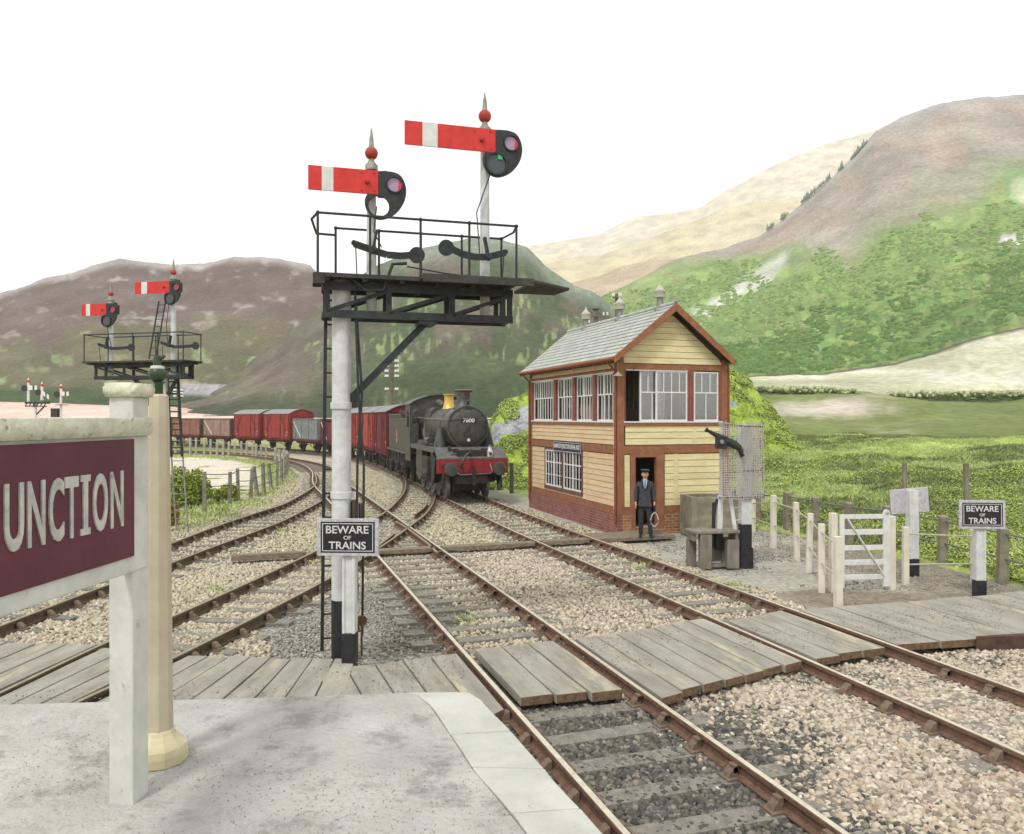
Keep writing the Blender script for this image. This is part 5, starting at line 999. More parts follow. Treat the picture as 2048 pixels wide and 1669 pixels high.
# roof ---------------------------------------------------------------------
ov_e, ov_s = .34, ovl; ez = 4.60
pitchv = Vector((hx + ov_s, 0, RZ - (ez - .02))); L_ = pitchv.length; nC = 12
for sgn in (1, -1):
    r_ = MB()
    for i in range(nC):
        t0, t1 = i / nC, (i + 1.25) / nC if i < nC - 1 else 1.0; lift = .024
        n_sl = 22; y0 = -ov_e; wy = (BXL + ov_e + .3) / n_sl; offs = (i % 2) * wy / 2
        for k in range(-1, n_sl + 1):
            a, c = max(y0, y0 + k * wy + offs + .004), min(BXL + .3, y0 + (k + 1) * wy + offs - .004)
            if c - a < .03: continue
            def pt_(t, up): 
                x = -ov_s + (hx + ov_s) * t; z = (ez - .02) + (RZ - ez + .02) * t + up; return (x, z)
            (xa, za), (xb, zb) = pt_(t0, lift + .018), pt_(min(1, t1), lift * .2 + .006); j = random.uniform(-.003, .003)
            def mx_(x): return x if sgn == 1 else 2 * hx - x
            V = [(mx_(xa), a, za + j), (mx_(xa), c, za + j), (mx_(xb), c, zb), (mx_(xb), a, zb), (mx_(xa), a, za - .012), (mx_(xa), c, za - .012), (mx_(xb), c, zb - .012), (mx_(xb), a, zb - .012)]
            r_.add(V, [(0, 1, 2, 3), (7, 6, 5, 4), (0, 4, 5, 1), (1, 5, 6, 2), (2, 6, 7, 3), (3, 7, 4, 0)])
    part('roof', slate, r_)
b = MB(); b.add([(-ov_s, -ov_e, ez - .06), (hx, -ov_e, RZ - .05), (hx, BXL + .3, RZ - .05), (-ov_s, BXL + .3, ez - .06), (-ov_s, -ov_e, ez - .03), (hx, -ov_e, RZ - .015), (hx, BXL + .3, RZ - .015), (-ov_s, BXL + .3, ez - .03)], [(0, 1, 2, 3), (7, 6, 5, 4), (0, 4, 5, 1), (1, 5, 6, 2), (2, 6, 7, 3), (3, 7, 4, 0)])
b.add([(2 * hx - v[0], v[1], v[2]) for v in b.v[:8]], b.f[:6]); part('roof_boarding', gap_m, b)
b = MB(); b.tube([(hx, -ov_e, RZ + .03), (hx, BXL + .3, RZ + .03)], .06, 8)
for k in range(14): b.tube([(hx, -ov_e + k * .55, RZ + .035), (hx, -ov_e + k * .55 + .03, RZ + .035)], .072, 8)
part('ridge_tiles', slate, b, smooth=50)
# barge boards and gutters
b = MB()
for yy in (-ov_e - .03, BXL + .30):
    for s_ in (0, 1):
        q = [(-ov_s - .02, ez - .18), (-ov_s - .02, ez + .02), (hx, RZ + .03), (hx, RZ - .20)]; q = q if s_ == 0 else [(2 * hx - a, z) for a, z in q]; b.prism(q, yy, yy + .035, 'xz')
part('barge_board', brown, b, bevel=.005)
b = MB(); b.box(-ov_s + .02, 0, -ov_e + .01, BXL + .28, ez - .09, ez - .062); b.box(BXW - .05, BXW + ovr, -ov_e + .01, BXL + .28, ez - .09, ez - .062); part('soffit', brown, b)
b = MB(); b.tube([(-ov_s - .04, -ov_e, ez - .05), (-ov_s - .04, BXL / 2, ez - .065), (-ov_s - .04, BXL + .3, ez - .05)], .055, 10); b.tube([(BXW + ovr + .04, -ov_e, ez - .05), (BXW + ovr + .04, BXL + .3, ez - .05)], .055, 10); part('gutter', orange_p, b, smooth=50)
b = MB()
for y_ in (.02, BXL - .1): b.tube([(-ov_s - .03, y_, ez - .08), (-ov_s - .02, y_, ez - .16), (-.09, y_, ez - .36), (-.09, y_, .1)], .033, 8); [b.lathe([(.05, 0), (.05, .06)], (-.09, y_, z), n=10) for z in (2.1, .45, 3.6)]
b.tube([(BXW + ovr + .03, .0, ez - .08), (BXW + .08, .0, ez - .4), (BXW + .08, .0, .1)], .033, 8); part('downpipe', orange_p, b, smooth=50)
b = MB(); b.tube([(-.075, .12, 4.1), (-.075, .12, .4)], .012, 6); part('conduit', sash, b)
b = MB(); b.tube([(-.05, -.08, 4.36), (-.12, -.2, 4.44), (-.14, -.24, 4.36), (-.13, -.24, 4.2)], .018, 7); b.lathe([(.04, .06), (.045, .03), (.13, -.03), (.14, -.05), (.12, -.05), (.02, .0)], (-.13, -.24, 4.14), n=18); part('gooseneck_lamp', mat('grey_enamel', S(168, 156, 136), S(140, 128, 110), 12, .5), b, smooth=50)
# ventilators
for y_ in (.55, 3.1, 5.75):
    e_ = thing('roof_ventilator', None, None, (hx, y_, RZ - .05)); e_.parent = box; v_ = MB(); v_.lathe([(.17, -.02), (.16, .06), (.1, .1), (.09, .34), (.095, .36)], n=18); v_.build('pipe', grey_m, e_, smooth=45)
    v_ = MB(); v_.lathe([(.1, .34), (.155, .35), (.16, .50), (.17, .51), (.17, .53), (.09, .62), (.025, .71), (.03, .73), (.004, .80)], n=18); v_.build('cap', mat('ventilator_cap', S(204, 200, 184), S(176, 172, 158), 14, .7, 0, .3, 60), e_, smooth=45)
# name plate
e_ = thing('name_plate', None, None, (-.045, 3.6, 2.055)); e_.parent = box
b = MB(); b.box(-.0, .03, -1.16, 1.14, -.165, .165); b.build('plate', mat('enamel_navy', S(52, 46, 66)), e_, bevel=.004)
b = MB(); l = .012; b.box(-.003, 0, -1.13, 1.11, .135, .15); b.box(-.003, 0, -1.13, 1.11, -.15, -.135); b.box(-.003, 0, -1.13, -1.115, -.135, .135); b.box(-.003, 0, 1.095, 1.11, -.135, .135); b.build('border_line', sign_w, e_)
text_mesh('lettering', 'BARMOUTH JUNCTION SIGNAL BOX', .19, sign_w, e_, Matrix.Translation((-.004, -.01, 0)) @ mat3((0, -1, 0), (0, 0, 1), (-1, 0, 0)), .004, 2.13, offset=.004)

# ---- concrete coal bunker against the box
conc = mat('old_concrete', S(160, 154, 134), S(122, 116, 98), 3, .95, 0, .7, 25, dirt=S(92, 88, 74), dth=.56, ds=4)
def rot_w(u, v, z=0): return W(u, v, z)
o_ = box.matrix_world
def boxw(x, y, z): return Vector((cb.x + x * CT - y * ST, cb.y + x * ST + y * CT, z))
bk = thing('coal_bunker', 'open topped mossy concrete coal bunker against the end wall of the signal box', 'coal bunker', tuple(boxw(1.55, -1.15, -.18)), TH - R(12))
b = MB(); Wd, Dp, H_ = 1.28, .95, 1.08
for a in ((0, Wd, 0, .09), (0, Wd, Dp - .09, Dp), (0, .09, .09, Dp - .09), (Wd - .09, Wd, .09, Dp - .09)): b.box(*a, 0, H_)
b.build('wall', conc, bk, bevel=.015); b = MB(); 
cp = np.array([(random.uniform(.12, Wd - .12), random.uniform(.12, Dp - .12), random.uniform(.8, .98)) for _ in range(160)]); co_ = scatter('coal', cp, .07, mat('coal', S(50, 48, 46), S(78, 76, 70), 9, .6), (IV, IF)); co_.parent = bk; tag(co_, kind='stuff')
# ---- wooden stand beside the tablet post
oldw = mat('weathered_oak', S(150, 143, 130), S(112, 104, 94), 6, .9, 0, .7, 24, dirt=S(160, 150, 130), dth=.58, ds=7, stretch=(1, 1, .3))
st = thing('wooden_stand', 'low weathered wooden stand left of the black footed post', 'stand', tuple(G(1398, 1139, -.17)), R(5))
for nm, bx_ in (('top', (-.16, .86, -.06, .46, .745, .80)), ('apron', (-.12, -.06, 0, .42, .58, .744)), ('apron', (.78, .84, 0, .42, .6, .744))): b = MB(); b.box(*bx_); b.build(nm, oldw, st, bevel=.008)
for bx_ in ((.02, .27, -.04, .12, 0, .744), (.60, .86, -.02, .14, 0, .6), (-.14, .04, .28, .44, 0, .58), (.62, .84, .3, .44, 0, .6)): b = MB(); b.box(*bx_); b.build('leg', oldw, st, bevel=.012)
b = MB(); b.box(.24, .66, .40, .44, .08, .744); b.box(.02, .7, .1, .3, .02, .07); b.build('back_board', oldw, st, bevel=.006)
# ---- water crane frame: post, screen, ladder and cannon shaped lamp
bp_ = G(1490, 1133, -.17); tp = thing('tablet_post', 'white post with black foot, woven mesh screen and black cannon shaped arm', 'post', tuple(bp_), R(4))
s_ = bp_.y / F
b = MB(); b.box(-.11, .11, -.11, .11, .9, 2.98); b.build('post', white_p, tp, bevel=.01); b = MB(); b.box(-.11, .11, -.11, .11, .42, .9); b.prism([(-.135, -.02), (.135, -.02), (.135, .36), (.11, .43), (-.11, .43), (-.135, .36)], -.135, .135, 'xz'); b.build('post_foot', black_p, tp, bevel=.008)
mesh_m = mat('woven_wire', S(214, 208, 202), S(172, 166, 160), 40, .8)
def woven(x0, x1, z0, z1, y, nx_, nz_, sk=.0):
    b = MB()
    for i in range(nx_ + 1):
        x = x0 + (x1 - x0) * i / nx_; b.tube([(x + random.uniform(-.012, .012), y + (.006 if (i + k) % 2 else -.006), z0 + (z1 - z0) * k / 8 + random.uniform(-.03, .03) * (k in (0, 8))) for k in range(9)], .0095, 4, cap=False)
    for i in range(nz_ + 1):
        z = z0 + (z1 - z0) * i / nz_; b.tube([(x0 + (x1 - x0) * k / 6 + random.uniform(-.015, .015) * (k in (0, 6)), y + (.006 if (i + k) % 2 else -.006), z + random.uniform(-.01, .01)) for k in range(7)], .0095, 4, cap=False)
    for k in range(170): x = random.choice((x0, x1, random.uniform(x0, x1))); z = random.choice((z0, z1, random.uniform(z0, z1))); b.tube([(x, y, z), (x + random.uniform(-.05, .05), y - .03, z + random.uniform(-.05, .05))], .007, 3, cap=False)
    return b
woven(-.60, .34, 1.46, 3.04, -.16, 19, 31).build('mesh_screen', mesh_m, tp); woven(-.08, .36, 1.42, 3.0, .16, 7, 24).build('mesh_screen', mesh_m, tp)
b = MB(); b.tube([(-.5, -.15, 3.0), (.36, -.15, 2.96)], .018, 6); b.tube([(-.48, -.15, 2.0), (.3, -.15, 2.05)], .016, 6); b.tube([(-.48, -.15, 1.48), (.3, -.15, 1.46)], .016, 6); b.tube([(.36, -.15, 1.45), (.36, .16, 3.0)], .012, 5); b.build('screen_rail', mat('screen_timber', S(128, 110, 96), S(90, 78, 70), 12, .9), tp)
b = MB(); b.bar((-.48, .1, 2.95), (-.5, .1, 1.5), .05); b.bar((-.5, .1, 1.5), (-.54, .05, .75), .11, .07); b.bar((-.34, .0, 1.62), (-.22, -.1, .55), .075, .05); b.bar((-.1, .1, 2.9), (-.12, .1, 1.5), .04); b.build('brace', white_p, tp, bevel=.005)
b = MB(); b.bar((-.545, .05, .75), (-.55, .05, .35), .15, .1); b.bar((-.66, .1, .4), (-.64, .1, 1.35), .06); b.tube([(-.64, .1, 1.1), (-.62, .1, 1.3), (-.55, .1, 1.42)], .04, 7); b.build('foot_iron', black_p, tp)
for z in (1.25, .98): b = MB(); b.tube([(-.3, .0, z), (-.1, .0, z)], .013, 6); b.build('rung', white_p, tp)
def L2(x, y): return ((x - 1490) * s_, CH - (y - CY) * s_ - bp_.z)
c = [L2(1403, 859), (0, 0), (0, 0)]; q0 = Vector((c[0][0], -.22, c[0][1])); q1 = Vector((L2(1468, 893)[0], -.22, L2(1468, 893)[1])); d_ = (q1 - q0)
b = MB(); prof = [(0, .045), (.04, .05), (.07, .034), (.3, .05), (.36, .062), (.42, .062), (.5, .075), (.56, .07), (.62, .08), (.68, .076), (.74, .088), (.8, .084), (.88, .088), (1, .07)]
b.tube([q0 + d_ * a for a, r in prof], [r for a, r in prof], 14); tail = Vector(q1); b.tube([q1, q1 + Vector((.06, 0, -.08)), q1 + Vector((.09, 0, -.2)), q1 + Vector((.13, 0, -.17))], [.075, .055, .045, .03], 10); b.build('cannon_arm', black_i, tp, smooth=50)
b = MB(); b.box(L2(1424, 0)[0], L2(1444, 0)[0], -.3, -.14, L2(0, 897)[1], L2(0, 872)[1]); b.lathe([(.045, 0), (.045, -.03)], (L2(1433, 0)[0], -.3, L2(0, 883)[1]), 'y', 14, 1); b.build('arm_bracket', [black_p, grey_m], tp, bevel=.01)

# ---- white posts with wire rails, and the wicket gate
cream = mat('cream_white_post', S(238, 232, 216), S(220, 212, 194), 4, .7, 0, .3, 30, dirt=S(178, 160, 138), dth=.64, ds=8)
wire_m = mat('pale_wire', S(206, 200, 186), S(170, 164, 150), 12, .6); gwire = mat('grey_wire', S(134, 132, 126), S(108, 106, 100), 12, .6)
def fence(name, label, cat, posts, rails_z, m_post, m_wire, zg=-.17, wd=.12, rr=.016, grp=None, cap=.0, sag=.015):
    """posts: [(x,ybase,ytop,lean)] in order"""
    B = [G(x, yb, zg) for x, yb, yt, ln in posts]; t = thing(name, label, cat, tuple(B[0]), 0, grp); o0 = B[0]; tops = []
    for p, (x, yb, yt, ln) in zip(B, posts):
        h = (CH - (yt - CY) * p.y / F) - zg; b = MB(); w2 = wd / 2; l = ln * h
        vs = [(-w2, -w2, -.1), (w2, -w2, -.1), (w2, w2, -.1), (-w2, w2, -.1)] + [(-w2 * .95 + l, -w2 * .95, h), (w2 * .95 + l, -w2 * .95, h), (w2 * .95 + l, w2 * .95, h + cap), (-w2 * .95 + l, w2 * .95, h + cap)]
        b.add(vs, [(3, 2, 1, 0), (4, 5, 6, 7), (0, 1, 5, 4), (1, 2, 6, 5), (2, 3, 7, 6), (3, 0, 4, 7)]); ob = b.build('post', m_post, t, bevel=.01, loc=tuple(p - o0)); ob.rotation_euler = (0, 0, random.uniform(-.3, .3)); tops.append((p - o0, h, l))
    for f_ in rails_z:
        pts = []
        for i, (p, h, l) in enumerate(tops):
            q = p + Vector((l * f_, -.0, h * f_)); 
            if i: pr = pts[-1]; pts.append(pr.lerp(q, .5) - Vector((0, 0, sag)))
            pts.append(q)
        b = MB(); b.tube(pts, rr, 6); b.build('wire', m_wire, t)
    return t
fence('wire_fence', 'short white post and wire fence curving from the mesh screen to the gate', 'fence', [(1506, 1062, 1000, 0), (1547, 1094, 991, 0), (1594, 1118, 1005, -.02), (1617, 1141, 1027, .03), (1643, 1181, 1048, 0), (1677, 1214, 1073, -.02)], (.88, .42), cream, wire_m, wd=.12)
fence('wire_fence', 'two cream posts with two rails between the white gate and the right warning sign', 'fence', [(1811, 1165, 1054, 0), (1948, 1160, 1060, 0)], (.87, .32), cream, wire_m, wd=.11, sag=0)
fence('wire_fence', 'long grey post fence with two rails behind the gate along the grassy bank', 'fence', [(1470, 1044, 982, 0), (1516, 1052, 984, 0), (1574, 1064, 986, 0), (1631, 1078, 996, 0), (1698, 1094, 1007, 0), (1775, 1106, 1014, 0), (1884, 1128, 1034, .03), (2004, 1164, 1058, .02), (2150, 1206, 1088, 0), (2330, 1262, 1122, 0)], (.92, .45), mat('grey_stone_post', S(152, 146, 126), S(124, 118, 100), 6, .9, 0, .5, 30), gwire, wd=.17, cap=.03, rr=.02)
gb = G(1680, 1182, -.17); gate = thing('wicket_gate', 'white five bar wicket gate between two cream posts', 'gate', tuple(gb), R(6)); sg = gb.y / F
def gx(x): return (x - 1680) * sg
def gz(y): return (1182 - y) * sg
b = MB(); b.box(gx(1668) - .05, gx(1668) + .07, .0, .12, -.1, gz(1027)); b.build('gate_post', cream, gate, bevel=.01); b = MB(); b.box(gx(1790), gx(1806), .1, .22, -.1, gz(1036)); b.build('gate_post', cream, gate, bevel=.01)
b = MB(); b.box(gx(1773), gx(1787), .0, .05, gz(1176), gz(1026)); b.lathe([(.055, 0), (.055, .05)], ((gx(1773) + gx(1787)) / 2, 0, gz(1027)), 'y', 14); b.box(gx(1680), gx(1690), .0, .05, gz(1176), gz(1030)); b.build('stile', white_c, gate, bevel=.006)
b = MB()
for y0, y1 in ((1036, 1030), (1068, 1060), (1099, 1092), (1129, 1121), (1158, 1151)): b.box(gx(1690), gx(1773), .008, .04, gz(y0 + 3), gz(y1))
b.build('gate_bar', white_c, gate, bevel=.004); b = MB(); b.bar((gx(1694), -.004, gz(1036)), (gx(1772), -.004, gz(1152)), .02, .05, up=(0, 1, 0)); b.build('gate_brace', white_c, gate)
# tall dark stakes on the bank
for x, yt, yb, lab in ((1808, 926, 1010, 'tall dark stake on the grassy bank above the tilted white board'), (1934, 927, 1030, 'tall dark stake on the grassy bank above the right warning sign')):
    p = P(x, yb, 21.5 if x < 1900 else 19.5); b = MB(); h = (yb - yt) * p.y / F; b.tube([(0, 0, -.3), (.02 if x < 1900 else -.03, 0, h)], .065, 7); tag(b.build('fence_stake', oldw, None, loc=tuple(p)), lab, 'stake')
# wire fence to the right of the engine
dkpost = mat('dark_oak_post', S(96, 92, 70), S(72, 70, 54), 8, .9, 0, .5, 30)
fence('wire_fence', 'dark post and wire fence between the engine and the signal box', 'fence', [(975, 975, 915, 0), (998, 979, 920, 0), (1023, 985, 926, 0), (1062, 990, 930, 0)], (.95, .68, .42, .15), dkpost, gwire, wd=.17, rr=.012, zg=-.17)
# left fences
gpost = mat('silver_post', S(156, 154, 142), S(118, 114, 102), 8, .9, 0, .6, 30, dirt=S(90, 84, 70), dth=.6, ds=6)
fence('wire_fence', 'grey post and wire fence on the outside of the curved left track', 'fence',
      [(409, 1020, 944, 0), (459, 1009, 944, .02), (477, 1001, 937, -.03), (501, 998, 937, .06), (515, 991, 933, -.14), (528, 986, 926, -.05), (543, 979, 927, -.13), (554, 971, 922, .02), (563, 965, 918, 0), (570, 958, 913, .02), (574, 952, 908, 0)], (.93, .6, .3), gpost, dkpost, wd=.125, rr=.014)
far_posts = [(575, 944, 905, 0), (573, 936, 902, 0), (568, 929, 899, 0)] + [(320 + x / 5.689, y2, y1, 0) for x, y1, y2 in [(1360, 899, 925), (1315, 895, 922), (1205, 890, 919), (1150, 889, 917), (1095, 888, 916), (1055, 887, 915), (985, 884.5, 914), (925, 883, 913), (850, 884.5, 912.5), (785, 883, 912), (720, 881.5, 911.5), (650, 883, 911), (575, 879, 910.5), (505, 878, 910), (410, 876, 910), (345, 876, 909), (255, 876, 909), (175, 876, 909), (85, 876, 908.5), (-40, 876, 908.5), (-180, 876, 908.5), (-330, 876, 908.5)]]
fence('wire_fence', 'far run of small pale fence posts in front of the goods wagons', 'fence', far_posts, (.85, .4), mat('pale_post', S(186, 184, 172), S(150, 148, 136), 8, .9), mat('pale_fence_rail', S(150, 146, 132)), wd=.17, rr=.03, sag=0)
# ================================================================== TRAIN
eng = mat('engine_black', S(80, 80, 73), S(52, 53, 50), 4, .45, 0, .2, 40, dirt=S(126, 120, 104), dth=.58, ds=5, spec=.5)
eng2 = mat('engine_frames', S(62, 56, 52), S(38, 36, 36), 8, .6, 0, .3, 40, dirt=S(118, 98, 82), dth=.56, ds=12)
engf = mat('smokebox_grey', S(88, 89, 82), S(64, 66, 62), 5, .5, 0, .25, 50, dirt=S(96, 96, 88), dth=.62, ds=9)
plate_m = mat('running_plate', S(112, 114, 108), S(84, 86, 82), 6, .6, 0, .2, 40)
bred = mat('buffer_beam_red', S(164, 50, 52), S(132, 42, 46), 7, .65, 0, .3, 40, dirt=S(96, 54, 50), dth=.57, ds=9)
brass = mat('brass', S(240, 206, 120), S(222, 180, 96), 8, .4, .5); copper = mat('copper', S(130, 100, 84), None, rough=.4, metal=.6)
steel = mat('bright_steel', S(168, 160, 156), S(120, 112, 108), 14, .4, .5); coalm = mat('coal_black', S(44, 44, 44), S(66, 66, 64), 12, .6, 0, .8, 20)
clc, cls = cat_rom(CL, .1)
def s_at_Y(Y): return float(np.interp(Y, clc[:, 1], cls))
def on_line(s): 
    x = np.interp(s, cls, clc[:, 0]); y = np.interp(s, cls, clc[:, 1]); return Vector((x, y, 0))
def wheel(parent, x, y, r, spokes=10, name='wheel', tread=.12, thin=False):
    e = thing(name, None, None, (x, y, r)); e.parent = parent; s = 1 if x > 0 else -1; b = MB(); b.lathe([(r * .93, -tread / 2), (r, -tread / 2), (r, tread / 2), (r * .86, tread / 2), (r * .86, -tread / 2)], axis='x', n=26); b.build('tyre', steel if not thin else eng2, e, smooth=50)
    b = MB(); b.lathe([(r * .18, -tread / 2), (r * .18, tread / 2)], axis='x', n=12)
    for k in range(spokes): a = 2 * math.pi * k / spokes; b.bar((0, 0, 0), (0, r * .9 * math.cos(a), r * .9 * math.sin(a)), .05 * r / .5, .035, up=(1, 0, 0))
    b.build('spokes', eng2, e); return e
# ---- engine
sF = s_at_Y(28.0); pF = on_line(sF); pR = on_line(sF + 7.6); dr = (pR - pF).normalized(); rz = math.atan2(-dr.x, dr.y)
eg = thing('steam_locomotive', 'black steam engine with a red buffer beam, heading the goods train', 'steam engine', tuple(pF), rz)
def ep(name, m_, b, **k): return b.build(name, m_, eg, **k)
b = MB(); b.box(-1.31, 1.31, 0, .06, .98, 1.52); bb = ep('buffer_beam', bred, b, bevel=.02)
b = MB(); [b.lathe([(.012, 0), (.01, -.012)], (x, 0, z), 'y', 6) for x in np.linspace(-1.2, 1.2, 13) for z in (1.03, 1.47)]; r_ = b.build('rivets', bred, bb)
for s in (-1, 1):
    e = thing('buffer', None, None, (s * .87, 0, 1.17)); e.parent = eg; b = MB(); b.box(-.19, .19, -.05, 0, -.19, .19); b.build('base_plate', bred, e, bevel=.01)
    b = MB(); b.lathe([(.15, -.05), (.12, -.12), (.105, -.32), (.06, -.33), (.06, -.46)], axis='y', n=20); b.build('shank', eng, e, smooth=50); b = MB(); b.lathe([(.24, -.46), (.245, -.48), (.235, -.51), (.12, -.53)], axis='y', n=26); b.build('head', eng, e, smooth=50)
b = MB(); b.prism([(0, 1.52), (.06, 1.56), (.75, 1.9), (.75, 1.86), (.06, 1.5)], -1.28, 1.28, 'yz'); b.box(-1.3, 1.3, .0, .3, 1.5, 1.53); ep('front_plate', plate_m, b)
b = MB(); b.box(-1.29, 1.29, .68, 6.5, 1.80, 1.86); b.box(-1.3, -1.27, .66, 6.5, 1.7, 1.86); b.box(1.27, 1.3, .66, 6.5, 1.7, 1.86); ep('running_plate', plate_m, b)
b = MB(); b.box(-.55, .55, .1, 6.4, .6, 1.8); b.box(-.75, .75, .2, .75, 1.3, 1.66); ep('frames', eng2, b)
b = MB(); b.lathe([(.77, .82), (.77, 2.2)], (0, 0, 2.62), 'y', 40); ep('smokebox', eng, b, smooth=50)
b = MB(); b.lathe([(.785, .80), (.80, .83), (.79, .88), (.77, .89)], (0, 0, 2.62), 'y', 44); b.lathe([(.785, 2.16), (.795, 2.2), (.785, 2.24)], (0, 0, 2.62), 'y', 44); ep('smokebox_ring', eng, b, smooth=50)
dr_ = thing('smokebox_door', None, None, (0, .8, 2.62)); dr_.parent = eg
b = MB(); b.lathe([(.69, 0), (.685, -.04), (.64, -.075), (.48, -.12), (.25, -.145), (.04, -.15)], axis='y', n=40); b.build('door_plate', engf, dr_, smooth=60)
b = MB(); b.bar((.06, -.14, -.22), (.62, -.06, -.24), .03, .05); b.bar((.45, -.1, .22), (.68, -.05, .22), .03, .05); b.tube([(-.66, -.1, .28), (-.2, -.16, .3), (.0, -.16, .3)], .013, 6); b.bar((0, -.17, .02), (-.22, -.19, -.3), .025, .03); b.bar((0, -.19, .02), (.02, -.2, -.36), .025, .03); b.lathe([(.05, -.13), (.045, -.2)], axis='y', n=12); b.build('door_handle', eng, dr_)
b = MB(); b.box(-.29, .29, -.155, -.135, .16, .35); b.build('number_plate', eng2, dr_, bevel=.004)
text_mesh('lettering', '7800', .15, white_c, dr_, Matrix.Translation((0, -.158, .255)) @ mat3((1, 0, 0), (0, 0, 1), (0, -1, 0)), .006, .44, offset=.004)
b = MB(); b.lathe([(.06, 0), (.06, -.01)], (.0, -.145, -.46), 'y', 12); b.build('shed_plate', white_c, dr_)
b = MB(); b.bar((0, .82, 3.46), (0, .74, 3.6), .1, .03); b.box(-.12, .12, .72, .76, 3.3, 3.4); ep('lamp_iron', eng, b)
prof = [(.71, 2.24), (.745, 3.9), (.80, 4.6)]
b = MB(); b.lathe(prof, (0, 0, 2.6), 'y', 40); ep('boiler', eng, b, smooth=50)
b = MB(); [b.lathe([(r + .004, y - .03), (r + .012, y - .028), (r + .012, y + .028), (r + .004, y + .03)], (0, 0, 2.6), 'y', 40) for r, y in ((.716, 2.5), (.726, 3.0), (.736, 3.45), (.745, 3.9), (.777, 4.3))]; ep('boiler_band', plate_m, b, smooth=50)
b = MB(); hw, zt = .76, 3.4; b.prism([(-hw, 1.86), (hw, 1.86), (hw * 1.0, 2.9), (hw * .93, 3.3), (hw * .7, zt), (-hw * .7, zt), (-hw * .93, 3.3), (-hw, 2.9)], 4.7, 6.2, 'xz'); ep('firebox', eng, b, bevel=.06)
b = MB(); b.lathe([(.42, 3.32), (.34, 3.43), (.27, 3.56), (.25, 3.72), (.255, 3.9), (.27, 3.98)], (0, 1.55, 0), n=28); ep('chimney', eng, b, smooth=60)
b = MB(); b.lathe([(.27, 3.93), (.36, 3.97), (.37, 4.01), (.31, 4.04), (.24, 4.04), (.22, 3.9)], (0, 1.55, 0), n=28); ep('chimney_rim', plate_m, b, smooth=50); b = MB(); b.lathe([(.262, 3.86), (.268, 3.9), (.262, 3.93)], (0, 1.55, 0), n=28); ep('copper_band', copper, b, smooth=60)
b = MB(); b.lathe([(.3, 3.28), (.25, 3.42), (.2, 3.56), (.19, 3.78), (.2, 3.88), (.25, 3.9), (.25, 3.93), (.14, 3.93)], (0, 4.3, 0), n=28); ep('safety_valve_bonnet', brass, b, smooth=50)
for s in (-1, 1): b = MB(); b.tube([(s * .2, 4.4, 3.46), (s * .33, 4.6, 3.6), (s * .3, 5.0, 3.62)], .11, 12); ep('valve_pipe', eng, b, smooth=60)
for s in (-1, 1):
    b = MB(); b.lathe([(.27, 1.86), (.25, 1.95), (.17, 2.3), (.09, 2.62)], (s * .9, 1.45, 0), n=20); ep('steam_pipe', eng, b, smooth=50)
    b = MB(); b.tube([(s * .92, .85, 2.9), (s * .91, 1.6, 2.92), (s * .91, 4.6, 2.95), (s * .98, 6.1, 2.98)], .018, 6); [b.tube([(s * .70, y, 2.88), (s * .91, y, 2.92)], .016, 5) for y in (1.0, 2.0, 2.9, 3.8, 4.7)]; ep('handrail', steel, b)
    b = MB(); b.lathe([(.34, 1.6), (.34, 2.75)], (s * 1.08, 0, .86), 'y', 22); b.box(s * 1.08 - .3, s * 1.08 + .3, 1.55, 2.8, .86, 1.5); b.prism([(.55, 1.5), (1.45, 1.78), (1.45, .6), (1.2, .45), (.75, .75)], s * 1.27, s * 1.24, 'yz'); ep('cylinder', eng2, b, bevel=.02)
    b = MB(); b.bar((s * .98, 2.8, .85), (s * .98, 4.0, .83), .05, .08); b.bar((s * 1.0, 3.6, .62), (s * 1.0, 6.3, .62), .05, .12); b.bar((s * .95, 2.9, 1.1), (s * .95, 3.9, 1.1), .04, .06); ep('coupling_rod', steel, b)
    b = MB(); b.box(s * 1.16, s * 1.22, 2.95, 3.5, .35, .55); b.bar((s * 1.19, 3.0, .5), (s * 1.19, 3.0, 1.8), .03); b.bar((s * 1.19, 3.45, .5), (s * 1.19, 3.45, 1.8), .03); ep('step', eng2, b)
    b = MB(); b.tube([(s * .95, 4.8, 2.5), (s * 1.02, 4.4, 2.3), (s * 1.0, 3.6, 1.95), (s * 1.0, 2.4, 1.93)], .05, 8); b.tube([(s * .9, 4.8, 2.8), (s * 1.0, 4.3, 2.4), (s * 1.05, 3.9, 2.0)], .035, 7); b.lathe([(.2, 0), (.2, .7)], (s * .98, 2.9, 2.02), 'y', 14); ep('injector_pipe', eng, b, smooth=50)
for y, r, nm in ((1.15, .46, 'bogie_wheel'), (2.4, .46, 'bogie_wheel'), (3.6, .78, 'driving_wheel'), (4.75, .78, 'driving_wheel'), (5.95, .78, 'driving_wheel')):
    for s in (-1, 1): wheel(eg, s * .735, y, r, 12 if r > .5 else 10, nm)
b = MB(); b.box(-.62, .62, .7, .85, .42, .56); b.box(-.6, .6, .85, 2.8, .3, .5); b.box(-.6, -.5, .6, 2.9, .3, .9); b.box(.5, .6, .6, 2.9, .3, .9); ep('bogie_frame', eng2, b)
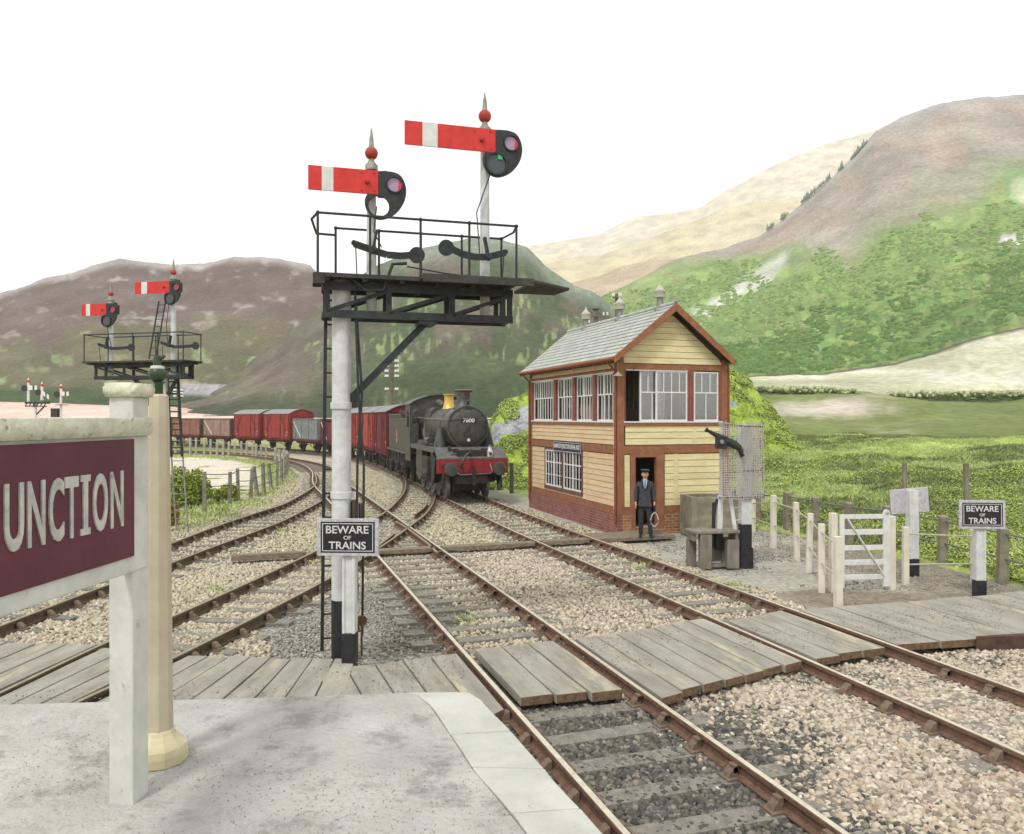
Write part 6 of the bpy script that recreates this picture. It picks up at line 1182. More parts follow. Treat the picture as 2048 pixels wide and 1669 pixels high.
# small fittings that break up the outline
for s in (-1, 1):
    b = MB(); b.tube([(s * .88, 2.3, 2.2), (s * .9, 3.2, 2.1), (s * .92, 4.6, 2.05)], .04, 7); ep('boiler_pipe', eng2, b, smooth=60)
    b = MB(); b.lathe([(.82, -.04), (.82, .2)], (s * 1.12, 4.75, 1.25), 'x', 22); ep('splasher', eng, b, smooth=50)
    b = MB(); b.bar((s * .4, .3, 1.66), (s * .4, 1.0, 1.9), .05); b.lathe([(.06, 1.55), (.06, 1.9), (.03, 1.95)], (s * .75, .5, 0), n=10); b.box(s * .55 - .1, s * .55 + .1, .35, .6, 1.7, 1.85); ep('front_fitting', eng2, b)
    b = MB(); b.tube([(s * 1.12, -.03, 1.35), (s * 1.12, -.12, 1.3), (s * 1.12, -.12, .55)], .018, 6); b.bar((s * 1.05, -.0, .98), (s * 1.1, .1, .45), .05, .12); ep('guard_iron', eng2, b)
for q in range(9): a = math.pi * 2 * q / 9; b = MB(); b.box(-.03, .03, -.1, -.06, -.03, .03); o = b.build('door_clip', eng2, dr_, loc=(.67 * math.cos(a), .03, .67 * math.sin(a)))
b = MB(); [b.lathe([(.014, 0), (.01, -.012)], (.735 * math.cos(a), .80, 2.62 + .735 * math.sin(a)), 'y', 6) for a in np.linspace(0, 2 * math.pi, 40, endpoint=False)]; ep('smokebox_rivets', engf, b)
# coupling, hose, lamp, pipes on the beam
b = MB(); b.bar((0, -.02, 1.2), (0, -.28, 1.2), .05, .07); b.bar((0, -.24, 1.16), (0, -.24, .62), .06, .05); [b.bar((s * .06, -.25, 1.1), (s * .07, -.25, .7), .025) for s in (-1, 1)]; b.lathe([(.06, .58), (.06, .7)], (0, -.25, 0), n=10); ep('coupling', eng2, b)
b = MB(); b.tube([(-.62, -.04, 1.2), (-.6, -.16, 1.02), (-.5, -.2, .95), (.6, -.2, .98), (.68, -.16, 1.08), (.62, -.05, 1.34)], .022, 7); ep('heating_pipe', steel, b, smooth=60)
b = MB(); b.tube([(-.42, -.06, 1.3), (-.48, -.2, 1.2), (-.46, -.3, 1.35), (-.3, -.3, 1.66), (-.15, -.16, 1.74), (-.08, -.04, 1.6)], .045, 8); ep('vacuum_hose', eng, b, smooth=60)
lp = MB(); lp.box(-.09, .09, -.08, .08, 0, .24); lp.lathe([(.08, .24), (.05, .3), (.05, .36)], n=12); lp.lathe([(.06, 0), (.055, -.05)], (0, -.08, .12), 'y', 14, 1); lp.tube([(-.07, 0, .3), (0, 0, .44), (.07, 0, .3)], .01, 5); lo = lp.build('headlamp', [white_c, lens_d], eg, loc=(.66, .12, 1.56), bevel=.008)
# cab
cabm = MB(); y0, y1 = 6.2, 7.55
roof = [(-1.32 + 2.64 * i / 14, 3.55 + .42 * math.sin(math.pi * i / 14) ** .8) for i in range(15)]
fr = [(-1.3, 1.8), (-1.3, 3.55)] + roof[1:-1] + [(1.3, 3.55), (1.3, 1.8)]
for s in (-1, 1):
    cabm.box(s * 1.3 - .02, s * 1.3 + .02, y0, y1, 1.1, 2.55); cabm.box(s * 1.3 - .02, s * 1.3 + .02, y0, y0 + .25, 2.55, 3.57); cabm.box(s * 1.3 - .02, s * 1.3 + .02, y0 + .25, y1 - .0, 3.3, 3.57); cabm.box(s * 1.3 - .02, s * 1.3 + .02, y1 - .4, y1, 2.55, 3.3)
cabm.prism([(-1.3, 1.8), (-1.3, 2.75), (-.95, 2.75), (-.95, 1.8)], y0, y0 + .04, 'xz'); cabm.prism([(.95, 1.8), (.95, 2.75), (1.3, 2.75), (1.3, 1.8)], y0, y0 + .04, 'xz')
cabm.prism([(-1.3, 2.75), (-1.3, 3.55)] + roof[1:-1] + [(1.3, 3.55), (1.3, 2.75), (1.2, 2.75), (1.2, 3.3), (.98, 3.4), (.9, 2.75), (-.9, 2.75), (-.98, 3.4), (-1.2, 3.3), (-1.2, 2.75)], y0, y0 + .04, 'xz')
ep('cab', eng, cabm); b = MB(); outer = [(x * 1.03, z + .02) for x, z in roof]; b.prism(outer + [(x, z - .04) for x, z in reversed(outer)], y0 - .12, y1 + .5, 'xz'); ep('cab_roof', engf, b, smooth=40)
b = MB(); [b.prism([(s * .96, 2.78), (s * 1.19, 2.78), (s * 1.19, 3.28), (s * .99, 3.38)], y0 + .01, y0 + .02, 'xz') for s in (-1, 1)]; ep('cab_window', glass, b)
b = MB(); [b.lathe([(.04, 3.56), (.05, 3.66), (.02, 3.74)], (x, 5.6, 0), n=10) for x in (-.14, .14)]; ep('whistle', brass, b, smooth=60)
b = MB(); b.box(-1.1, 1.1, y0 + .1, y1, 1.7, 1.78); b.box(-.8, .8, 6.25, 6.35, 1.78, 3.2); ep('cab_floor', eng2, b)
# ---- tender
sT = sF + 8.0; a, b_ = on_line(sT), on_line(sT + 5.9); d_ = (b_ - a).normalized(); tn = thing('tender', 'flat sided black tender with a small crest, coupled behind the engine', 'tender', tuple(a), math.atan2(-d_.x, d_.y))
b = MB(); b.box(-1.22, 1.22, 0, 5.8, 1.42, 2.95); b.build('tank', eng, tn, bevel=.03); b = MB(); b.prism([(-1.22, 2.95), (-1.28, 3.12), (-1.24, 3.14), (-1.16, 2.95)], 1.2, 5.6, 'xz'); b.prism([(1.22, 2.95), (1.28, 3.12), (1.24, 3.14), (1.16, 2.95)], 1.2, 5.6, 'xz'); b.box(-1.24, 1.24, -.02, .02, 1.4, 2.9); b.build('flare', eng, tn)
b = MB(); b.box(-1.3, 1.3, -.1, 5.9, 1.34, 1.42); b.build('footplate', plate_m, tn); b = MB(); b.box(-1.15, 1.15, .1, 5.7, .7, 1.34); b.build('frames', eng2, tn)
b = MB(); b.box(-1.228, -1.222, .1, 5.7, 2.5, 2.53); b.box(-1.228, -1.222, .1, 5.7, 1.5, 1.53); b.build('lining', plate_m, tn)
cp = np.array([(random.uniform(-.95, .95), random.uniform(1, 5), 2.95 + random.uniform(0, .28)) for _ in range(260)]); co_ = scatter('coal', cp, .13, coalm, (IV, IF)); co_.parent = tn; tag(co_, kind='stuff')
b = MB(); X_ = -1.226; b.lathe([(.17, 0), (.17, -.008)], (X_, 2.9, 2.12), 'x', 18); b.prism([(2.8, 2.3), (3.0, 2.3), (2.96, 2.42), (2.84, 2.42)], X_ - .008, X_, 'yz'); b.prism([(2.82, 1.98), (2.98, 1.98), (2.94, 1.75), (2.86, 1.75)], X_ - .008, X_, 'yz', 1); b.build('crest', [mat('crest_gold', S(214, 140, 50)), white_c], tn)
for y in (.9, 2.8, 4.8):
    for s in (-1, 1):
        wheel(tn, s * .735, y, .55, 10, thin=True); b = MB(); b.box(s * 1.0, s * 1.28, y - .16, y + .16, .42, .78); b.box(s * 1.18, s * 1.24, y - .55, y + .55, .78, .86); b.bar((s * 1.2, y - .55, .82), (s * 1.2, y - .5, 1.3), .05); b.bar((s * 1.2, y + .55, .82), (s * 1.2, y + .5, 1.3), .05); b.build('axle_box', eng2, tn, bevel=.01)
b = MB(); [b.box(s * 1.28 - .03, s * 1.28, y, y + .35, .3 + z, .34 + z) for s in (-1, 1) for y in (0, 5.4) for z in (0, .45)]; [b.bar((s * 1.26, y, .3), (s * 1.26, y, 1.34), .04) for s in (-1, 1) for y in (.0, .35, 5.4, 5.75)]; b.tube([(-1.1, -.1, 1.4), (-1.1, -.1, 2.4), (-1.05, -.1, 2.5)], .02, 6); b.build('steps', eng2, tn)
# ---- wagons
wr = mat('wagon_bauxite', S(168, 60, 54), S(140, 50, 46), 3, .8, 0, .25, 30, dirt=S(110, 52, 46), dth=.58, ds=5); wr2 = mat('wagon_bauxite_light', S(182, 74, 60), S(156, 60, 50), 3, .8, 0, .25, 30, dirt=S(120, 60, 48), dth=.6, ds=5); wr3 = mat('wagon_bauxite_dark', S(122, 46, 46), S(98, 38, 40), 3, .8, 0, .25, 30, dirt=S(80, 38, 36), dth=.58, ds=5)
wroof = mat('wagon_roof', S(160, 160, 158), S(128, 128, 128), 3, .8, 0, .2, 20); wgrey = mat('wagon_grey', S(140, 144, 144), S(112, 118, 118), 3, .8, 0, .2, 30, dirt=S(132, 100, 84), dth=.6, ds=5); wrust = mat('wagon_rusty', S(158, 112, 98), S(134, 84, 74), 2, .85, 0, .3, 30, dirt=S(150, 140, 132), dth=.55, ds=3); wrust2 = mat('wagon_faded', S(156, 142, 136), S(158, 110, 96), 1.6, .85, 0, .3, 30, dirt=S(112, 84, 74), dth=.62, ds=4); wend = mat('wagon_end_moss', S(104, 98, 76), S(80, 76, 60), 4, .9)
LW = 5.25
def chassis(t):
    b = MB(); b.box(-1.15, 1.15, 0, LW, .92, 1.08); b.box(-.9, -.8, 0, LW, .75, .95); b.box(.8, .9, 0, LW, .75, .95); b.build('underframe', wr3, t)
    for y in (1.1, LW - 1.1):
        for s in (-1, 1):
            wheel(t, s * .735, y, .47, 8, thin=True); b = MB(); b.box(s * .88, s * 1.06, y - .12, y + .12, .36, .66); b.bar((s * .98, y - .3, .92), (s * .98, y - .1, .4), .05); b.bar((s * .98, y + .3, .92), (s * .98, y + .1, .4), .05); b.bar((s * .98, y - .5, .76), (s * .98, y + .5, .76), .05, .07); b.build('axle_guard', eng2, t)
    b = MB(); b.bar((-1.05, 1.6, .62), (-1.05, 3.9, .8), .04, .06); b.bar((-1.0, 2.1, .9), (-1.0, 1.5, .45), .04); b.bar((-1.0, 3.1, .9), (-1.0, 3.7, .45), .04); b.build('brake_lever', eng2, t)
    for y, s2 in ((0, -1), (LW, 1)):
        for s in (-1, 1): b = MB(); b.lathe([(.1, 0), (.09, .25 * s2), (.05, .25 * s2), (.05, .42 * s2), (.19, .42 * s2), (.19, .46 * s2)], (s * .87, y, 1.03), 'y', 14); b.build('buffer', eng2, t)
def van(label, m_, roofz=3.78, eav=3.28):
    t = thing('covered_van', label, 'goods van', (0, 0, 0), 0, 'covered vans in the goods train'); chassis(t); hw = 1.2
    arc = [(-hw + 2 * hw * i / 12, eav + (roofz - .08 - eav) * math.sin(math.pi * i / 12)) for i in range(13)]
    b = MB(); b.box(-hw, hw, .02, LW - .02, 1.08, eav); b.build('body', m_, t)
    for yy, s in ((.0, -1), (LW, 1)):
        b = MB(); b.prism([(x, z) for x, z in [(-hw, 1.08)] + arc + [(hw, 1.08)]], yy - .01, yy + .01, 'xz'); [b.box(-hw + .05, hw - .05, min(yy + s * .05, yy), max(yy, yy + s * .05), z, z + .09) for z in np.arange(1.2, eav + .1, .19)]; b.box(-.38, .38, min(yy, yy + s * .1), max(yy, yy + s * .1), 3.0, 3.42); b.build('end', m_, t)
    b = MB()
    for s in (-1, 1):
        X0, X1 = sorted((s * hw, s * (hw + .035))); 
        for y in (1.72, 3.5, .12, LW - .12, .95, 4.3): b.box(X0, X1, y - .035, y + .035, 1.08, eav)
        b.bar((s * (hw + .02), .2, 1.1), (s * (hw + .02), 1.65, 3.15), .04, .08) if True else None; b.bar((s * (hw + .02), LW - .2, 1.1), (s * (hw + .02), 3.6, 3.15), .04, .08)
    b.build('strapping', wr3, t); b = MB()
    for s in (-1, 1): X0, X1 = sorted((s * hw, s * (hw + .05))); b.box(X0, X1, 1.78, 2.58, 1.15, 3.12); b.box(X0, X1, 2.62, 3.44, 1.15, 3.12)
    b.build('door', m_, t, bevel=.01)
    b = MB(); out = [(x * 1.05, z + .03) for x, z in arc]; b.prism(out + [(x, z - .04) for x, z in reversed(out)], -.1, LW + .1, 'xz'); b.build('roof', wroof, t, smooth=40)
    b = MB(); [b.box(-hw - .012, -hw - .004, y, y + .3, z, z + .16) for y, z in ((.3, 1.3), (.32, 1.55), (4.55, 1.3), (4.6, 1.55))]; b.build('number_panel', mat('stencil_white', S(206, 150, 146)), t); return t
def open_wagon(label, m_, top=2.85, stripe=True, endm=None):
    t = thing('mineral_wagon', label, 'open wagon', (0, 0, 0), 0, 'open wagons in the goods train'); chassis(t); hw = 1.18
    b = MB(); b.box(-hw, -hw + .05, 0, LW, 1.08, top); b.box(hw - .05, hw, 0, LW, 1.08, top); b.box(-hw, hw, 0, LW, 1.08, 1.14); b.build('side', m_, t); b = MB(); b.box(-hw + .05, hw - .05, 0, .05, 1.14, top); b.box(-hw + .05, hw - .05, LW - .05, LW, 1.14, top); [b.box(x - .05, x + .05, -.06, 0, 1.1, top - .05) for x in (-.7, .7)]; b.build('end', endm or m_, t)
    b = MB(); 
    for s in (-1, 1):
        for y in (.05, 1.85, 3.35, LW - .05): X0, X1 = sorted((s * hw, s * (hw + .05))); b.box(X0, X1, y - .04, y + .04, 1.08, top)
        b.box(*sorted((s * hw, s * (hw + .06))), 0, LW, top - .06, top + .02)
    b.build('rib', m_, t); b = MB(); b.box(-hw - .035, -hw, 1.95, 3.27, 1.15, top - .35); b.box(hw, hw + .035, 1.95, 3.27, 1.15, top - .35); b.build('door', m_, t, bevel=.01)
    if stripe: b = MB(); b.bar((-hw - .045, LW - .15, top - .25), (-hw - .045, 3.5, 1.25), .01, .1); b.build('stripe', white_c, t)
    b = MB(); [b.box(-hw - .012, -hw - .002, y, y + .25, z, z + .14) for y, z in ((LW - .7, 1.2), (LW - .7, 1.45))]; b.build('number_panel', mat('stencil_black', S(60, 56, 56)), t); return t
train = [(van, ('dark red covered van with ribbed side, coupled directly behind the tender', wr3), {}), (van, ('lighter red covered van second behind the tender, right of the signal post', wr2), {}), (van, ('red covered van mostly hidden behind the thick white signal post', wr), {}), (open_wagon, ('low dark red open wagon seen between the signal ladder and the grey wagon', wr3), {}),
         (open_wagon, ('grey open wagon between the low red wagon and the two red vans', wgrey), {}), (van, ('red covered van next to the grey wagon, nearer of the two together', wr), {}), (van, ('red covered van next to the rusty open wagons, farther of the two together', wr), {}),
         (open_wagon, ('faded rusty open wagon with a white stripe, next to the red vans', wrust2), dict(endm=wend)), (open_wagon, ('rusty brown open wagon without a stripe, behind the far fence', wrust), dict(stripe=False, endm=wend)), (open_wagon, ('last visible rusty open wagon, seen through the ladder of the far signal', wrust), dict(stripe=False, endm=wend)), (open_wagon, ('rearmost rusty wagon, hidden mostly by the name board column', wrust2), dict(stripe=False, endm=wend))]
s = sT + 6.9
WAG0, PITCH = s, 6.2
for k, (fn, args, kw) in enumerate(train):
    t = fn(*args, **kw); a = on_line(WAG0 + k * PITCH); b_ = on_line(WAG0 + k * PITCH + LW); d_ = b_ - a; t.location = a; t.rotation_euler = (0, 0, math.atan2(-d_.x, d_.y))
# ================================================================== NAME BOARD, COLUMN, PERSON, PLANTS, TELEGRAPH
ncon = mat('name_board_concrete', S(224, 225, 217), S(202, 205, 195), 5, .9, 0, .45, 30, dirt=S(150, 148, 130), dth=.6, ds=9, bd=.006)
ncon2 = mat('name_board_cap', S(236, 236, 214), S(210, 210, 184), 12, .95, 0, .9, 35, dirt=S(136, 132, 104), dth=.56, ds=16, bd=.012)
maroon = mat('maroon_enamel', S(108, 54, 70), S(92, 44, 60), 3, .4, 0, .15, 90, dirt=S(84, 46, 62), dth=.64, ds=8)
lett = mat('letter_cream', S(216, 214, 202), S(180, 182, 178), 9, .6, 0, .3, 60, dirt=S(158, 156, 140), dth=.55, ds=14)
A_ = Vector((-2.03, 4.33, 0)); dirb = Vector((-.0905, -.9959, 0)); nrm = Vector((.9959, -.0905, 0))
nb = thing('station_name_board', 'maroon station name board with large cream letters on concrete posts, at the left edge', 'name board', (A_.x, A_.y, ZP), 0)
# local frame: x runs from the right hand end towards the camera, y = into the board (away from the viewer), z up
MBD = mat3(dirb, nrm, (0, 0, 1)); nb.rotation_euler = MBD.to_3x3().to_euler(); nb.location = (A_.x, A_.y, ZP)
# dirb x -nrm: handedness check
def flipy(b): b.v = [(v[0], -v[1], v[2]) for v in b.v]; return b
def npart(name, m_, b, **k): return flipy(b).build(name, m_, nb, **k)
zz = lambda z: z - ZP
LB = 2.3
b = MB(); b.box(-.02, LB, .0, .07, zz(2.165), zz(2.9)); npart('frame', ncon, b, bevel=.008)
b = MB(); b.box(.125, LB - .12, -.012, -.0, zz(2.253), zz(2.882)); npart('panel', maroon, b, bevel=.002)
def rough(b, a, d=.005):
    o = flipy(b).build('coping', ncon2, nb); bm = bmesh.new(); bm.from_mesh(o.data); bmesh.ops.bevel(bm, geom=bm.edges[:], offset=.02, segments=3); bmesh.ops.subdivide_edges(bm, edges=[e for e in bm.edges if e.calc_length() > .05], cuts=6, use_grid_fill=True)
    for v in bm.verts: v.co += Vector([random.uniform(-d, d) * .5 for _ in range(3)])
    bm.to_mesh(o.data); bm.free(); o.data.polygons.foreach_set('use_smooth', [True] * len(o.data.polygons)); return o
b = MB(); b.box(-.03, LB + .04, -.03, .1, zz(2.9), zz(2.995)); rough(b, 0, .004)
# posts: the near one (in view) and its twin outside the picture
for x0 in (-.075, LB - .15):
    b = MB(); b.box(x0, x0 + .19, .01, .165, -.02, zz(3.11)) if x0 > 0 else b.box(x0 + .02, x0 + .175, .012, .15, -.02, zz(3.11)); npart('post', ncon, b, bevel=.008)
    b = MB(); b.box(x0 - .0, x0 + .195, -.012, .175, zz(3.11), zz(3.185)); o = rough(b, 0, .005); o.name = 'post_cap'
# letters
def letter(ch, x, w_, h, zc, extra=None):
    o = text_mesh('letter', ch, h, lett, nb, Matrix.Translation((x, .0155, zz(zc))) @ mat3((-1, 0, 0), (0, 0, 1), (0, 1, 0)), .008, w_, offset=.006); return o
word = [('U', 1.024, .112), ('N', .889, .11), ('C', .757, .102), ('T', .651, .098), ('I', .548, .034), ('O', .43, .117), ('N', .291, .11), ('J', 1.16, .08)]
for ch, x, w_ in word: letter(ch, x, w_, .29, 2.575)
b = MB(); [b.box(.512, .584, -.0197, -.0113, zz(z), zz(z + .032)) for z in (2.43, 2.688)]; npart('letter_serif', lett, b)
# ---- cream column behind the name board
colm = mat('cream_column', S(206, 194, 168), S(188, 174, 150), 3, .7, 0, .2, 30, dirt=S(206, 188, 176), dth=.6, ds=3); colb = mat('cream_column_base', S(222, 212, 176), S(204, 192, 156), 4, .8, 0, .3, 30); gfin = mat('bottle_green', S(66, 88, 60), S(48, 66, 46), 8, .35)
cy = 4.78; cxx = (318 - CX) * cy / F; c_ = thing('lamp_column', 'tapering cream octagonal column with a dark green ball on top, beside the name board post', 'column', (cxx, cy, ZP), 0)
b = MB(); b.lathe([(.083, .1), (.078, .6), (.07, 1.3), (.06, zz(3.0)), (.055, zz(3.13)), (.04, zz(3.14))], n=8); b.build('shaft', colm, c_, bevel=.004)
b = MB(); b.lathe([(.165, 0), (.168, .06), (.16, .1), (.12, .14), (.098, .17), (.085, .2)], n=10); b.build('base', colb, c_, bevel=.01)
b = MB(); b.lathe([(.024, zz(3.13)), (.024, zz(3.2)), (.036, zz(3.215))], n=16); b.build('neck', gfin, c_, smooth=50); b = MB(); b.sphere((-.01, 0, zz(3.262)), .052, 10); b.build('ball', gfin, c_, smooth=60)
b = MB(); b.lathe([(.04, zz(3.295)), (.04, zz(3.31)), (.02, zz(3.315))], (-.01, 0, 0), n=16); b.build('white_collar', white_c, c_, smooth=50); b = MB(); b.lathe([(.022, zz(3.31)), (.026, zz(3.35)), (.018, zz(3.375))], (-.01, 0, 0), n=14); b.tube([(.0, 0, zz(3.35)), (.04, -.02, zz(3.37))], .012, 6); b.build('knob', gfin, c_, smooth=50)

# ---- signalman
suit = mat('charcoal_suit', S(72, 72, 78), S(56, 56, 62), 12, .85, 0, .3, 60); trs = mat('black_trousers', S(58, 58, 62), S(44, 44, 48), 12, .85, 0, .3, 60); skin = mat('skin', S(238, 186, 150), S(224, 166, 132), 9, .6); capm = mat('cap_cloth', S(64, 68, 76), S(50, 54, 60), 9, .7)
shirt = mat('pale_shirt', S(200, 218, 236)); tie = mat('blue_tie', S(90, 140, 196)); boot = mat('boot_leather', S(40, 38, 38), None, rough=.35); hairm = mat('grey_hair', S(150, 140, 122), S(120, 110, 96), 20)
pp = G(1290, 1074, -.06)
def skinned(name, nodes, edges, m_, parent=None, sub=2, root=0, loc=(0, 0, 0)):
    me = bpy.data.meshes.new(name); me.from_pydata([n[0] for n in nodes], edges, []); o = bpy.data.objects.new(name, me); COL.objects.link(o); o.location = loc
    md = o.modifiers.new('skin', 'SKIN'); md.use_smooth_shade = True; md.branch_smoothing = .6
    if not me.skin_vertices:
        bm = bmesh.new(); bm.from_mesh(me); bm.verts.layers.skin.verify(); bm.to_mesh(me); bm.free()
    for i, n in enumerate(nodes): r = n[1]; me.skin_vertices[0].data[i].radius = (r, r) if not isinstance(r, tuple) else r; me.skin_vertices[0].data[i].use_root = (i == root)
    md2 = o.modifiers.new('sub', 'SUBSURF'); md2.levels = sub; md2.render_levels = sub
    bpy.context.view_layer.update(); dg = bpy.context.evaluated_depsgraph_get(); nm = bpy.data.meshes.new_from_object(o.evaluated_get(dg)); nm.materials.clear(); nm.materials.append(m_); bpy.data.objects.remove(o)
    o = bpy.data.objects.new(name, nm); COL.objects.link(o); o.parent = parent; o.location = loc; nm.polygons.foreach_set('use_smooth', [True] * len(nm.polygons)); return o
# body: one continuous surface (pelvis, legs, spine, neck, head, arms, hands with fingers); x is the viewer's right
H = 1.72
N = [((0, 0, .92), .10), ((0, 0, 1.12), .10), ((0, .01, 1.32), (.10, .075)), ((0, .0, 1.44), .06), ((0, -.01, 1.50), .05), ((0, -.02, 1.56), .07), ((0, -.025, 1.63), .078), ((0, -.015, 1.68), .06)]
E = [(0, 1), (1, 2), (2, 3), (3, 4), (4, 5), (5, 6), (6, 7)]
def add(p, r, j): N.append((p, r)); E.append((j, len(N) - 1)); return len(N) - 1
for s in (-1, 1):
    a = add((s * .14, .01, 1.375), .036, 2); b2 = add((s * .215, .0 if s > 0 else .03, 1.13), .03, a); c2 = add((s * .235, -.05, .90), .03, b2); d2 = add((s * .235, -.065, .85), (.022, .03), c2); e2 = add((s * .235, -.07, .80), (.018, .034), d2)
    for k, (dy, ln) in enumerate(((-.03, .055), (-.01, .068), (.01, .062), (.028, .05))):
        f = add((s * .235, -.07 + dy, .785), .011, e2); f = add((s * .232, -.075 + dy, .785 - ln * .55), .0095, f); add((s * .222, -.078 + dy, .785 - ln), .008, f)
    f = add((s * .225, -.10, .835), .012, d2); add((s * .215, -.115, .80), .0095, f)
    a = add((s * .085, 0, .86), .085, 0); b2 = add((s * .095, -.01, .50), .058, a); c2 = add((s * .1 + (.03 if s > 0 else 0), .01 - (.07 if s > 0 else 0), .10), .026, b2); add((s * .105 + (.03 if s > 0 else 0), -.06 - (.07 if s > 0 else 0), .045), .018, c2)
body = skinned('person', N, E, skin, loc=tuple(pp), sub=2); body.rotation_euler = (0, 0, R(-8)); tag(body, 'man in a dark suit and peaked cap standing outside the signal box doorway', 'person')
# clothes
J = [((0, .0, .82), (.185, .14)), ((0, 0, .95), (.18, .14)), ((0, 0, 1.1), (.175, .14)), ((0, .0, 1.28), (.19, .145)), ((0, .01, 1.40), (.15, .12)), ((0, .01, 1.46), (.085, .08))]; JE = [(0, 1), (1, 2), (2, 3), (3, 4), (4, 5)]
for s in (-1, 1):
    J += [((s * .17, .01, 1.385 - (.015 if s < 0 else 0)), .07), ((s * .225, .0 if s > 0 else .03, 1.14), .058), ((s * .236, -.045, .92), .05), ((s * .236, -.052, .895), .047)]; n = len(J); JE += [(4 if False else 3, n - 4), (n - 4, n - 3), (n - 3, n - 2), (n - 2, n - 1)]
skinned('jacket', J, JE, suit, body, root=1)
T = [((0, 0, .93), (.14, .11)), ((0, 0, .84), (.13, .11))]; TE = [(0, 1)]
for s in (-1, 1): k_ = 1 if s > 0 else 0; T += [((s * .09, 0, .74), .095), ((s * .1 + .015 * k_, -.01 - .05 * k_, .46), .073), ((s * .105 + .03 * k_, -.07 * k_, .12), .062), ((s * .107 + .03 * k_, -.07 * k_, .06), .066)]; n = len(T); TE += [(1, n - 4), (n - 4, n - 3), (n - 3, n - 2), (n - 2, n - 1)]
skinned('trousers', T, TE, trs, body, root=0)
for s in (-1, 1): k_ = 1 if s > 0 else 0; skinned('shoe', [((s * .11 + .03 * k_, .05 - .07 * k_, .045), .045), ((s * .112 + .03 * k_, -.04 - .07 * k_, .042), .045), ((s * .125 + .05 * k_, -.15 - .07 * k_, .035), .038), ((s * .13 + .06 * k_, -.19 - .07 * k_, .03), .028)], [(0, 1), (1, 2), (2, 3)], boot, body)
b = MB(); b.prism([(-.055, 1.47), (.055, 1.47), (.03, 1.3), (0, 1.24), (-.03, 1.3)], -.135, -.12, 'xz'); b.build('shirt', shirt, body); b = MB(); b.prism([(-.02, 1.455), (.02, 1.455), (.014, 1.43), (.02, 1.3), (0, 1.27), (-.02, 1.3), (-.014, 1.43)], -.142, -.134, 'xz'); b.build('tie', tie, body)
for s in (-1, 1): b = MB(); b.prism([(s * .055, 1.47), (s * .095, 1.42), (s * .075, 1.33), (0, 1.20), (s * .03, 1.3)], -.146, -.13, 'xz'); b.build('lapel', suit, body)
b = MB(); b.sphere((0, -.025, 1.60), .1, 9, 0, (.78, .92, 1.12)); 
b.sphere((0, -.118, 1.585), .018, 5, 0, (.8, 1, 1.5)); [b.sphere((s * .082, -.01, 1.59), .022, 5, 0, (.5, 1, 1.4)) for s in (-1, 1)]; b.build('face', skin, body, smooth=60)
b = MB(); [b.sphere((s * .03, -.105, 1.607), .010, 5) for s in (-1, 1)]; b.box(-.022, .022, -.112, -.104, 1.545, 1.551); b.build('eyes_and_mouth', mat('dark_feature', S(96, 60, 50)), body)
b = MB(); b.sphere((0, -.005, 1.62), .098, 8, 0, (.84, .95, .9)); b.build('hair', hairm, body, smooth=60)
b = MB(); b.lathe([(.088, 1.645), (.09, 1.675), (.122, 1.70), (.118, 1.72), (.06, 1.735), (.01, 1.737)], (0, -.02, 0), n=22); b.prism([(-.075, -.085), (-.05, -.135), (0, -.155), (.05, -.135), (.075, -.085)], 1.647, 1.656, 'xy'); b.build('cap', capm, body, smooth=40)
# single line token hoop held in the hand on the right
hp = pp + Matrix.Rotation(R(-8), 3, 'Z') @ Vector((.235, -.12, .78)); b = MB(); b.tube([(0, .01, .04), (0, 0, -.12)], .02, 8); b.tube([(0, 0, -.1), (-.03, 0, -.2)] , .012, 6); lo_ = MB()
pts = [(0, 0, -.13), (.06, 0, -.2), (.1, 0, -.33), (.09, 0, -.42), (0, 0, -.5), (-.09, 0, -.42), (-.1, 0, -.33), (-.06, 0, -.2), (0, 0, -.13)]
hoop = thing('token_hoop', 'token hoop and pouch hanging from the man\'s hand', 'token hoop', tuple(hp)); b.build('pouch', boot, hoop); lo_.tube(pts, .014, 7); lo_.build('hoop', mat('pale_cane', S(206, 200, 192)), hoop, smooth=60)

# ---- plants by the left fence
leaf_m = mat_ramp_island('bush_leaves', [S(88, 120, 40), S(128, 158, 52), S(168, 186, 70), S(196, 200, 100), S(104, 112, 44)], .85)
def bush(name, label, ctr, rad, n, m_, stem=True, leaf=.05, cat='bush'):
    t = thing(name, label, cat, tuple(ctr)); pts = []
    lobes = [(np.array([random.uniform(-.6, .6) * rad[0], random.uniform(-.6, .6) * rad[1], random.uniform(.3, .85) * rad[2]]), random.uniform(.35, .55)) for _ in range(9)]
    for _ in range(n):
        c, r = random.choice(lobes); v = np.array([random.gauss(0, 1) for _ in range(3)]); v /= np.linalg.norm(v); pts.append(c + v * r * np.array(rad) * random.uniform(.55, 1.05))
    pts = np.array(pts); pts[:, 2] = np.maximum(pts[:, 2], .02); a = RNG.normal(0, 1, (n, 3)); a /= np.linalg.norm(a, axis=1)[:, None]; c = np.cross(a, RNG.normal(0, 1, (n, 3))); c /= np.linalg.norm(c, axis=1)[:, None]; s = leaf * RNG.uniform(.6, 1.4, n)[:, None]
    V = np.stack([pts - a * s, pts + c * s * .5, pts + a * s, pts - c * s * .5], 1).reshape(-1, 3); k = np.arange(n) * 4; o = fast_mesh('foliage', V, np.concatenate([np.c_[k, k + 1, k + 2], np.c_[k, k + 2, k + 3]]), m_, 3); o.parent = t
    b = MB(); [b.tube([(0, 0, -.1), tuple(l[0] * .5), tuple(l[0])], [.03, .02, .01], 5) for l in lobes]; b.build('stem', oldw, t); return t
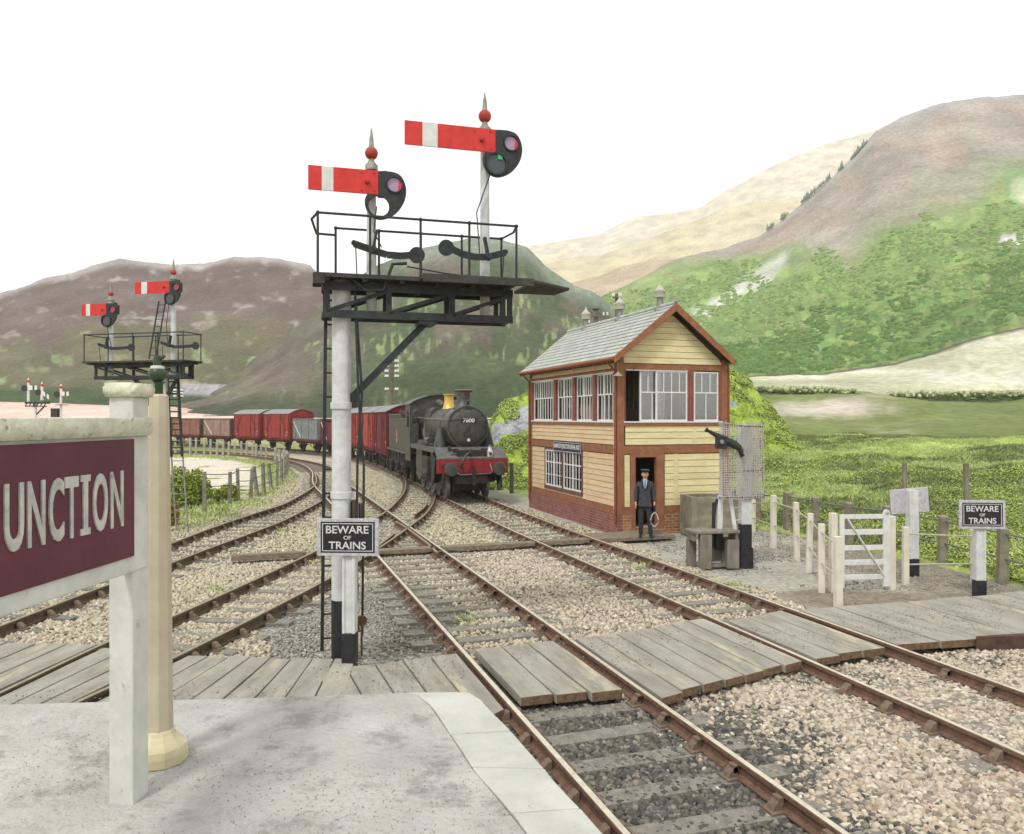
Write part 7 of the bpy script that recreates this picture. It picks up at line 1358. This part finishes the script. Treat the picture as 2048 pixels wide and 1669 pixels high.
bush('bush', 'yellow green bush behind the nearest fence post on the left', G(372, 1018, -.2) + Vector((0, .6, 0)), (.85, .5, 1.15), 9000, leaf_m)
bush('bush', 'small green tuft low against the fence, right of the yellow green bush', G(440, 1006, -.2) + Vector((0, .5, 0)), (.55, .4, .5), 2600, leaf_m)
dry = mat_ramp_island('dry_leaves', [S(140, 112, 56), S(174, 140, 70), S(112, 120, 50), S(166, 96, 56)], .9)
bush('dry_plant', 'brown and orange dry plant at the foot of the farther bracket signal', G(345, 1052, -.2), (.22, .2, .55), 700, dry, leaf=.06, cat='plant')
# ---- telegraph poles
ins = mat('insulator_white', S(232, 232, 232)); tpm = mat('telegraph_timber', S(128, 118, 104), S(98, 90, 80), 8, .9, 0, .4, 20)
def tpole(label, x, Y, ytop, ybase, arms, r=.13, aw=1.0, ins_r=.07, cap=False):
    p = P(x, ybase, Y); s = Y / F; t = thing('telegraph_pole', label, 'telegraph pole', tuple(p)); h = (ybase - ytop) * s; b = MB(); b.lathe([(r, -.4), (r * .85, h)], n=10)
    if cap: b.lathe([(r * 1.4, h - .02), (r * 1.5, h + .03), (r * .9, h + .12)], n=10)
    b.build('pole', tpm, t, smooth=40)
    for ya in arms:
        z = (ybase - ya) * s; b = MB(); b.box(-aw / 2, aw / 2, -r - .05, -r, z - .04, z + .04); b.build('crossarm', tpm, t)
        for q in (-.46, -.3, .3, .46): b = MB(); b.lathe([(ins_r * .6, 0), (ins_r, .04), (ins_r * .8, .16), (ins_r * .3, .2)], (q * aw, -r - .025, z + .04), n=8); b.build('insulator', ins, t)
tpole('telegraph pole with four rows of white insulators, above the wagons left of the engine', 784, 60, 714, 830, (726, 736, 746, 756, 782), .12, 1.0, .09)
tpole('small telegraph pole far left with white insulators, seen beside the signal ladder', 358, 88, 779, 840, (783, 789, 795), .16, 1.0, .12)
tpole('stubby telegraph pole showing above the signal box roof between two ventilators', 1192, 44, 619, 760, (634, 650), .15, 1.35, .06, True)
tpole('narrow grey pole rising above the signal box roof beside the middle ventilator', 1233, 40, 588, 760, (596,), .1, .45, .05)
# ================================================================== HAZE: pale air over the whole valley
hz = MB(); hz.box(-1300, 1300, -1250, 1300, -1.6, 400); ho = hz.build('haze', bpy.data.materials.new('haze_air')); tag(ho, kind='stuff', label='pale haze filling the air of the valley')
hm = ho.data.materials[0]; hm.use_nodes = True; n = hm.node_tree.nodes; n.remove(n['Principled BSDF']); vp = n.new('ShaderNodeVolumePrincipled'); vp.inputs['Color'].default_value = (.97, .98, 1, 1); vp.inputs['Density'].default_value = .00030; hm.node_tree.links.new(vp.outputs[0], n['Material Output'].inputs['Volume'])
